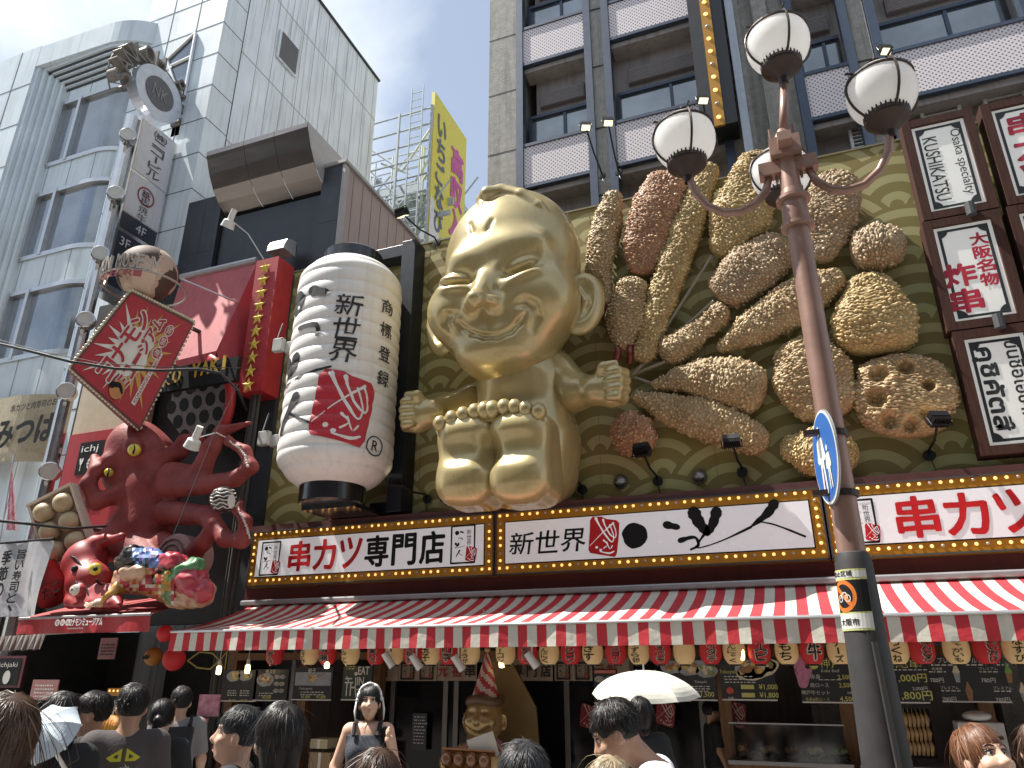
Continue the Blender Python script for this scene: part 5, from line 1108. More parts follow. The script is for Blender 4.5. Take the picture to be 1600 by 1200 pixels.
for k in (-.03, .03): q.stroke(f2, [(-.05 + k, .22), (-.05 + k, .42)], .008, 0, .018); q.stroke(f2, [(-.15, .32 + k), (.05, .32 + k)], .008, 0, .018)
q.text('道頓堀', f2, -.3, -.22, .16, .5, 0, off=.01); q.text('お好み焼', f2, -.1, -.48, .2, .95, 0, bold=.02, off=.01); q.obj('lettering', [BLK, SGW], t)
# curved shop sign band on the silver building
t = thing('curved_shop_sign', 'cream curved sign with black brush hiragana on the silver building', 'sign', at(50, 720, 9.9)); q = MB()
z0, z1 = at(50, 716, 9.95).z, at(50, 614, 9.95).z; cyp = bay_path(.35, -19)
for a, b in zip(cyp[:-1], cyp[1:]): q.quad((a[0], a[1] + .0, z0), (b[0], b[1], z0), (b[0], b[1], z1), (a[0], a[1], z1))
q.obj('band', mat('sign cream gold', (.46, .40, .28), .55, var=.2, scale=14), t, True)
f2 = FACADE(*at(45, 668, 9.93)); q = MB(); q.text('みつば', f2, -.05, -.05, .62, 1.75, 0, bold=.05, rough=.03, off=.03); q.text('串カツと肉寿司のお店', f2, .1, .48, .17, 1.5, 0, bold=.02, off=.03); q.obj('lettering', BLK, t)
# white cloth banner with brush writing, flag and small awnings
t = thing('cloth_banner', 'white cloth banner with black brush writing at the left edge', 'banner', at(20, 985, 7.6)); f2 = FACADE(*at(22, 905, 7.6)); q = MB()
for i in range(12):
    for j in range(10):
        g3 = lambda i, j: f2(-.9 + i * .125, -.52 + j * .104, .03 * math.sin(i * 1.1 + j * .4)); q.quad(g3(i, j), g3(i + 1, j), g3(i + 1, j + 1), g3(i, j + 1))
q.obj('cloth', mat('banner cloth', (.50, .50, .52), .8, var=.08, bump=.1), t, True); q = MB(); q.vtext('旨い寿司と、', f2, .12, -.04, .92, .17, 0, bold=.04, rough=.04, off=.06); q.vtext('季節の魚', f2, -.18, -.04, .92, .19, 0, bold=.04, rough=.04, off=.06); q.obj('lettering', BLK, t)
q = MB(); q.tube([f2(-.95, .54, 0), f2(.62, .54, 0)], .02, 6); q.obj('pole', BLK, t)
t = thing('pennant_flag', 'narrow pink and white patterned flag above the cloth banner', 'flag', at(20, 830, 8.6)); a = [at(18, 718, 8.6), at(10, 828, 8.6), at(29, 828, 8.6)]; q = MB()
mid = [a[1].lerp(a[2], k / 6) + Vector((0, .04 * math.sin(k * 2), 0)) for k in range(7)]
for k in range(6): q.add([a[0], mid[k], mid[k + 1]], [(0, 1, 2)])
q.obj('cloth', mat('pink print cloth', (.42, .03, .09), .7, scale=9, col2=(.7, .5, .52), var=.1), t); q = MB(); q.tube([a[0] + Vector((0, .02, .1)), a[1] + Vector((0, .02, -1.2))], .015, 6); q.obj('pole', ALU, t)
q = MB(); q.box(-19, -13.25, 9.55, 9.9, 0, 3.1); q.box(-13.25, -13.1, 9.3, 10, 0, 3.1)  # dark front of the neighbouring shop, added to keep this area dark
for k in range(6): q.box(-18.6 + k * .9, -17.85 + k * .9, 9.52, 9.55, .3, 2.7, 1)
tag(q.obj('neighbour_front', [mat('dark front boards', (.035, .028, .024), .75, var=.4), mat('dim shutter', (.07, .062, .055), .6, var=.3, scale=8)]), 'added dark boarded shop front of the left neighbour below the cloth banner', 'shop front')
ra = thing('red_awning', 'small red awning with white katakana over the octopus shop', 'awning', at(130, 990, 8.0)); q = MB(); c1, c2, c3, c4 = at(30, 968, 7.8), at(236, 958, 7.8), at(330, 930, 9.6), at(150, 938, 9.6)
c2.z = c1.z = (c1.z + c2.z) / 2; c3.z = c4.z = max(c3.z, c1.z + .4)
for k in range(8):
    A, B, C_, D_ = c1.lerp(c4, k / 8), c2.lerp(c3, k / 8), c2.lerp(c3, (k + 1) / 8), c1.lerp(c4, (k + 1) / 8); q.quad(A, B, C_, D_)
q.obj('canopy', mat('red awning cloth', (.34, .035, .035), .7, var=.2, bump=.1), ra, True); dz = at(30, 968, 7.8).z - at(24, 993, 7.8).z; q = MB(); f2 = Fr((c1 + c2) / 2, c2 - c1, (0, 0, 1)); w2 = (c2 - c1).length / 2
for k in range(24): u0, u1 = -w2 + 2 * w2 * k / 24, -w2 + 2 * w2 * (k + 1) / 24; q.quad(f2(u0, -dz, .02 * math.sin(k)), f2(u1, -dz, .02 * math.sin(k + 1)), f2(u1, 0, 0), f2(u0, 0, 0))
q.obj('valance', REDS, ra, True); q = MB(); q.text('コナモンミュージアム', f2, .12, -.075, .095, .62, 0, bold=.05, off=.035)
for k, ch in enumerate('道頓堀'): q.blob(f2, (-.42 + k * .1, -.075), .045, .045, 0, .03, 0, 14); q.text(ch, f2, -.42 + k * .1, -.075, .055, .055, 1, off=.034)
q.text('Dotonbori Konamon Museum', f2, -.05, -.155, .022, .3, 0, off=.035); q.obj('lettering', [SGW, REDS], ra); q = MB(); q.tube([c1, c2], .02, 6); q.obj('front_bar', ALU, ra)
q = MB(); a, b = at(-10, 995, 7.0), at(72, 990, 7.0); f2 = Fr(a, b - a, (0, 0, 1)); L_ = (b - a).length
for k in range(26): u0, u1 = L_ * k / 26, L_ * (k + 1) / 26; q.quad(f2(u0, -.18 - .02 * (k % 2), .02 * (k % 3)), f2(u1, -.18, .02 * ((k + 1) % 3)), f2(u1, 0, 0), f2(u0, 0, 0), k % 2)
q.quad(f2(0, 0, 0), f2(L_, 0, 0), f2(L_, .04, -.6), f2(0, .04, -.6), 0); tag(q.obj('frilled_awning', [mat('dusty cloth', (.30, .27, .25), .8), mat('dusty brown cloth', (.14, .09, .08), .8)]), 'dusty grey awning with a frilled edge at the left edge', 'awning')
# paper floats above the red awning
PRD = mat('lacquer paper red', (.30, .022, .024), .5, var=.4, scale=5, coat=.1); t = thing('octopus_float', 'red paper octopus float with curled horns over the small red awning', 'float', at(135, 945, 8.2)); FF = Field((-10.9, 7.3, 2.4), (-8.3, 9.2, 4.7), .025)
B_ = lambda x, y, Y=8.2: np.array(at(x, y, Y))
FF.ell(B_(132, 882), (.33, .30, .37), .1).ell(B_(140, 910, 8.1), (.34, .3, .3), .15).cap(B_(125, 915, 8.0), B_(124, 922, 7.8), .09, .07, .05).chain([B_(100, 905), B_(80, 905), B_(70, 885), B_(78, 865), B_(62, 860)], [.14, .12, .09, .07, .02], .06).chain([B_(60, 895, 8.2), B_(42, 890, 8.2), B_(50, 873, 8.2), B_(38, 880, 8.2)], [.1, .08, .05, .02], .05)
for k in range(5): FF.chain([B_(115 + k * 14, 925, 8.0), B_(112 + k * 17, 940, 7.9), B_(118 + k * 17, 945, 7.8)], [.13, .09, .04], .06)
FF.chain([B_(150, 850), B_(165, 843), B_(180, 842), B_(190, 838)], [.14, .08, .05, .06], .06)
FF.obj('body', PRD, t); q = MB(); cc = at(149, 889, 7.88); q.ball(cc, .09, 8); q.obj('eye', EYE, t, True); q = MB(); q.ball(at(149, 889, 7.8), .032, 6); q.obj('pupil', BLK, t, True); q = MB()
for ln_ in ([(108, 868), (118, 872), (128, 884)], [(138, 876), (150, 872), (162, 880)], [(112, 900), (118, 908), (122, 918)], [(150, 905), (160, 915), (172, 918)], [(128, 912), (136, 922), (140, 934)]):
    hp1 = [FF.hit(*p) for p in ln_]
    if all(h is not None for h in hp1): q.tube([Vector(h) for h in hp1], [.008, .018, .006], 6)
h2 = FF.hit(117, 889)
if h2 is not None: q.ball(Vector(h2), .05, 6)
q.obj('painted_line', BLK, t); q = MB(); q.lathe([(.08, 0), (.06, .05), (.02, .06)], None, 14, 0, FACADE(*at(118, 922, 7.75))); q.obj('spout', SUCK, t)
t = thing('red_paper_drum', 'tilted red paper lantern drum left of the octopus float', 'lantern', at(75, 945, 7.9)); a, b = at(62, 895, 7.9), at(92, 935, 7.9); d = (b - a).normalized(); q = MB(); f2 = Fr(a, d.cross(Vector((0, 1, 0))), Vector((0, -1, 0)) + d * d.y); f2.z = d
pr = [(.02, -.02)] + [(.24 + .012 * math.cos(k * math.pi), .52 * k / 40) for k in range(41)] + [(.02, .54)]
q.lathe(pr, None, 26, 0, f2); q.obj('body', PRD, t); q = MB(); q.lathe([(.22, -.03), (.25, -.03), (.25, .03), (.22, .03)], None, 26, 0, f2); q.obj('rim', BLK, t)
q = MB(); g2 = Fr(at(80, 922, 7.63), (1, 0, .5), (-.5, 0, 1)); q.text('たこ', g2, 0, 0, .16, .3, 0, bold=.03, rough=.04); q.obj('lettering', BLK, t)
t = thing('warrior_float', 'colourful paper warrior float with an outstretched arm lying on the red awning', 'float', at(250, 945, 8.1))
CL = {k: mat('float ' + k, c, .4, var=.3, scale=9, coat=.3, col2=c2) for k, c, c2 in (('crimson', (.40, .03, .05), None), ('patchwork', (.42, .10, .05), (.62, .45, .28)), ('green', (.03, .16, .07), (.12, .30, .12)), ('blue', (.04, .12, .42), (.20, .38, .62)), ('black', (.015, .015, .016), None), ('flesh', (.55, .36, .24), None), ('ochre', (.50, .27, .05), None), ('cream', (.60, .55, .45), None))}
def limb(name, pts, rs, m, ells=()):
    P3 = [B_(*p) for p in pts]; lo = np.min(P3, 0) - max(rs) - .12; hi = np.max(P3, 0) + max(rs) + .12; X = Field(lo, hi, .022); X.chain(P3, rs, .05)
    return X.obj(name, CL[m], t, lambda V: V + .012 * np.sin(V * 37)[:, [1, 2, 0]])
limb('body', [(200, 905, 8.1), (240, 900, 8.2), (285, 920, 8.2), (310, 925, 8.2)], [.2, .26, .26, .22], 'patchwork'); limb('leg', [(270, 885, 8.2), (300, 905, 8.0), (318, 925, 8.0)], [.2, .2, .14], 'crimson'); limb('sash', [(250, 905, 7.95), (285, 893, 7.9), (305, 885, 7.95), (300, 878, 8)], [.09, .1, .11, .06], 'green')
limb('sleeve', [(205, 865, 8.1), (235, 872, 8.0), (262, 882, 7.95)], [.12, .13, .1], 'blue'); limb('hair', [(190, 880, 8.0), (205, 868, 7.95), (225, 880, 7.95), (245, 890, 7.95)], [.1, .14, .1, .05], 'black'); limb('face', [(198, 895, 7.92), (222, 892, 7.92)], [.11, .12], 'flesh'); limb('forearm', [(190, 915, 8.0), (178, 925, 7.9), (162, 940, 7.8)], [.1, .08, .055], 'ochre')
hnd = limb('hand', [(160, 941, 7.8), (148, 944, 7.75)], [.06, .05], 'flesh')
for k in range(4): limb('finger', [(150, 941 + k * 2, 7.74), (140, 943 + k * 1.6, 7.72), (131, 943 + k * 1.5, 7.72)], [.022, .02, .014], 'flesh')
limb('fist', [(262, 878, 7.95), (275, 878, 7.9)], [.14, .12], 'crimson')
rng.seed(4); q = MB(); WF = Field((-10.6, 7.3, 2.4), (-8.0, 9.0, 4.6), .03)
for P_, R2 in (([(200, 905, 8.1), (240, 900, 8.2), (285, 920, 8.2), (310, 925, 8.2)], [.2, .26, .26, .22]), ([(270, 885, 8.2), (300, 905, 8.0), (318, 925, 8.0)], [.2, .2, .14]), ([(250, 905, 7.95), (285, 893, 7.9), (305, 885, 7.95), (300, 878, 8)], [.09, .1, .11, .06]), ([(205, 865, 8.1), (235, 872, 8.0), (262, 882, 7.95)], [.12, .13, .1]), ([(190, 880, 8.0), (205, 868, 7.95), (225, 880, 7.95), (245, 890, 7.95)], [.1, .14, .1, .05])): WF.chain([B_(*p) for p in P_], R2, .02)
wp = {}
for ix in range(30):
    for iy in range(18):
        h0 = WF.hit(182 + ix * 5, 856 + iy * 5.2)
        if h0 is not None: wp[ix, iy] = Vector(h0)
for (ix, iy), p in wp.items():
    nb4 = [wp.get((ix + dx, iy + dy)) for dx, dy in ((0, 0), (1, 0), (1, 1), (0, 1))]
    if any(v is None for v in nb4) or max((v - p).length for v in nb4) > .16: continue
    px, py = 182 + ix * 5, 856 + iy * 5.2; ck = ((ix + iy // 2) // 4 + (iy + ix // 3) // 3) % 2; gh = int(abs(mn.noise(Vector((ix * .28, iy * .4, 1.7)))) * 997); tow = lambda v: v + (CAM - v).normalized() * .05
    if px > 262 and py > 895: mi = 0 if ck else 1
    elif 248 < px < 310 and py > 880: mi = 4 if ck else 5
    elif px > 205 and py < 885: mi = 6 if gh % 3 else (7 if ck else 3)
    elif px < 215 and py < 890: mi = 3
    else: mi = (1, 2, 0, 1, 8)[(gh // 60) % 5]
    v4 = [tow(v) for v in nb4]; ce = sum(v4, Vector()) / 4; q.quad(*[ce + (v - ce) * (.98 if gh % 7 else .86) for v in v4[::-1]], mi)
q.obj('patch', [CL['cream'], CL['crimson'], CL['ochre'], CL['black'], CL['green'], CL['ochre'], CL['blue'], mat('float violet', (.12, .06, .30), .4), CL['flesh']], t); t2 = thing('rolled_mat', 'pinkish spiral roll standing behind the warrior float', 'food model', at(268, 860, 8.7)); f2 = FACADE(*at(268, 868, 8.45)); q = MB(); q.lathe([(.0, .0), (.30, 0), (.33, -.05), (.33, -.5), (0, -.5)], None, 30, 0, f2); q.obj('roll', mat('dusty pink roll', (.36, .22, .20), .6), t2); q = MB(); q.tube([f2((.05 + .24 * a / 18) * math.cos(a), (.05 + .24 * a / 18) * math.sin(a), .01) for a in [k * .35 for k in range(52)]], .012, 5); q.obj('spiral', mat('roll line', (.15, .07, .06), .6), t2)
# goose neck lamps and cables
for (a, b, lab) in (((412, 405, 9.4), (360, 343, 8.7), 'white cup lamp on a long thin rod above the star board'), ((365, 690, 8.9), (305, 685, 8.2), 'white cup lamp on a rod in front of the octopus tentacles')):
    A, B = at(*a), at(*b); t = thing('cup_lamp', lab, 'lamp', A); q = MB(); q.tube([A, A.lerp(B, .5) + Vector((0, 0, .12)), B], .012, 6); q.obj('rod', ALU, t); d = Vector((-.5, .2, -.8)).normalized(); f2 = Fr(B, d.cross(Vector((0, 1, 0))), (0, 1, 0)); f2.z = d; f2.y = d.cross(f2.x)
    q = MB(); q.lathe([(.0, -.2), (.05, -.2), (.055, 0), (.1, .03), (.12, .16), (.11, .16), (.09, .05), (0, .04)], None, 20, 0, f2); smooth_angle(q.obj('shade', mat('lamp white', (.62, .61, .58), .45), t))
CAB = mat('black cable', (.012, .014, .014), .5)
def cable(pts, r, label, sag=0): q = MB(); q.tube([at(*p) for p in pts], r, 6); tag(q.obj('cable', CAB), label, 'cable', 'overhead cables at the left')
cable([(-20, 533, 6.6), (40, 547, 6.7), (110, 565, 6.9), (180, 576, 7.1), (250, 579, 7.3), (310, 577, 7.5), (345, 583, 7.7), (372, 610, 8.2), (385, 640, 9.4)], .022, 'thick black overhead cable crossing the diamond sign')
cable([(-20, 526, 6.9), (60, 548, 6.8), (160, 568, 7.0), (260, 574, 7.2), (420, 575, 9.8)], .006, 'thin overhead wire just above the thick cable')
cable([(-20, 812, 6.5), (40, 818, 6.8), (110, 826, 7.4), (165, 822, 8.2)], .02, 'black cable above the cloth banner')
cable([(372, 600, 8.2), (330, 690, 8.0), (270, 838, 7.6)], .005, 'thin guy wire running down in front of the octopus')
q = MB()
for x, w in ((-8.5, .05), (-8.42, .03), (-8.58, .025)): q.tube([(x, 9.6, .5), (x, 9.62, 7.2)], w, 8)
for z in (1.2, 2.5, 3.8, 5.1): q.box(-8.66, -8.34, 9.6, 9.72, z, z + .08)
tag(q.obj('drain_pipes', mat('dark pipes', (.05, .045, .04), .55)), 'bundle of dark drain pipes between octopus shop and lantern', 'pipes')
for px, py, Y in ((433, 538, 9.3), (410, 684, 9.3)):
    t = thing('junction_box', 'grey electric box beside the lantern, ' + ('below the stars' if py < 600 else 'level with the seal'), 'electric box', at(px, py, Y)); f2 = FACADE(*at(px, py, Y)); q = MB(); q.box(-.1, .1, -.12, .12, -.1, 0, 0, f2); q.box(.1, .26, -.14, .06, -.2, -.08, 0, f2); q.obj('box', mat('box grey', (.42, .42, .40), .5), t, bevel=.01); q = MB()
    for sx in (-.08, .08):
        for sz in (-.1, .1): q.lathe([(.012, 0), (.0, .008)], None, 8, 0, Fr(f2(sx, sz, 0), f2.x, f2.y))
    q.tube([f2(-.05, .12, -.05), f2(-.1, .5, -.2)], .015, 6); q.obj('screw', DARK, t)

# ================================================================== street lamp
BRZ = mat('brown lamp paint', (.31, .19, .15), .36, .25, var=.22, scale=3, streak=.25, bump=.05); SLV = mat('grey pole sleeve', (.032, .031, .031), .6, 0, var=.3, scale=5, streak=.2); GLB = mat('opal glass', (.86, .86, .85), .12, coat=.6, var=.02)
_t = GLB.node_tree; _b = _t.nodes['Principled BSDF']; _tr = _n(_t, 'ShaderNodeBsdfTranslucent'); _tr.inputs[0].default_value = (.95, .95, .94, 1); _mx = _n(_t, 'ShaderNodeMixShader'); _mx.inputs[0].default_value = .55
_o = [n for n in _t.nodes if n.type == 'OUTPUT_MATERIAL'][0]; _t.links.new(_b.outputs[0], _mx.inputs[1]); _t.links.new(_tr.outputs[0], _mx.inputs[2]); _t.links.new(_mx.outputs[0], _o.inputs[0]); BRD = mat('dark bronze', (.045, .03, .026), .42, .4, var=.25)
PX, PYy = .27, 4.6
sp_ = thing('street_lamp', 'brown street lamp with opal globes on curled arms', 'street lamp', (PX, PYy, 0))
q = MB(); q.lathe([(.075, 2.4), (.072, 4.7), (.066, 5.0), (.06, 5.3)], (PX, PYy, 0), 28); q.obj('pole', BRZ, sp_, True)
q = MB(); q.lathe([(.0, 0), (.19, 0), (.19, .05), (.15, .1), (.135, .3), (.12, 1.4), (.098, 2.42), (.085, 2.47), (.07, 2.48)], (PX, PYy, 0), 32); smooth_angle(q.obj('sleeve', SLV, sp_))
q = MB(); q.tube([(PX + .03, PYy - .115, 2.0), (PX + .05, PYy - .13, 1.2), (PX + .06, PYy - .14, .1)], .016, 6); q.obj('cable_cover', SLV, sp_)
q = MB()
for z, r in ((4.62, .105), (4.83, .11)): q.lathe([(.07, z - .02), (r, z - .012), (r, z + .012), (.07, z + .02)], (PX, PYy, 0), 28)
q.lathe([(.078, 4.6), (.088, 4.66), (.08, 4.85), (.075, 4.9)], (PX, PYy, 0), 28); q.box(PX - .1, PX + .1, PYy - .1, PYy + .1, 5.16, 5.3); q.box(PX - .045, PX + .045, PYy - .19, PYy + .19, 5.2, 5.27); q.box(PX - .19, PX + .19, PYy - .045, PYy + .045, 5.05, 5.15); q.lathe([(.07, 5.28), (.09, 5.3), (.05, 5.38), (.03, 5.42)], (PX, PYy, 0), 20); smooth_angle(q.obj('collar', BRZ, sp_))
def globe(c, r=.225):
    g_ = MB(); g_.ball(c, r, 18); go = g_.obj('globe', GLB, sp_, True)
    k = MB(); k.lathe([(.03, -r - .15), (.04, -r - .1), (.08, -r - .055), (.138, -r - .005), (.145, -r + .01), (.13, -r + .045), (0, -r + .04)], c, 26)
    for j in range(30): a = 2 * math.pi * j / 30; k.tube([(c.x + .134 * math.cos(a), c.y + .134 * math.sin(a), c.z - r + .005), (c.x + .142 * math.cos(a), c.y + .142 * math.sin(a), c.z - r + .06)], [.012, .004], 5)
    k.obj('cup', BRD, go)
    k = MB()
    for a in (R_(20), R_(110), R_(200), R_(290)):
        k.tube([(c.x + (r + .012) * math.cos(a) * math.cos(b), c.y + (r + .012) * math.sin(a) * math.cos(b), c.z + (r + .012) * math.sin(b)) for b in [R_(-60 + 150 * j / 14) for j in range(15)][:11]] + [(c.x + (r + .05) * math.cos(a) * .8, c.y + (r + .05) * math.sin(a) * .8, c.z + r * .78)], .009, 6)
    k.tube([(c.x + (r + .008) * math.cos(R_(22)) * math.cos(b), c.y + (r + .008) * math.sin(b), c.z + r * .42 + 0 * b) if False else (c.x + (r * .91 + .008) * math.cos(b), c.y + (r * .91 + .008) * math.sin(b), c.z + r * .42) for b in [2 * math.pi * j / 32 for j in range(33)]], .010, 6)
    k.lathe([(.0, r + .10), (.02, r + .06), (.05, r + .045), (.012, r + .035), (.03, r + .01), (.05, r - .01)], c, 14); k.obj('cage', BRD, go)
globe(Vector((PX + .07, PYy, 6.19)))
q = MB(); q.tube([(PX + .0, PYy, 5.35), (PX + .04, PYy, 5.6), (PX + .07, PYy, 5.83)], [.03, .032, .028], 12); q.obj('arm', BRZ, sp_, True)
_lp = [(1203, 272), (1196, 300), (1180, 320), (1158, 331), (1132, 333), (1106, 322), (1087, 302), (1077, 278), (1074, 262)]
AS = [((PX - at(x, y, 4.6).x) / .67, at(x, y, 4.6).z) for x, y in _lp] + [(1.0, 5.2)]
for dx, dy in ((.66, 0), (-.67, 0), (-.02, .66)):
    c = Vector((PX + dx, PYy + dy, 5.53)); globe(c); q = MB()
    ring = [Vector((PX + dx * s_, PYy + dy * s_, z)) for s_, z in AS]
    q.tube(ring, [.024] + [.028] * 8 + [.026], 12); q.obj('arm', BRZ, sp_, True)
    q = MB(); q.tube([Vector((PX + dx * .12, PYy + dy * .12, z)) for z in (5.0, 5.3, 5.45)], .010, 6); q.obj('scroll', BRZ, sp_)
# round blue sign strapped to the pole
rsn = thing('round_sign', 'round blue sign with white walking figures strapped to the lamp post', 'road sign', (PX - .08, PYy - .1, 2.65)); cc = at(1290, 714, PYy - .12); f2 = Fr(cc, (.20, -.98, 0), (0, 0, 1)); rr = .275
q = MB(); q.prism(f2, [(rr * math.cos(2 * math.pi * k / 48), rr * math.sin(2 * math.pi * k / 48)) for k in range(48)], -.008, 0); q.obj('plate', mat('sign back grey', (.4, .41, .42), .4, .6), rsn)
q = MB(); SB = mat('road sign blue', (.03, .13, .42), .35, coat=.2); q.blob(f2, (0, 0), rr * .985, rr * .985, 0, .004, 0, 48); q.blob(f2, (0, 0), rr * .93, rr * .93, 1, .007, 0, 48)
for ox, sc in ((-.045, 1.0), (.085, .62)):
    T = lambda x, y: (ox + x * sc, y * sc - (.0 if sc == 1 else .07)); q.blob(f2, T(0, .165), .026 * sc, .03 * sc, 0, .011, 0, 14); q.flat(f2, [T(-.045, .12), T(-.075, -.02), T(.075, -.02), T(.045, .12)], 0, .011)
    for sx in (-1, 1): q.stroke(f2, [T(sx * .02, -.02), T(sx * .03, -.12), T(sx * .035, -.2)], [.018 * sc, .016 * sc, .012 * sc], 0, .012); q.stroke(f2, [T(sx * .05, .1), T(sx * .08, .0)], [.014 * sc, .012 * sc], 0, .012)
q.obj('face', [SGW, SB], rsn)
q = MB()
for z in (cc.z + .16, cc.z - .2): q.lathe([(.078, z - .018), (.092, z - .018), (.092, z + .018), (.078, z + .018)], (PX, PYy, 0), 24); q.box(PX - .16, PX - .05, PYy - .11, PYy - .06, z - .015, z + .015)
q.obj('strap', BRD, rsn)
# stickers wrapped on the sleeve
stk = thing('wrapped_notice', 'white and orange no bicycle notice wrapped round the lamp post sleeve', 'notice', (PX - .02, PYy - .12, 1.95)); zt_, zb_ = at(1340, 888, 4.5).z, at(1345, 985, 4.5).z; hh = zt_ - zb_
srad = lambda z: .12 + (.098 - .12) * (z - 1.4) / 1.02 + .003
def smap(u, v, o=0): r = srad(v) + o; a = u / r - math.pi / 2 - .85; return (PX + r * math.cos(a), PYy + r * math.sin(a), v)
q = MB()
def band(z0, z1, mi, o, u0=-.14, u1=.14):
    for k in range(14): a, b = u0 + (u1 - u0) * k / 14, u0 + (u1 - u0) * (k + 1) / 14; q.quad(smap(a, z0, o), smap(b, z0, o), smap(b, z1, o), smap(a, z1, o), mi)
band(zb_, zt_, 3, .001); band(zb_ + .01, zb_ + hh * .27, 0, .0018); band(zt_ - hh * .14, zt_ - .01, 0, .0018); band(zb_ + hh * .3, zt_ - hh * .18, 1, .0018)
mz = (zb_ + hh * .3 + zt_ - hh * .18) / 2; mf = lambda u, v, o: smap(u, v, o)
for k in range(36):
    a, b = 2 * math.pi * k / 36, 2 * math.pi * (k + 1) / 36; q.flat(None, [(.075 * math.cos(a), mz + .085 * math.sin(a)), (.075 * math.cos(b), mz + .085 * math.sin(b)), (.055 * math.cos(b), mz + .063 * math.sin(b)), (.055 * math.cos(a), mz + .063 * math.sin(a))], 2, .0026, mf)
q.stroke(None, [(-.045, mz + .05), (.045, mz - .05)], .011, 2, .0028, mf)
for sx in (-.025, .025):
    for k in range(16): a, b = 2 * math.pi * k / 16, 2 * math.pi * (k + 1) / 16; q.flat(None, [(sx + .018 * math.cos(a), mz - .012 + .02 * math.sin(a)), (sx + .018 * math.cos(b), mz - .012 + .02 * math.sin(b)), (sx + .013 * math.cos(b), mz - .012 + .015 * math.sin(b)), (sx + .013 * math.cos(a), mz - .012 + .015 * math.sin(a))], 0, .0032, mf)
q.stroke(None, [(-.025, mz - .012), (-.005, mz + .015), (.018, mz + .015), (.025, mz - .012)], .003, 0, .0032, mf); q.text('禁止区域', None, 0, zt_ - hh * .07, hh * .09, .13, 4, mapf=mf, off=.0026, bold=.02); q.text('大阪市', None, .01, zb_ + hh * .14, hh * .11, .12, 4, mapf=mf, off=.0026, bold=.02)
q.obj('sticker', [mat('sticker white', (.60, .60, .57), .5, var=.1), BLK, mat('sticker orange', (.62, .16, .02), .5), mat('sticker lime edge', (.50, .52, .20), .5), mat('sticker ink', (.03, .03, .03), .5)], stk)
# ================================================================== under the awning
LRED = mat('lantern paper red', (.50, .022, .03), .6, var=.12, emit=(1, .05, .05), es=.02); LCRM = mat('lantern paper cream', (.66, .45, .22), .6, var=.12, emit=(1, .68, .3), es=.05); LINK = mat('lantern lettering', (.015, .012, .012), .6); LOUT = mat('lantern letter edge', (.72, .62, .52), .6)
names = [(430, 'R', 'うずら'), (484, 'C', 'ささみ'), (512, 'R', '牛串'), (548, 'C', 'れんこん'), (588, 'R', 'うまいで'), (616, 'C', 'いか'), (645, 'R', '玉ねぎ'), (674, 'C', '玉子'), (702, 'R', '山芋'), (735, 'C', 'しょうが'), (790, 'C', 'ベーコン'), (824, 'R', 'はちみつ'), (858, 'C', 'にんにく'), (892, 'R', 'レンコン'), (926, 'C', 'きす'), (962, 'R', 'ヤングコーン'), (998, 'C', 'うずら卵'), (1031, 'R', 'アスパラ'), (1069, 'C', ''), (1110, 'R', 'ホタテ'), (1147, 'C', 'こんにゃく'), (1186, 'R', 'エビ'), (1229, 'C', 'もち'), (1268, 'R', '牛'), (1311, 'C', 'チーズ'), (1356, 'R', 'なんこつ'), (1400, 'C', 'つくね'), (1440, 'R', 'とんとろ'), (1494, 'C', 'じゃがいも'), (1541, 'R', 'しいたけ'), (1588, 'C', 'なすび')]
lprof = [(.075, -.178), (.075, -.165)] + [(.121 * (1 - abs(t) ** 3.0 * .46) + .003 * math.cos(i * math.pi), .138 * t) for i, t in enumerate([-1 + 2 * k / 24 for k in range(25)])] + [(.075, .165), (.075, .178)]
LM = {}
for i, (px, col, tx) in enumerate(names):
    c = at(px, 1022 - (px - 430) * .007, 8.95); red = col == 'R'
    lab = f"small {'red' if red else 'cream'} paper lantern under the awning " + (f"lettered {tx}" if tx else 'with no writing facing the street')
    t = thing('hanging_lantern', lab, 'lantern', c, 'small paper lanterns under the striped awning')
    if col not in LM:
        q = MB(); q.lathe(lprof[2:-2], (0, 0, 0), 28); o = q.obj('b', LRED if red else LCRM, None, True); q = MB(); q.lathe([(0, -.155), (.06, -.155), (.06, -.135), (0, -.135)], (0, 0, 0), 20); q.lathe([(0, .135), (.06, .135), (.06, .16), (0, .16)], (0, 0, 0), 20); q.tube([(0, 0, .16), (0, 0, .32)], .006, 5); o2 = q.obj('c', LBK, None); LM[col] = (o.data, o2.data); off = (o.location.copy(), o2.location.copy()); LM[col] += off; bpy.data.objects.remove(o); bpy.data.objects.remove(o2)
    for nm, k in (('paper_body', 0), ('rim', 1)): o = bpy.data.objects.new(nm, LM[col][k]); COL.objects.link(o); o.parent = t; o.location = LM[col][k + 2]
    if tx:
        th = math.atan2(-c.x, c.y) * -.25 + (.25 if red else -.1)
        def sm(u, v, o=0): a = u / .121 + th; k = .121 * (1 - min(1, abs(v / .138)) ** 3 * .46) + .006 + o; return (c.x + k * math.sin(a), c.y - k * math.cos(a), c.z + v)
        q = MB(); n = len(tx); hgt = .23 if n > 2 else .19
        if red: q.vtext(tx, None, 0, -.01, hgt, .10 if n > 2 else .13, 1, bold=.11, mapf=lambda u, v, o: sm(u, v, 0), res=2)
        q.vtext(tx, None, 0, -.01, hgt, .09 if n > 2 else .12, 0, bold=.03, mapf=lambda u, v, o: sm(u, v, .004), res=2); q.obj('lettering', [LINK, LOUT], t)
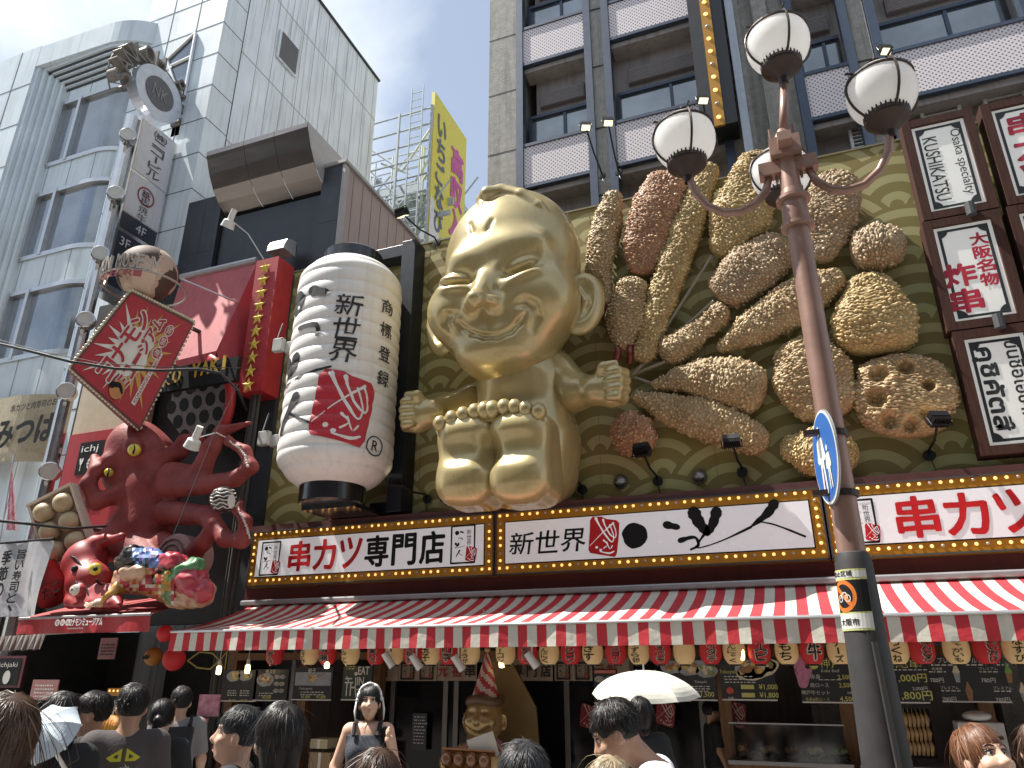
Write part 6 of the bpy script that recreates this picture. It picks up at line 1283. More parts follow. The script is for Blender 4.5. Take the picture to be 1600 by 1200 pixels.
# menu boards
MBK = mat('menu board black', (.022, .023, .026), .35, var=.1); MGR = mat('menu board dark green', (.018, .03, .022), .4); MWH = mat('menu white', (.55, .54, .50), .5); MYL = mat('menu yellow green', (.50, .48, .14), .5); FOOD = [mat('print tempura', (.55, .38, .12), .5, var=.3, scale=60), mat('print brown', (.30, .15, .07), .5, var=.4, scale=60), mat('print cream', (.58, .50, .36), .5, var=.2, scale=50), mat('print green', (.16, .30, .07), .5, var=.4, scale=50), mat('print red', (.48, .07, .04), .5), mat('print pink', (.50, .18, .30), .5, var=.3, scale=30), mat('print steel', (.28, .30, .33), .5, var=.3)]
MM = [MBK, MWH, MYL] + FOOD
def board(x0, y0, x1, y1, label, fill, base=MBK, Y=9.2):
    a, b = at(x0, y0, Y), at(x1, y1, Y); cx, cz = (a.x + b.x) / 2, (a.z + b.z) / 2; w, h = b.x - a.x, a.z - b.z; t = thing('menu_board', label, 'menu board', (cx, Y, cz - h / 2), 'menu boards hanging under the awning'); f = FACADE(cx, Y, cz)
    q = MB(); q.box(-w / 2, w / 2, -h / 2, h / 2, -.03, 0, 0, f); q.box(-w / 2, w / 2, -h / 2 - .015, -h / 2, -.03, .01, 1, f); q.obj('board', [base, MWH], t); q = MB(); fill(q, f, w, h); q.obj('print', MM, t)
def dish(q, f, u, v, r, kind, n=10, seed=0):
    g_ = random.Random(seed + int(u * 100)); q.blob(f, (u, v), r * 1.25, r * .72, 2 + 7 if kind != 3 else 3, .004, .05, 20)
    for k in range(n): q.blob(f, (u + g_.uniform(-.75, .75) * r, v + g_.uniform(-.35, .45) * r), r * g_.uniform(.2, .36), r * g_.uniform(.15, .26), [3, 3, 4, 5, 6][g_.randrange(5)] if kind == 0 else [4, 4, 5, 3][g_.randrange(4)] if kind == 1 else [5, 4, 6, 5][g_.randrange(4)], .007 + .0004 * k, .3, 9, seed=k)
def lines(q, f, u, v, w, n, h=.012, gap=.03, mi=1):
    g_ = random.Random(int((u + 3) * 77 + v * 31))
    for k in range(n):
        x = u - w / 2
        while x < u + w / 2: l = g_.uniform(.012, .05); q.flat(f, [(x, v - k * gap), (x + l, v - k * gap), (x + l, v - k * gap + h), (x, v - k * gap + h)], mi, .006); x += l + .014
T_ = lambda q, s, f, u, v, h, mi=1, b=.02, w=None: q.text(s, f, u, v, h, w, mi, bold=b, res=2, off=.009)
def m1(q, f, w, h): T_(q, '天ぷら', f, .0, h * .42, .035); [dish(q, f, x, y, .10, 0, 12, k) for k, (x, y) in enumerate(((-.11, .12), (.1, .13)))]; lines(q, f, -.1, -.08, .16, 3); lines(q, f, .12, -.08, .16, 3); T_(q, '¥1,600', f, -.08, -.2, .035, 2); T_(q, '¥1,600', f, .13, -.2, .035, 2)
def m2(q, f, w, h): T_(q, '天ぷら', f, -.02, h * .42, .05); dish(q, f, -.1, .06, .12, 1, 10); [dish(q, f, .1 + .09 * (k % 2), .1 - .09 * (k // 2), .04, 0, 4, k) for k in range(6)]; lines(q, f, -.08, -.12, .2, 2); T_(q, '¥3,000', f, -.04, -h * .42, .045, 2)
def m3(q, f, w, h): T_(q, '餃子', f, -.02, h * .40, .06); q.flat(f, [(-w * .46, -.03), (w * .46, -.03), (w * .46, .14), (-w * .46, .14)], 9, .003); dish(q, f, -.02, .05, .10, 1, 14); q.stroke(f, [(.02, .07), (.2, .12)], .005, 4, .016); T_(q, 'Osaka gyoza', f, -.1, -.07, .04, 1, 0); lines(q, f, .0, -.12, .36, 2); T_(q, '¥1,000', f, -.09, -h * .43, .045, 2); T_(q, '¥1,000', f, .16, -h * .43, .045, 2)
def m4(q, f, w, h):
    T_(q, 'EAT', f, .1, .15, .1, 1, .03, .17); T_(q, 'IN', f, .06, .02, .1, 1, .03, .1); q.flat(f, [(.0, -.09), (.17, -.09), (.17, -.075), (.0, -.075)], 1); q.stroke(f, [(.12, -.05), (.18, -.082)], .008, 1)
    for p in ([(-.18, .0), (-.06, .0)], [(-.15, .0), (-.15, -.16)], [(-.09, .0), (-.09, -.16)], [(-.02, .06), (-.02, -.05), (-.09, -.06)], [(-.02, -.05), (.0, -.17)], [(-.16, .07), (-.13, .02)], [(-.18, .05), (-.08, .05)]): q.stroke(f, p, .009, 1)
    q.blob(f, (-.02, .11), .025, .025, 1, 0.007, 0, 12); lines(q, f, -.12, .2, .12, 2, .01, .03, 2)
def m5(q, f, w, h): q.flat(f, [(-w * .48, h * .25), (w * .48, h * .25), (w * .48, h * .48), (-w * .48, h * .48)], 9, .002); [dish(q, f, -.2 + .2 * k, .13 - .02 * k, .10, 1 if k < 2 else 2, 14, k) for k in range(3)]; T_(q, 'Takoyaki', f, .12, -.03, .035, 1, 0); lines(q, f, .1, -.08, .2, 3, .01, .025); q.flat(f, [(-.12, -.235), (.0, -.235), (.0, -.19), (-.12, -.19)], 2); T_(q, '¥1,500', f, .16, -h * .38, .06, 2)
def m6(q, f, w, h): q.blob(f, (.12, .1), .24, .1, 5, .004, .05, 24, rot=.25); dish(q, f, .05, .1, .14, 1, 16); dish(q, f, .2, .14, .1, 2, 10); T_(q, 'Takoyaki', f, -.2, .07, .05, 2, 0); lines(q, f, -.1, .02, .3, 3, .01, .03); T_(q, '¥1,000', f, .21, -h * .2, .06, 2); T_(q, '¥1,800', f, .21, -h * .4, .06, 2); [q.flat(f, [(-.08, v), (.06, v), (.06, v + .045), (-.08, v + .045)], 2) or T_(q, s, f, -.01, v + .022, .024, 0) for s, v in (('6Pieces', -h * .2 - .022), ('12Pieces', -h * .4 - .022))]; q.blob(f, (-.2, -.12), .04, .035, 7, .006, .2, 14); T_(q, '元祖', f, -.2, -.2, .03)
def m7(q, f, w, h):
    for (u, v, r) in ((-.27, .17, .1), (-.25, .02, .1)):
        for k in range(4): q.stroke(f, [(u - .03 + .01 * k, v - .07), (u - .06 + .045 * k, v + .08)], [.03, .024], 8, .005 + .0003 * k)
    q.blob(f, (-.13, .16), .05, .05, 2, .006, .05, 16); T_(q, '神戸牛', f, .1, .17, .1, 2, 0, .34); T_(q, 'Kobe Beef', f, .03, .095, .03, 1, 0); T_(q, '赤身', f, -.13, .035, .05, 1, 0); T_(q, '肩ロース', f, -.1, -.05, .045, 1, 0); T_(q, '2,500円', f, .19, .03, .055, 2); T_(q, '2,500円', f, .19, -.05, .055, 2); T_(q, '神戸牛セット', f, -.15, -.125, .045, 1, 0); T_(q, '3,000', f, .2, -.125, .025, 1); T_(q, '赤身&肩ロース', f, -.14, -.19, .035, 2, 0); T_(q, '4,500円', f, .19, -.185, .06, 2); lines(q, f, .0, -.0, .2, 1, .008)
def m8(q, f, w, h): T_(q, '3尾串', f, .1, h * .38, .09, 2, 0, .3); lines(q, f, .1, h * .22, .35, 1, .01); T_(q, '1,000円', f, .13, h * .04, .085, 2, .02, .3); T_(q, '2,000円', f, .2, -h * .2, .04, 1, .01); T_(q, '1,800円', f, .14, -h * .36, .09, 2, .02, .32)
def m9(q, f, w, h):
    T_(q, 'プレミアムシルクアイス', f, .0, h * .40, .055, 1, 0, .56); lines(q, f, 0, h * .28, .7, 1, .012)
    for u, v, s, pr, mi in ((-.3, .05, '北海道', '780円', 5), (.16, .05, 'プレミアム', '780円', 6), (-.22, -.13, 'プレミアム', '780円', 4), (.25, -.13, 'プレミアム', '780円', 5)):
        T_(q, s, f, u, v + .04, .03, 1, 0); lines(q, f, u, v + .005, .16, 1, .01); T_(q, pr, f, u - .02, v - .07, .045, 1, .01); x = u + .17; q.flat(f, [(x - .03, v - .0), (x + .03, v - .0), (x + .018, v - .09), (x - .018, v - .09)], 4 if mi != 5 else 9, .006); [q.blob(f, (x, v + .012 + .022 * k), .036 - .009 * k, .018, mi, .008 + .001 * k, .1, 12) for k in range(4)]
def m10(q, f, w, h): q.flat(f, [(-w * .46, h * .36), (w * .46, h * .36), (w * .46, h * .46), (-w * .46, h * .46)], 7, .004); T_(q, 'おすすめメニュー', f, 0, h * .41, .025, 1, 0, w * .8); [dish(q, f, -.07 + .13 * (k % 2), .07 - .14 * (k // 2), .05, 0, 6, k) for k in range(4)]
for a in ((349, 1047, 398, 1095, 'menu board with two plates of yellow tempura, leftmost under the awning', m1), (400, 1046, 447, 1094, 'menu board with a bowl and rows of small tempura pictures', m2), (461, 1043, 517, 1093, 'menu board with a dumpling bowl photo and two prices', m3), (1036, 1031, 1121, 1093, 'menu board with three trays of octopus balls behind the parasol', m5), (1123, 1030, 1215, 1093, 'menu board with a long tray of octopus balls and two yellow tags', m6), (1245, 1030, 1347, 1097, 'menu board with pink beef skewers and kobe beef prices', m7), (1352, 1029, 1453, 1097, 'menu board with prawn skewer prices, partly behind the lamp post', m8), (1459, 1025, 1581, 1096, 'menu board with four soft ice cream cones', m9), (927, 1045, 966, 1098, 'dark framed poster with small food photos above the parasol', m10)): board(*a)
board(537, 1041, 579, 1093, 'dark green board reading EAT IN with a dining figure', m4, MGR)
# short cloth curtains
CUR = mat('curtain cloth', (.36, .28, .21), .85, var=.12, bump=.1); CINK = mat('curtain ink', (.03, .025, .022), .7); CRED = mat('curtain red', (.30, .03, .03), .7)
for x0, x1, tx, rd, lab in ((580, 622, '門店', 0, 'short cloth curtain with black kanji beside the EAT IN board'), (624, 682, '', 1, 'short cloth curtain printed with two logo boxes'), (684, 745, '元祖串', 2, 'short cloth curtain with red and black kanji left of the hat'), (800, 864, '専門店', 0, 'short cloth curtain with three black kanji right of the hat'), (866, 926, '', 1, 'short cloth curtain with two framed logos near the poster'), (928, 985, '元祖', 3, 'short cloth curtain with red kanji behind the poster')):
    a, b = at(x0, 1033, 9.84), at(x1, 1064, 9.84); w = b.x - a.x; h = a.z - b.z; f = FACADE((a.x + b.x) / 2, 9.84, (a.z + b.z) / 2); t = thing('curtain', lab, 'curtain', (f.o.x, 9.84, b.z), 'short shop curtains along the door lintel'); q = MB()
    for k in range(12): u0, u1 = -w / 2 + w * k / 12, -w / 2 + w * (k + 1) / 12; q.quad(f(u0, -h / 2, .012 * math.sin(k * 1.3)), f(u1, -h / 2, .012 * math.sin((k + 1) * 1.3)), f(u1, h / 2 + .1, 0), f(u0, h / 2 + .1, 0))
    q.obj('cloth', CUR, t, True); q = MB()
    if tx:
        for k, ch in enumerate(tx): q.text(ch, f, -w * .34 + k * w * .34, .0, h * .6, h * .55, 1 if (rd == 3 or (rd == 2 and k < 2)) else 0, bold=.03, off=.02)
    else:
        for u in (-w * .25, w * .25): logo_box(q, Fr(f(u, 0, .016), (1, 0, 0), (0, 0, 1)), 0, 0, w * .32, h * .8, 0, 1, 2)
    q.obj('lettering', [CINK, CRED, CUR], t)
# bulbs and spot lamps
WARM = mat('lit warm bulb', (1, .8, .4), .3, emit=(1, .72, .32), es=3.5)
for px, py, lab in ((342, 1046, 'lit bulb hanging at the left end of the awning'), (387, 1044, 'lit bulb hanging above the second menu board'), (511, 1036, 'lit bulb hanging above the dumpling menu board'), (784, 1034, 'lit tube bulb hanging beside the striped hat'), (1158, 1021, 'lit bulb hanging above the octopus ball menus')):
    c = at(px, py, 8.9); t = thing('hanging_bulb', lab, 'bulb', c, 'bare bulbs under the striped awning'); q = MB(); q.lathe([(0, -.07), (.03, -.065), (.035, -.03), (.034, .03), (.02, .05)], c, 14); q.obj('glass', WARM, t, True); q = MB(); q.lathe([(.024, .045), (.028, .06), (.022, .12), (0, .12)], c, 12); q.tube([c + Vector((0, 0, .12)), c + Vector((0, 0, .4))], .005, 5); q.obj('socket', OFF, t)
for px, py, lab in ((607, 1031, 'white spot lamp right of the うまいで lantern'), (650, 1034, 'white spot lamp in front of the 玉ねぎ lantern'), (716, 1036, 'white spot lamp in front of the 山芋 lantern'), (831, 1031, 'white spot lamp beside the はちみつ lantern')):
    c = at(px, py, 8.75); t = thing('spot_lamp', lab, 'spot lamp', c, 'white spot lamps under the striped awning'); d = Vector((.5, .3, -.8)).normalized(); f = Fr(c, d.cross(Vector((0, 1, 0))), (0, 1, 0)); f.z = d; f.y = d.cross(f.x); q = MB(); q.lathe([(0, -.1), (.045, -.1), (.05, .1), (.04, .1), (.035, .06), (0, .05)], None, 18, 0, f); smooth_angle(q.obj('housing', WHT, t)); q = MB(); q.tube([c, c + Vector((0, 0, .25))], .012, 6); q.obj('stem', WHT, t); q = MB(); q.lathe([(.036, .085), (0, .09)], None, 16, 0, f); q.obj('lens', LENS, t)
# second gold figure with striped hat and tray, on an arched board
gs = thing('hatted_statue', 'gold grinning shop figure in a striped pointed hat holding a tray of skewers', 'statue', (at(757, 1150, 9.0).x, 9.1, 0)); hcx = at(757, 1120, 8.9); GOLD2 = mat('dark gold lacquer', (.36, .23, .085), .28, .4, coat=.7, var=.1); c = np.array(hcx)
F = Field(c - (.5, .5, 1.75), c + (.5, .5, .4), .0165)
F.ell(c, (.235, .21, .25), .05).ell(c + (0, -.04, -.1), (.225, .18, .17), .08); 
for sx in (-1, 1): F.ell(c + (sx * .1, -.16, -.05), (.085, .07, .07), .05).ell(c + (sx * .095, -.2, .06), (.065, .04, .022), .02, 's').ell(c + (sx * .245, .0, -.05), (.045, .05, .1), .02).ell(c + (sx * .26, -.03, -.05), (.025, .035, .07), .02, 's')
F.cap(c + (0, -.19, .05), c + (0, -.25, -.04), .025, .042, .03); mo = []
for k in range(9): u = -1 + k / 4; x = u * .14; z = -.17 + .07 * u * u; y = F.front(c[0] + x, c[2] + z); mo.append((c[0] + x, (y or c[1] - .2), c[2] + z))
F.chain(mo, [.012] * 9, .02, 's'); F.ell(c + (0, .02, -.62), (.30, .2, .38), .1).ell(c + (0, .02, -1.1), (.26, .2, .4), .1)
for sx in (-1, 1):
    F.chain([c + (sx * .26, 0, -.38), c + (sx * .40, -.1, -.62), c + (sx * .34, -.33, -.52)], [.10, .085, .06], .04); h_ = c + (sx * .34, -.36, -.46)
    F.ell(h_, (.06, .06, .08), .03)
    for k in range(4): F.chain([h_ + (-sx * .0, -.05, .06 - .038 * k), h_ + (-sx * .05, -.08, .06 - .038 * k)], [.026, .022], .01)
    F.cap(c + (sx * .13, 0, -1.3), c + (sx * .14, 0, -1.7), .13, .11, .05)
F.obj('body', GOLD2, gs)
HATR = mat('hat red', (.34, .03, .035), .6); HATW = mat('hat cream', (.48, .38, .33), .6); q = MB(); b0 = hcx + Vector((0, .02, .2)); nn, kk = 26, 20
for k in range(kk):
    for j in range(nn):
        def hp_(k, j): t = k / kk; r = .165 * (1 - t) ** .9 + .004; a = 2 * math.pi * j / nn; return (b0.x + r * math.cos(a) + .02 * t, b0.y + r * math.sin(a), b0.z + .55 * t)
        q.quad(hp_(k, j), hp_(k, j + 1), hp_(k + 1, j + 1), hp_(k + 1, j), ((j * 4 + k * 5) // 13) % 2)
q.ball(b0 + Vector((.02, 0, .56)), .04, 8, 2); q.obj('hat', [HATR, HATW, GOLD2], gs, True); q = MB(); q.tube([b0 + Vector((.19 * math.cos(a), .19 * math.sin(a), -.02 + .02 * math.sin(3 * a))) for a in [2 * math.pi * k / 24 for k in range(25)]], .055, 8); q.obj('hat_band', mat('hat band brown', (.10, .055, .025), .5), gs, True)
q = MB()
for k in range(26):
    a0, a1 = math.pi + math.pi * k / 26, math.pi + math.pi * (k + 1) / 26; g3 = lambda a, r, z: (hcx.x + r * math.cos(a), hcx.y + .02 + r * .75 * math.sin(a), hcx.z + z); q.quad(g3(a0, .36, -.38), g3(a1, .36, -.38), g3(a1, .16, -.22), g3(a0, .16, -.22), k % 2)
q.obj('collar', [HATR, HATW], gs); ft = Fr((hcx.x - .02, hcx.y - .42, hcx.z - .5), (1, 0, -.02), (0, .35, 1)); q = MB(); q.box(-.34, .30, -.26, .16, -.03, 0, 0, ft); q.box(-.34, .3, .16, .18, -.03, .05, 0, ft); q.obj('tray', mat('tray orange wood', (.38, .17, .06), .5), gs)
for k in range(8): q = MB(); f4 = ft(-.25 + .155 * (k % 4), .06 - .19 * (k // 4), .05); q.ball(f4, .07, 8, 0, 1.25); q.obj('fried_ball', mat('glazed brown', (.14, .05, .02), .2, coat=.7, var=.5, scale=18, col2=(.30, .12, .04)), gs, True)
q = MB(); f5 = Fr((hcx.x + .16, hcx.y - .3, hcx.z - .3), (1, .2, .35), (-.35, 0, 1)); q.box(-.2, .12, -.14, .14, 0, .015, 0, f5); lines(q, f5, -.04, .08, .25, 6, .012, .035, 1); q.obj('card', [OFF, CINK], gs)
q = MB(); f6 = FACADE(hcx.x + .06, hcx.y + .35, 0); q.prism(f6, [(.0, hcx.z + .75), (-.12, hcx.z + .62), (-.42, hcx.z + .1), (-.45, hcx.z - .3), (-.45, .06), (.5, .06), (.5, hcx.z - .3), (.47, hcx.z + .1), (.15, hcx.z + .62)], -.04, 0); tag(q.obj('arched_board', mat('gold arched board', (.20, .13, .05), .5, .2)), 'tall pointed gold board standing behind the hatted gold figure', 'board')

# counter with food, machines, stock boxes
q = MB()
for x0, x1 in ((-1.0, .2), (.32, 1.55), (1.68, 3.3)): q.box(x0, x1, 9.3, 9.6, 0, .92); q.box(x0 - .03, x1 + .03, 9.22, 9.62, .92, .96, 1)
tag(q.obj('counter', [WOODM, mat('counter steel', (.30, .30, .30), .35, .7)]), 'long timber shop counter with steel top below the menu boards', 'counter')
t = thing('glass_case', 'low glass case of food bowls on the counter right of the parasol', 'food case', (-.4, 9.4, .96)); q = MB(); q.box(-.98, .18, 9.24, 9.25, .96, 1.32); q.obj('glass', mat('clear case glass', (.8, .85, .85), .03, trans=1.0, spec=.5), t); q = MB(); q.tube([(-.99, 9.24, 1.33), (.19, 9.24, 1.33)], .01, 6); q.obj('rail', ALU, t)
FD = [mat('food brown', (.20, .09, .04), .5, var=.5, scale=20), mat('food tan', (.42, .26, .12), .5, var=.4, scale=20), mat('food pale', (.50, .44, .32), .5, var=.2, scale=20), mat('food green', (.16, .22, .07), .5, var=.4, scale=20)]
for k in range(5):
    cx = -.85 + k * .24; b = thing('food_bowl', ['bowl of brown dumplings, leftmost in the glass case', 'bowl of tan rings, second in the glass case', 'bowl of pinkish balls in the middle of the glass case', 'bowl of pale pieces, fourth in the glass case', 'bowl of green pieces, rightmost in the glass case'][k], 'bowl', (cx, 9.42, .96), 'bowls in the glass case'); q = MB(); q.lathe([(0, 0), (.06, 0), (.11, .07), (.1, .07), (.05, .02), (0, .02)], (cx, 9.42, .96), 20); q.obj('bowl', BLK, b, True); q = MB(); g_ = random.Random(k)
    for j in range(14): a = g_.uniform(0, 6.28); r = g_.uniform(0, .07); q.ball((cx + r * math.cos(a), 9.42 + r * math.sin(a), 1.04 + g_.uniform(0, .04)), .028, 5)
    q.obj('food', FD[(0, 1, 0, 2, 3)[k]], b, True)
t = thing('skewer_rack', 'rack of battered skewers standing upright right of the lamp post', 'food display', at(1432, 1175, 9.35)); a, b_ = at(1408, 1112, 9.35), at(1460, 1178, 9.35); q = MB(); q.box(a.x - .03, b_.x + .03, 9.4, 9.44, b_.z - .05, a.z + .03); q.obj('back', BLK, t)
for i in range(6):
    for j in range(3):
        x = a.x + (b_.x - a.x) * (i + .5) / 6; z = a.z - (a.z - b_.z) * (j + .5) / 3; q = MB(); q.tube([(x, 9.33, z - .08), (x + .01, 9.31, z), (x, 9.33, z + .06)], [.014, .022, .012], 7); q.tube([(x, 9.33, z + .05), (x, 9.33, z + .1)], .004, 5); q.obj('skewer', FD[1], t, True)
t = thing('ticket_machine', 'pale ticket machine with round stickers below the ice cream menu', 'machine', at(1535, 1195, 9.0)); f = FACADE(*at(1536, 1150, 9.0)); q = MB(); q.box(-.2, .2, -.5, .12, -.3, 0, 0, f); q.obj('case', mat('machine grey', (.45, .45, .44), .5), t, bevel=.01); q = MB(); q.flat(f, [(-.14, -.03), (-.05, -.03), (-.05, 0), (-.14, 0)], 0, .005); q.flat(f, [(.06, -.03), (.17, -.03), (.17, 0), (.06, 0)], 0, .005); q.blob(f, (.0, .04), .035, .035, 0, .004, 0, 16); q.blob(f, (.0, .04), .028, .028, 1, .006, 0, 16); lines(q, f, -.1, .06, .14, 2, .01, .03, 0); q.obj('label', [BLK, OFF], t); q = MB(); q.ball(f(0, .17, -.12), .13, 8, 0, .4); tag(q.obj('plastic_bag', mat('white plastic bag', (.55, .55, .53), .4, bump=.6, bscale=20), None, True), 'crumpled white plastic bag on the ticket machine', 'bag')
for k, (px, py, lab) in enumerate(((500, 1176, 'lower brown cardboard box left of the woman in the dress'), (498, 1163, 'shallow cream box on top of the cardboard box'))):
    f = FACADE(*at(px, py, 8.9)); q = MB(); w = .16 - .03 * k; q.box(-w, w, -.4 if k == 0 else -.05, .0 if k == 0 else .06, -.3, 0, 0, f); q.box(-.02, .02, (-.4 if k == 0 else -.05), .0 if k == 0 else .06, 0, .002, 1, f); tag(q.obj('cardboard_box', [mat('cardboard' + str(k), (.30, .20, .11) if k == 0 else (.42, .36, .22), .8), OFF]), lab, 'box')
SEALR = mat('seal cloth red', (.20, .015, .02), .7)
for px, py, lab in ((920, 1120, 'red seal sticker on the glass left of the parasol man'), (1040, 1115, 'red seal sticker on the glass behind the parasol man'), (1150, 1117, 'red seal sticker on the glass in front of the cook')):
    f = FACADE(*at(px, py, 9.84 if px < 1000 else 9.7)); q = MB(); seal(q, f, 0, 0, .28, 0, 1, .0, None, .15); tag(q.obj('seal_sticker', [SEALR, HATW]), lab, 'sticker', 'red seal stickers on the shop glass')
for px, py, lab in ((655, 1140, 'black chalk menu hanging on the left glass door'),):
    f = FACADE(*at(px, py, 9.8)); q = MB(); q.box(-.11, .11, -.25, .2, -.02, 0, 0, f); lines(q, f, 0, .15, .16, 9, .012, .04, 1); tag(q.obj('chalk_menu', [MBK, MWH]), lab, 'menu')
# lower left clutter
POST = mat('old poster', (.36, .30, .28), .7, scale=14, var=.3, col2=(.34, .08, .08))
def poster(x0, y0, x1, y1, Y, m, label, fill=None, cat='poster', extra=()):
    a, b = at(x0, y0, Y), at(x1, y1, Y); f = FACADE((a.x + b.x) / 2, Y, (a.z + b.z) / 2); w, h = b.x - a.x, a.z - b.z; q = MB(); q.box(-w / 2, w / 2, -h / 2, h / 2, -.02, 0, 0, f)
    if fill: fill(q, f, w, h)
    return tag(q.obj('poster', [m, BLK, MWH] + list(extra)), label, cat)
poster(158, 997, 178, 1030, 9.6, POST, 'small red and white printed poster above the shop doorway', lambda q, f, w, h: lines(q, f, 0, .05, w * .7, 4, .02, .05, 1))
poster(52, 1062, 86, 1094, 8.6, POST, 'two part red price sheet on the left stall', lambda q, f, w, h: lines(q, f, 0, .05, w * .7, 4, .02, .05, 2)); poster(-6, 1025, 30, 1075, 8.6, mat('plum frame', (.09, .015, .025), .5), 'plum framed black sign at the left edge', lambda q, f, w, h: (q.flat(f, [(-w * .42, -h * .42), (w * .4, -h * .42), (w * .4, h * .42), (-w * .42, h * .42)], 1), q.text('ichjaki', f, 0, h * .2, .09, w * .6, 2, off=.012), q.blob(f, (.02, -.08), .08, .1, 2, .012, 0, 14)), 'sign')
poster(312, 1085, 340, 1120, 8.3, mat('pink octopus poster', (.30, .03, .08), .5, scale=8, col2=(.55, .3, .35)), 'tilted pink poster near the price stand', None); poster(297, 1121, 334, 1142, 8.2, BLK, 'black board with two red floor tags and white prices', lambda q, f, w, h: [q.flat(f, [(u - .035, .02), (u + .035, .02), (u + .035, .07), (u - .035, .07)], 3, .006) or q.text(s, f, u, -.04, .05, .11, 2, off=.008) for u, s in ((-.07, '28分'), (.07, '33分'))], 'sign', (REDS,))
t = thing('amber_sign_arch', 'small amber bulb sign arch behind the two seated heads on the left', 'sign', at(190, 1130, 8.4)); f = FACADE(*at(188, 1090, 8.4)); q = MB(); q.box(-.26, .3, .02, .12, -.1, 0, 0, f); q.box(-.26, -.18, -.5, .02, -.1, 0, 0, f); q.box(.2, .3, -.5, .02, -.1, 0, 0, f); q.obj('frame', AMB, t); q = MB(); q.box(-.18, .2, -.5, .02, -.12, -.02, 0, f); q.text('串', f, -.1, -.12, .16, .12, 1, bold=.04, off=-.01); q.obj('panel', [BLK, OFF], t)
for k in range(7): bulb(f(-.22 + .075 * k, .07, .004), t, True, .018)
t = thing('skewer_model', 'orange fried skewer model on a bamboo basket between the two men on the left', 'food model', at(172, 1150, 7.0)); c = at(170, 1133, 7.0); q = MB()
for k in range(7): a = -1.2 + k * .4; q.tube([c + Vector((.15 * math.sin(a), 0, -.1)), c + Vector((.1 * math.sin(a), 0, .06 + .05 * math.cos(a)))], [.05, .03], 8)
q.obj('skewers', mat('orange crumb', (.48, .20, .035), .6, var=.4, scale=25, bump=.5), t, True); q = MB(); q.lathe([(.0, -.17), (.1, -.17), (.2, -.07), (.18, -.07), (0, -.1)], c, 20); q.obj('basket', FD[3], t); q = MB(); q.tube([c + Vector((.02, 0, .08)), c + Vector((.1, 0, .26))], .006, 5); q.tube([c - Vector((0, 0, .17)), (c.x, c.y, 0)], .03, 8); q.obj('stick', STICK, t)
ORB = mat('orange lantern paper', (.40, .17, .03), .6); lit_ball(240, 1026, 8.9, .13, [ORB, BLK], 'orange_lantern', 'round orange lantern with a simple face in the octopus shop entrance', 'lantern', lambda q, c, r: (q.flat(Fr(c + Vector((.0, -r * .98, 0)), (1, 0, 0), (0, 0, 1)), [(-.08, .02), (-.03, .0), (.0, .03), (.03, .0), (.08, .02), (.05, -.04), (-.05, -.04)], 1, .02)))
for px, py, r, lab in ((258, 990, .12, 'upper dim red paper lantern in the octopus shop entrance'), (272, 1030, .16, 'lower dim red paper lantern in the octopus shop entrance')): lit_ball(px, py, 8.9, r, [LRED], 'red_lantern', lab, 'lantern')
q = MB(); f = FACADE(*at(318, 1032, 9.3)); 
for pts in ([(-.3, .0), (-.1, .12), (.15, .1), (.3, .0), (.15, -.12), (-.1, -.1), (-.3, .0)], [(.3, 0), (.42, .12), (.42, -.12), (.3, 0)], [(-.25, .2), (0, .28), (.3, .2)]): q.tube([f(x, y, 0) for x, y in pts], .012, 5)
tag(q.obj('fish_outline', mat('yellow outline tube', (.42, .34, .08), .5)), 'yellow outline drawing of a fish on the dark entrance wall', 'decoration')
q = MB(); q.box(-13.2, -8.8, 8.6, 8.75, 0, .9); q.box(-13.2, -8.8, 8.4, 8.8, .9, .95); tag(q.obj('stall_counter', mat('stall wood', (.08, .05, .035), .6)), 'dark wooden stall counter along the octopus shop front', 'counter')

# ================================================================== people
SKIN = [mat('skin light', (.50, .31, .22), .5, var=.08, scale=9), mat('skin tan', (.40, .235, .155), .5, var=.08, scale=9), mat('skin pale', (.60, .375, .27), .5, var=.06, scale=9)]
def hairmat(name, c, hi):
    m = mat(name, c, .4, var=.3, scale=30, spec=.35); t = m.node_tree; b = t.nodes['Principled BSDF']; a = _n(t, 'ShaderNodeAttribute', attribute_name='grain'); r = _n(t, 'ShaderNodeValToRGB'); r.color_ramp.elements[0].color = (*[x * .55 for x in c], 1); r.color_ramp.elements[1].color = (*hi, 1)
    t.links.new(a.outputs['Fac'], r.inputs[0]); t.links.new(r.outputs[0], b.inputs['Base Color']); return m
HB = hairmat('black hair', (.010, .009, .009), (.028, .024, .022)); HBR = hairmat('brown hair', (.045, .022, .014), (.11, .06, .035)); HRD = hairmat('reddish brown hair', (.13, .05, .025), (.26, .12, .06)); HBL = hairmat('straw blond hair', (.28, .21, .12), (.48, .39, .26)); HGY = hairmat('charcoal hair', (.02, .02, .022), (.06, .06, .065))
EWH = mat('eye white', (.70, .66, .62), .2, coat=.5); LIP = mat('lip', (.42, .14, .12), .4)
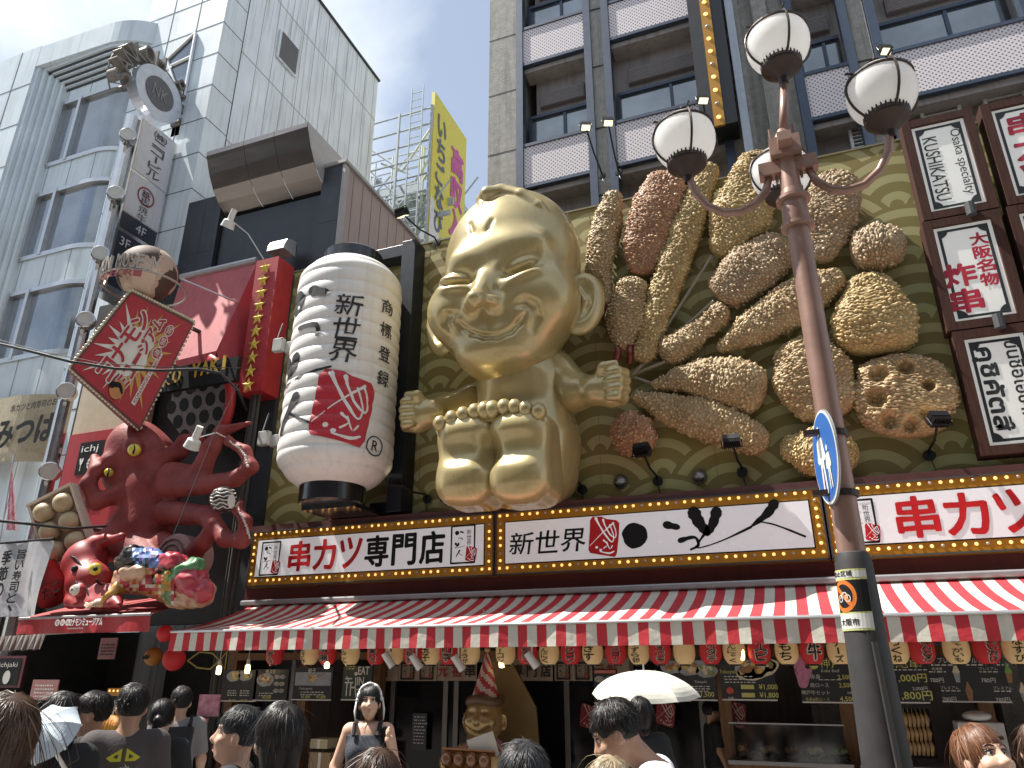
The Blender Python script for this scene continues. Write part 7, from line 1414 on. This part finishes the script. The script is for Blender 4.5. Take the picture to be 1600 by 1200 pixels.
def person(label, head, dist, face=0.0, H=1.7, hair='short', hm=None, skin=None, top=None, bottom=None, pitch=0.0, yaw=0.0, h=.0125, sleeves=True, arms=None, facefeat=False, glasses=False, female=False, hl=.3, seed=0, extra=None, roll=0.0, group=None, hoff=0.0):
    "head = pixel of the head centre; the feet stand on the street below it"
    hp_ = CAM + ray(*head).normalized() * dist; sc = hp_.z / 1.585 if H is None else hp_.z / 1.585
    va = math.atan2(ray(*head).y, ray(*head).x); face = va + face; fx, fy = math.cos(face), math.sin(face); base = Vector((hp_.x - fx * hoff * sc, hp_.y - fy * hoff * sc, 0))
    t = thing('person', label, 'person', base, group)
    def W3(V): V = np.asarray(V) * sc; return np.stack([base.x + V[:, 0] * fy + V[:, 1] * fx, base.y - V[:, 0] * fx + V[:, 1] * fy, V[:, 2]], 1)
    Rm = (Matrix.Rotation(yaw, 3, 'Z') @ Matrix.Rotation(pitch, 3, 'X') @ Matrix.Rotation(roll, 3, 'Y')); Rn = np.array(Rm); hc_ = np.array((0, hoff, 1.585)); piv = np.array((0, -.03, -.10))
    def hp2(p): return hc_ + piv + Rn @ (np.array(p, float) - piv)
    shw = .155 if female else .175
    F = Field((-.5, -.3, -.01), (.5, .42, 1.80), h)
    for sx in (-1, 1):
        F.chain([(sx * .09, 0, .90), (sx * .092, .01, .47), (sx * .095, -.02, .07)], [.088, .058, .04], .03); F.cap((sx * .095, -.04, .04), (sx * .105, .15, .035), .042, .034, .03)
    F.ell((0, 0, .93), (.165, .115, .13), .05).ell((0, 0, 1.09), (.135 if female else .15, .098, .17), .08).ell((0, 0, 1.27), (.155 if female else .172, .11, .18), .08).cap((-shw + .02, -.01, 1.395), (shw - .02, -.01, 1.395), .055, None, .06)
    if female:
        for sx in (-1, 1): F.ell((sx * .07, .085, 1.24), (.06, .05, .06), .05)
    F.cap((0, -.02, 1.40), hp2((0, -.025, -.07)), .058 if not female else .05, .052 if not female else .046, .03)
    AR = arms or {}
    aj = {}
    for sx in (-1, 1):
        el, wr = AR.get(sx, ((sx * .235, -.02, 1.12), (sx * .245, .07, .88))); el = np.array(el); wr = np.array(wr); sh = np.array((sx * shw, -.01, 1.385)); aj[sx] = (sh, el, wr)
        F.chain([sh, el, wr], [.052, .04, .028], .03); d = (wr - el) / np.linalg.norm(wr - el); hd = wr + d * .05; side = np.cross(d, (0, 1, 0.2)); side /= np.linalg.norm(side) + 1e-9; pn = np.cross(side, d)
        F.ell(hd, (.034, .034, .034), .03)
        for k in range(4): b0 = hd + d * .03 + pn * (.027 - .018 * k); L4 = (.07, .078, .072, .058)[k]; F.chain([b0, b0 + d * L4 * .55 + side * sx * .004, b0 + d * L4 + side * -sx * .018], [.0105, .0098, .0085], .006)
        b0 = hd + pn * .032; F.chain([b0, b0 + pn * .022 + d * .03, b0 + pn * .022 + d * .055], [.0125, .0115, .0095], .008)
    F.ell(hp2((0, -.012, .03)), (.076, .095, .098), .03, 'u', Rn).ell(hp2((0, .028, -.035)), (.062, .07, .082), .03, 'u', Rn).ell(hp2((0, .058, -.094)), (.032, .03, .024), .03, 'u', Rn)
    for sx in (-1, 1): F.ell(hp2((sx * .077, -.005, -.012)), (.012, .02, .032), .008, 'u', Rn); F.ell(hp2((sx * .04, .07, -.028)), (.028, .022, .024), .02, 'u', Rn)
    if facefeat:
        F.ell(hp2((0, .075, .035)), (.05, .02, .012), .02, 'u', Rn)
        for sx in (-1, 1): F.ell(hp2((sx * .032, .098, .012)), (.02, .016, .011), .012, 's', Rn)
        F.chain([hp2((0, .092, .015)), hp2((0, .112, -.024)), hp2((0, .106, -.032))], [.009, .0125, .011], .012)
        for sx in (-1, 1): F.ell(hp2((sx * .013, .098, -.03)), (.009, .01, .008), .008, 'u', Rn)
        F.chain([hp2((-.02, .088, -.059)), hp2((0, .098, -.056)), hp2((.02, .088, -.059))], [.005, .0075, .005], .008); F.chain([hp2((-.018, .086, -.07)), hp2((0, .094, -.072)), hp2((.018, .086, -.07))], [.006, .009, .006], .008)
        F.chain([hp2((-.024, .094, -.065)), hp2((0, .108, -.0645)), hp2((.024, .094, -.065))], [.0035, .004, .0035], .004, 's')
    F.obj('body', skin or SKIN[0], t, W3)
    def ht(p): return Vector(W3([hp2(p)])[0])
    if facefeat:
        for sx in (-1, 1):
            q = MB(); q.ball(ht((sx * .032, .0725, .012)), .0135 * sc, 8); e = q.obj('eye', EWH, t, True); q = MB(); q.ball(ht((sx * .032 + .0, .0808, .0115)), .0066 * sc, 6); q.obj('iris', BLK, e, True)
            q = MB(); q.tube([ht((sx * (.014 + .012 * k),   .0905 - .003 * k - (.006 if k == 3 else 0), .019 + (.003, .0055, .005, .001)[k])) for k in range(4)], [.002, .003, .003, .0015], 5); q.obj('eyelid', HB, e)
            q = MB(); q.tube([ht((sx * (.014 + .013 * k), .0945 - .0045 * k, .036 + (.0, .005, .006, .0)[k])) for k in range(4)], [.003, .0048, .0042, .002], 6); q.obj('eyebrow', hm or HB, t)
        q = MB(); q.tube([ht((x, y, z)) for x, y, z in ((-.02, .090, -.060), (-.006, .1025, -.0565), (0, .102, -.058), (.006, .1025, -.0565), (.02, .090, -.060))], [.002, .0042, .0042, .0042, .002], 6); q.tube([ht((x, y, z)) for x, y, z in ((-.017, .089, -.069), (0, .1005, -.072), (.017, .089, -.069))], [.003, .0062, .003], 6); q.obj('lips', LIP, t, True)
    if glasses:
        q = MB()
        for sx in (-1, 1): q.tube([ht((sx * .034 + .024 * math.cos(a), .103, .01 + .018 * math.sin(a))) for a in [2 * math.pi * k / 18 for k in range(19)]], .002, 5); q.tube([ht((sx * .058, .1, .014)), ht((sx * .076, .06, .012)), ht((sx * .08, -.0, .008))], .0022, 5)
        q.tube([ht((-.01, .106, .014)), ht((.01, .106, .014))], .002, 5); q.obj('glasses', BLK, t)
    # clothes
    if top:
        G = Field((-.5, -.3, .8), (.5, .42, 1.6), max(h, .011)); o = .016
        G.ell((0, 0, .95), (.165 + o, .12 + o, .12), .05).ell((0, 0, 1.09), ((.138 if female else .155) + o, .103 + o, .19), .08).ell((0, 0, 1.27), ((.155 if female else .172) + o, .113 + o, .18), .08).cap((-shw + .02, -.01, 1.395), (shw - .02, -.01, 1.395), .055 + o * .8, None, .06)
        if female:
            for sx in (-1, 1): G.ell((sx * .07, .088, 1.24), (.06 + o, .05 + o, .06 + o), .05)
        if sleeves:
            for sx in (-1, 1): sh, el, wr = aj[sx]; e2 = sh + (el - sh) * (.78 if sleeves is True else 1.0); G.cap(sh, e2, .068, .062, .05)
            if sleeves == 'long':
                for sx in (-1, 1): sh, el, wr = aj[sx]; G.cap(el, el + (wr - el) * .95, .055, .042, .04)
        for sx in (-1, 1):
            if sleeves is True: sh, el, wr = aj[sx]; e2 = sh + (el - sh) * .78; d = (el - sh) / np.linalg.norm(el - sh); G.cap(e2 + d * .07, e2 + d * .2, .075, .09, .003, 's')
        G.ell((0, .03, 1.475), (.078, .085, .062), .012, 's'); G.box((0, 0, .80), (.5, .5, .06), .01, .005, 's')
        if sleeves is False: G.box((0, 0, 1.50), (.3, .3, .135), .01, .005, 's')
        def wr_(V):
            n = np.array([mn.noise(Vector(v) * np.array((9, 9, 7))) if False else mn.noise(Vector((v[0] * 9, v[1] * 9, v[2] * 6 + seed))) for v in V]); V = V.copy(); V[:, 1] += .010 * n; V[:, 0] += .006 * n; return W3(V)
        to = G.obj('top', top, t, wr_)
    else: to = None
    G = Field((-.4, -.3, .0), (.4, .4, 1.1), .014)
    if female:
        G.cap((0, 0, .98), (0, .0, .55), .16, .23, .03); G.box((0, 0, .45), (.5, .5, .08), .01, .005, 's'); G.obj('skirt', bottom or top or BLK, t, W3)
    else:
        G.ell((0, 0, .95), (.175, .128, .10), .04)
        for sx in (-1, 1): G.chain([(sx * .09, 0, .90), (sx * .094, .01, .47), (sx * .098, -.02, .1)], [.1, .075, .062], .03)
        G.obj('trousers', bottom or mat('dark trousers', (.03, .032, .04), .8), t, W3)
    q = MB()
    for sx in (-1, 1):
        P2 = W3([(sx * .095, -.06, .04), (sx * .10, .05, .05), (sx * .105, .17, .035)]); q.tube([Vector(p) for p in P2], [.045, .05, .036], 10)
    q.obj('shoes', mat('dark shoes', (.03, .03, .032), .5), t, True)
    # hair: a cap under many fine tapered locks
    g_ = random.Random(seed * 13 + 5); HM = hm or HB; HF = Field((-.22, -.26, -.25), (.22, .24, .22), .009)
    HF.ell((0, -.016, .036), (.085, .103, .104), .01); thick = .0
    if hair in ('long', 'bob'): HF.ell((0, -.04, -.03), (.074, .066, .10), .03)
    HF.ell((0, .115, -.045), (.078, .07, .088), .015, 's'); HF.ell((0, .13, .0), (.07, .06, .075), .015, 's'); HF.box((0, .0, -.20), (.2, .2, .10 if hair == 'short' else .06), .01, .01, 's')
    if hair == 'short':
        for sx in (-1, 1): HF.ell((sx * .085, .025, -.035), (.03, .055, .05), .01, 's')
    if hair == 'pony': HF.ell((0, -.125, -.0), (.035, .035, .035), .02)
    HV, HFc = HF.mesh(); V = [HV]; Fc = [HFc]; nb = len(HV); cx0 = np.array((0, -.016, .036)); rad = np.array((.085, .103, .104)); crown = np.array((.015, -.045, .14))
    vs, fs = [], []; NS = dict(short=2300, long=2300, bob=2200, pony=1500)[hair]; ga_ = [0.3] * nb
    for k in range(NS):
        while True:
            d = np.array((g_.gauss(0, 1), g_.gauss(0, 1), g_.gauss(0, 1))); d /= np.linalg.norm(d)
            if d[1] > .30 and d[2] < .42: continue
            if d[2] < -.55: continue
            if hair == 'short' and abs(d[0]) > .7 and d[2] < -.05 and d[1] > -.25: continue
            break
        p = cx0 + rad * d * .99; nrm = d / rad; nrm /= np.linalg.norm(nrm); tg = (p - crown); tg = tg - nrm * (tg @ nrm); tg /= np.linalg.norm(tg) + 1e-6; tg = tg + np.array((g_.gauss(0, .25), g_.gauss(0, .25), g_.gauss(0, .15)))
        if hair == 'pony': tg = np.array((0, -.12, 0.0)) - p; tg = tg - nrm * (tg @ nrm); tg /= np.linalg.norm(tg) + 1e-6
        Ln = (g_.uniform(.035, .07) if d[2] > .3 else g_.uniform(.012, .03)) if hair == 'short' else g_.uniform(.5, 1) * (.22 if hair == 'bob' else hl) if hair != 'pony' else .07
        if hair in ('long', 'bob') and d[1] > .45: Ln = g_.uniform(.05, .085)
        sg = 4 if hair in ('short', 'pony') else 7; w = g_.uniform(.0008, .0024); lift = (g_.uniform(.0, .010) if hair == 'short' else g_.uniform(.0, .006)) + (g_.uniform(.01, .03) if g_.random() < .05 else 0); pts = [p]; cur = p.copy(); dr = tg / np.linalg.norm(tg)
        for s_ in range(sg):
            cur = cur + dr * Ln / sg; dr = dr + np.array((0, 0, -.25 if hair == 'short' else -.55)) * (.35 if s_ < 2 else .8) ; dr /= np.linalg.norm(dr)
            rel = (cur - cx0) / rad; rl = np.linalg.norm(rel); tgt = 1.01 + lift * (s_ + 1) / sg * 7
            if rl < tgt and cur[2] > -.10: cur = cx0 + rad * rel / rl * tgt
            elif rl > tgt * 1.05 and cur[2] > -.07 and lift < .012: cur = cx0 + rad * rel / rl * tgt * 1.04
            elif cur[2] <= -.07 and math.hypot(cur[0], cur[1] + .02) > .094: u2 = np.array((cur[0], cur[1] + .02)); u2 = u2 / np.linalg.norm(u2) * (.086 + lift * 1.2 + .004 * math.sin(k * 1.7)); cur[0], cur[1] = u2[0], u2[1] - .02
            elif hair in ('long', 'bob') and cur[2] <= -.10 and math.hypot(cur[0], cur[1] + .03) < .062: u2 = np.array((cur[0], cur[1] + .03)); u2 = u2 / (np.linalg.norm(u2) + 1e-6) * .066; cur[0], cur[1] = u2[0], u2[1] - .03
            if hair in ('long', 'bob') and cur[1] > .085 and cur[2] < .03: cur[1] = .085
            pts.append(cur.copy())
        sd = np.cross(nrm, dr); sd /= np.linalg.norm(sd) + 1e-9; b0 = len(vs); gv = g_.random() ** 1.6; ga_ += [gv] * (3 * (sg + 1))
        for i, pp in enumerate(pts): ww = w * (1 - (i / sg) ** 2 * .9); vs += [pp - sd * ww, pp + nrm * ww * .6, pp + sd * ww]
        for i in range(sg):
            a = b0 + 3 * i; fs += [(a, a + 1, a + 4, a + 3), (a + 1, a + 2, a + 5, a + 4)]
    if hair == 'pony':
        for k in range(160):
            x = g_.gauss(0, .012); y = g_.gauss(0, .012); b0 = len(vs); ga_ += [g_.random()] * 12
            for i in range(6): zz = .0 - i * .045; vs += [(x * (1 - i * .1) - .004, -.15 + y - .02 * math.sin(i * .5), zz), (x * (1 - i * .1) + .004, -.15 + y - .02 * math.sin(i * .5), zz)]
            for i in range(5): a = b0 + 2 * i; fs.append((a, a + 1, a + 3, a + 2))
    AV = np.concatenate([HV, np.array(vs).reshape(-1, 3)]); AV = (AV - piv) @ Rn.T + piv + hc_
    mkobj('hair', W3(AV), [tuple(f) for f in HFc] + [tuple(i + nb for i in f) for f in fs], HM, t, True, None, np.array(ga_))
    if extra: extra(t, W3, ht, sc, to)
    return t
def DIR(head, tx, ty): return None
NV = lambda n, c, **k: mat(n, c, .85, var=.12, scale=5, bump=.15, bscale=60, **k)
TBK, TGY, TWH, TNV = NV('black tee', (.014, .014, .016)), NV('charcoal tee', (.065, .055, .055)), NV('white tee', (.74, .74, .76)), NV('navy top', (.018, .02, .028))
vx = lambda a: math.radians(a)          # heading: 90 = towards the shops, 180 = to the left along the street
def bag_strap(t, W3, ht, sc, to):
    q = MB(); P = W3([(-.16, .06, 1.45), (-.10, .145, 1.33), (.05, .15, 1.15), (.17, .09, 1.0), (.2, .0, .98)]); q.tube([Vector(p) for p in P], .012, 6); q.obj('strap', BLK, t)
def backpack(t, W3, ht, sc, to):
    q = MB(); P = [Vector(p) for p in W3([(-.13, -.13, 1.08), (.13, -.13, 1.08), (.14, -.13, 1.38), (-.14, -.13, 1.38), (-.12, -.27, 1.10), (.12, -.27, 1.10), (.12, -.22, 1.40), (-.12, -.22, 1.40)])]
    for f4 in ((4, 5, 6, 7), (0, 3, 2, 1), (0, 1, 5, 4), (3, 7, 6, 2), (0, 4, 7, 3), (1, 2, 6, 5)): q.quad(*[P[i] for i in f4])
    for sx in (-1, 1): q.tube([Vector(p) for p in W3([(sx * .10, -.14, 1.40), (sx * .11, .0, 1.47), (sx * .12, .13, 1.36), (sx * .15, .08, 1.12), (sx * .12, -.13, 1.10)])], .018, 6)
    q.obj('backpack', TBK, t, False, .03)
def tee_print(t, W3, ht, sc, to):
    YL = mat('lime print', (.55, .50, .03), .6); q = MB(); o = Vector(W3([(0, -.137, 1.33)])[0]); r = (Vector(W3([(.1, -.137, 1.33)])[0]) - o).normalized(); f = Fr(o, r, (0, 0, 1)); s = .75 * sc
    for sx in (-1, 1): q.flat(f, [(sx * .012, -.03 * s), (sx * .012, .06 * s), (sx * .12 * s, -.005 * s), (sx * .085 * s, -.03 * s)] , 0, .012); q.flat(f, [(sx * .03, -.012 * s), (sx * .03, .022 * s), (sx * .055, .0)], 1, .015)
    q.obj('back_print', [YL, TGY], t)
person('man in charcoal tee with lime diamond print on his back, seen from behind', (206, 1106), 5.6, vx(0), hair='short', top=TGY, seed=3, extra=tee_print, skin=SKIN[1])
person('man with glasses in a black tee, seen from the side facing left', (142, 1116), 5.9, vx(82), hair='short', top=TBK, seed=4, glasses=True, facefeat=True, h=.009, skin=SKIN[1], yaw=.1)
person('woman with low ponytail in a black top behind the charcoal tee man', (252, 1124), 6.2, vx(-8), hair='pony', top=TBK, female=True, seed=5)
person('person with long straight black hair beside the pale blue parasol', (92, 1124), 5.0, vx(5), hair='long', top=TBK, female=True, seed=6, hl=.4)
person('person with long dark brown hair, very near at the bottom left corner', (-2, 1168), 2.75, vx(0), hair='long', hm=HBR, top=TNV, female=True, seed=7, hl=.4)
person('head of black hair just showing at the bottom below the charcoal tee man', (186, 1262), 3.3, vx(0), hair='short', top=TBK, seed=8)
person('young man with dark fringe facing left and looking up at the signs', (368, 1150), 4.2, vx(80), hair='short', hm=HGY, top=TNV, seed=9, facefeat=True, h=.0075, pitch=.08, skin=SKIN[0])
person('person with thick black hair seen from behind, left of the woman in the dress', (436, 1160), 3.2, vx(12), hair='bob', top=TBK, seed=10)
person('head of shiny brown hair at the bottom below the woman in the dress', (588, 1234), 2.9, vx(0), hair='long', hm=HBR, top=TBK, female=True, seed=11)
person('head of spiky charcoal hair at the bottom below the hatted figure', (818, 1224), 2.8, vx(0), hair='short', hm=HGY, top=TBK, seed=12)
person('head of straw blond hair at the bottom in front of the parasol man', (955, 1246), 2.9, vx(0), hair='bob', hm=HBL, top=NV('sand top', (.4, .33, .24)), female=True, seed=13)
person('young man in a white tee looking down, in front of the cream parasol', (980, 1136), 3.6, vx(86), hair='short', top=TWH, seed=14, facefeat=True, h=.0072, pitch=-.5, yaw=.0, hoff=.10, skin=SKIN[1])
person('dark dressed person under the cream parasol, half hidden by the white tee man', (1000, 1118), 6.2, vx(20), hair='bob', top=TBK, female=True, seed=15)
person('cook in black behind the counter below the octopus ball menus', (1112, 1112), 9.9, vx(-70), hair='short', top=TBK, seed=16, skin=SKIN[1])
person('older woman with reddish brown hair looking up at the bottom right', (1548, 1192), 3.7, vx(222), hair='bob', hm=HRD, top=NV('plum top', (.10, .04, .05)), female=True, seed=17, facefeat=True, h=.0075, pitch=.3, skin=SKIN[2])
person('person with brown hair cut off by the right edge', (1626, 1176), 4.6, vx(10), hair='bob', hm=HBR, top=TBK, female=True, seed=18)
person('person in a grey shirt with a dark backpack in the dark octopus shop entrance', (283, 1098), 7.9, vx(0), hair='short', top=NV('grey shirt', (.22, .21, .21)), seed=19, extra=backpack)
def girl_extra(t, W3, ht, sc, to):
    WB = mat('white lace', (.74, .73, .72), .8); q = MB(); q.tube([ht((.092 * math.cos(a), .01 + .012 * math.sin(a * 9), .04 + .110 * math.sin(a))) for a in [math.pi * k / 40 for k in range(41)]], [.009 + .004 * abs(math.sin(k * 1.3)) for k in range(41)], 7)
    for sx in (-1, 1): q.tube([ht((sx * .1, -.01, .04)), ht((sx * .115, .0, -.05)), ht((sx * .11, .02, -.13))], [.009, .010, .004], 7); q.ball(ht((sx * .096, .015, .03)), .016, 6)
    q.obj('headband', WB, t, True); q = MB()
    for sx in (-1, 1): P = W3([(sx * .095, .12, 1.36), (sx * .10, .07, 1.44), (sx * .10, -.03, 1.455), (sx * .095, -.11, 1.36)]); q.tube([Vector(p) for p in P], .018, 6)
    q.obj('dress_strap', TBK, t); q = MB(); P = W3([(-.13, .1, 1.42), (-.19, .08, 1.25), (-.24, .02, 1.0)]); q.tube([Vector(p) for p in P], .03, 6); P = W3([(-.28, .0, .86)]); q.ball(Vector(P[0]), .12, 8); q.obj('black_bag', BLK, t)
CHK = bpy.data.materials.new('grey check cloth'); CHK.use_nodes = True; t_ = CHK.node_tree; b_ = t_.nodes['Principled BSDF']; b_.inputs['Roughness'].default_value = .85; co = _n(t_, 'ShaderNodeTexCoord'); ck = _n(t_, 'ShaderNodeTexChecker'); ck.inputs['Scale'].default_value = 90; ck.inputs[1].default_value = (.012, .015, .024, 1); ck.inputs[2].default_value = (.055, .065, .085, 1); t_.links.new(co.outputs['Object'], ck.inputs[0]); t_.links.new(ck.outputs[0], b_.inputs['Base Color'])
person('young woman with white lace headband in a grey check dress looking up at the signs', (578, 1100), 6.7, vx(172), hair='long', top=CHK, bottom=CHK, female=True, sleeves=False, seed=20, facefeat=True, h=.008, pitch=.14, skin=SKIN[2], hl=.26, roll=.06, arms={1: ((.25, -.06, 1.13), (.22, .10, .93)), -1: ((-.235, .02, 1.12), (-.20, .16, 1.30))}, extra=girl_extra, yaw=.1)
# parasols
def parasol(c, r, tilt, label, m, n=8, dome=.42, flo=True, hook=True):
    t = thing('parasol', label, 'parasol', c); ax = Vector(tilt).normalized(); x = ax.cross(Vector((0, 1, 0))).normalized(); f = Fr(c, x, ax.cross(x)); f.z = ax; q = MB(); K = 10; SB = 6
    def pt(k, j):
        a = 2 * math.pi * j / (n * SB); fr = (j % SB) / SB; sag = 1 - .09 * (4 * fr * (1 - fr)) * (k / K) ** 2; t_ = k / K; rr = r * math.sin(t_ * 1.25) / math.sin(1.25); return f(rr * math.cos(a) * sag, rr * math.sin(a) * sag, r * dome * 2 * (math.cos(t_ * 1.25) - math.cos(1.25)) / (1 - math.cos(1.25)) * .5 - .012 * (4 * fr * (1 - fr)) * t_)
    for k in range(K):
        for j in range(n * SB): q.quad(pt(k, j), pt(k + 1, j), pt(k + 1, j + 1), pt(k, j + 1))
    q.obj('canopy', m, t, False); q = MB()
    for j in range(0, n * SB, SB): q.tube([pt(k, j) - ax * .006 for k in range(K + 1)], .004, 5)
    q.obj('rib', ALU, t); q = MB(); q.tube([c + ax * (r * dome + .05), c - ax * .75], .008, 8); q.obj('shaft', ALU, t)
    if flo:
        q = MB(); g_ = random.Random(3)
        for _ in range(46): k, j = g_.randrange(2, K), g_.randrange(n * SB); p = Vector(pt(k, j)); nn = (p - c).normalized(); q.blob(Fr(p + nn * .004, nn.cross(Vector((0, 0, 1))) + Vector((.001, 0, 0)), nn.cross(Vector((1, 0, 0)))), (0, 0), .008, .006, 0, .003, .2, 6)
        q.obj('dot', mat('parasol dot', (.25, .22, .18), .7), t)
    return t
pc_ = atd(1008, 1086, 6.35); parasol(pc_, .47, (.02, -.10, 1), 'cream dotted parasol above the white tee man', mat('parasol cream', (.58, .57, .50), .75, var=.04, bump=.25, bscale=9))
parasol(CAM + ray(70, 1146).normalized() * 3.6, .13, (.25, -.75, .62), 'small pale blue parasol tilted beside the long haired person at left', mat('parasol pale blue', (.50, .58, .64), .7, bump=.2, bscale=12), flo=False)
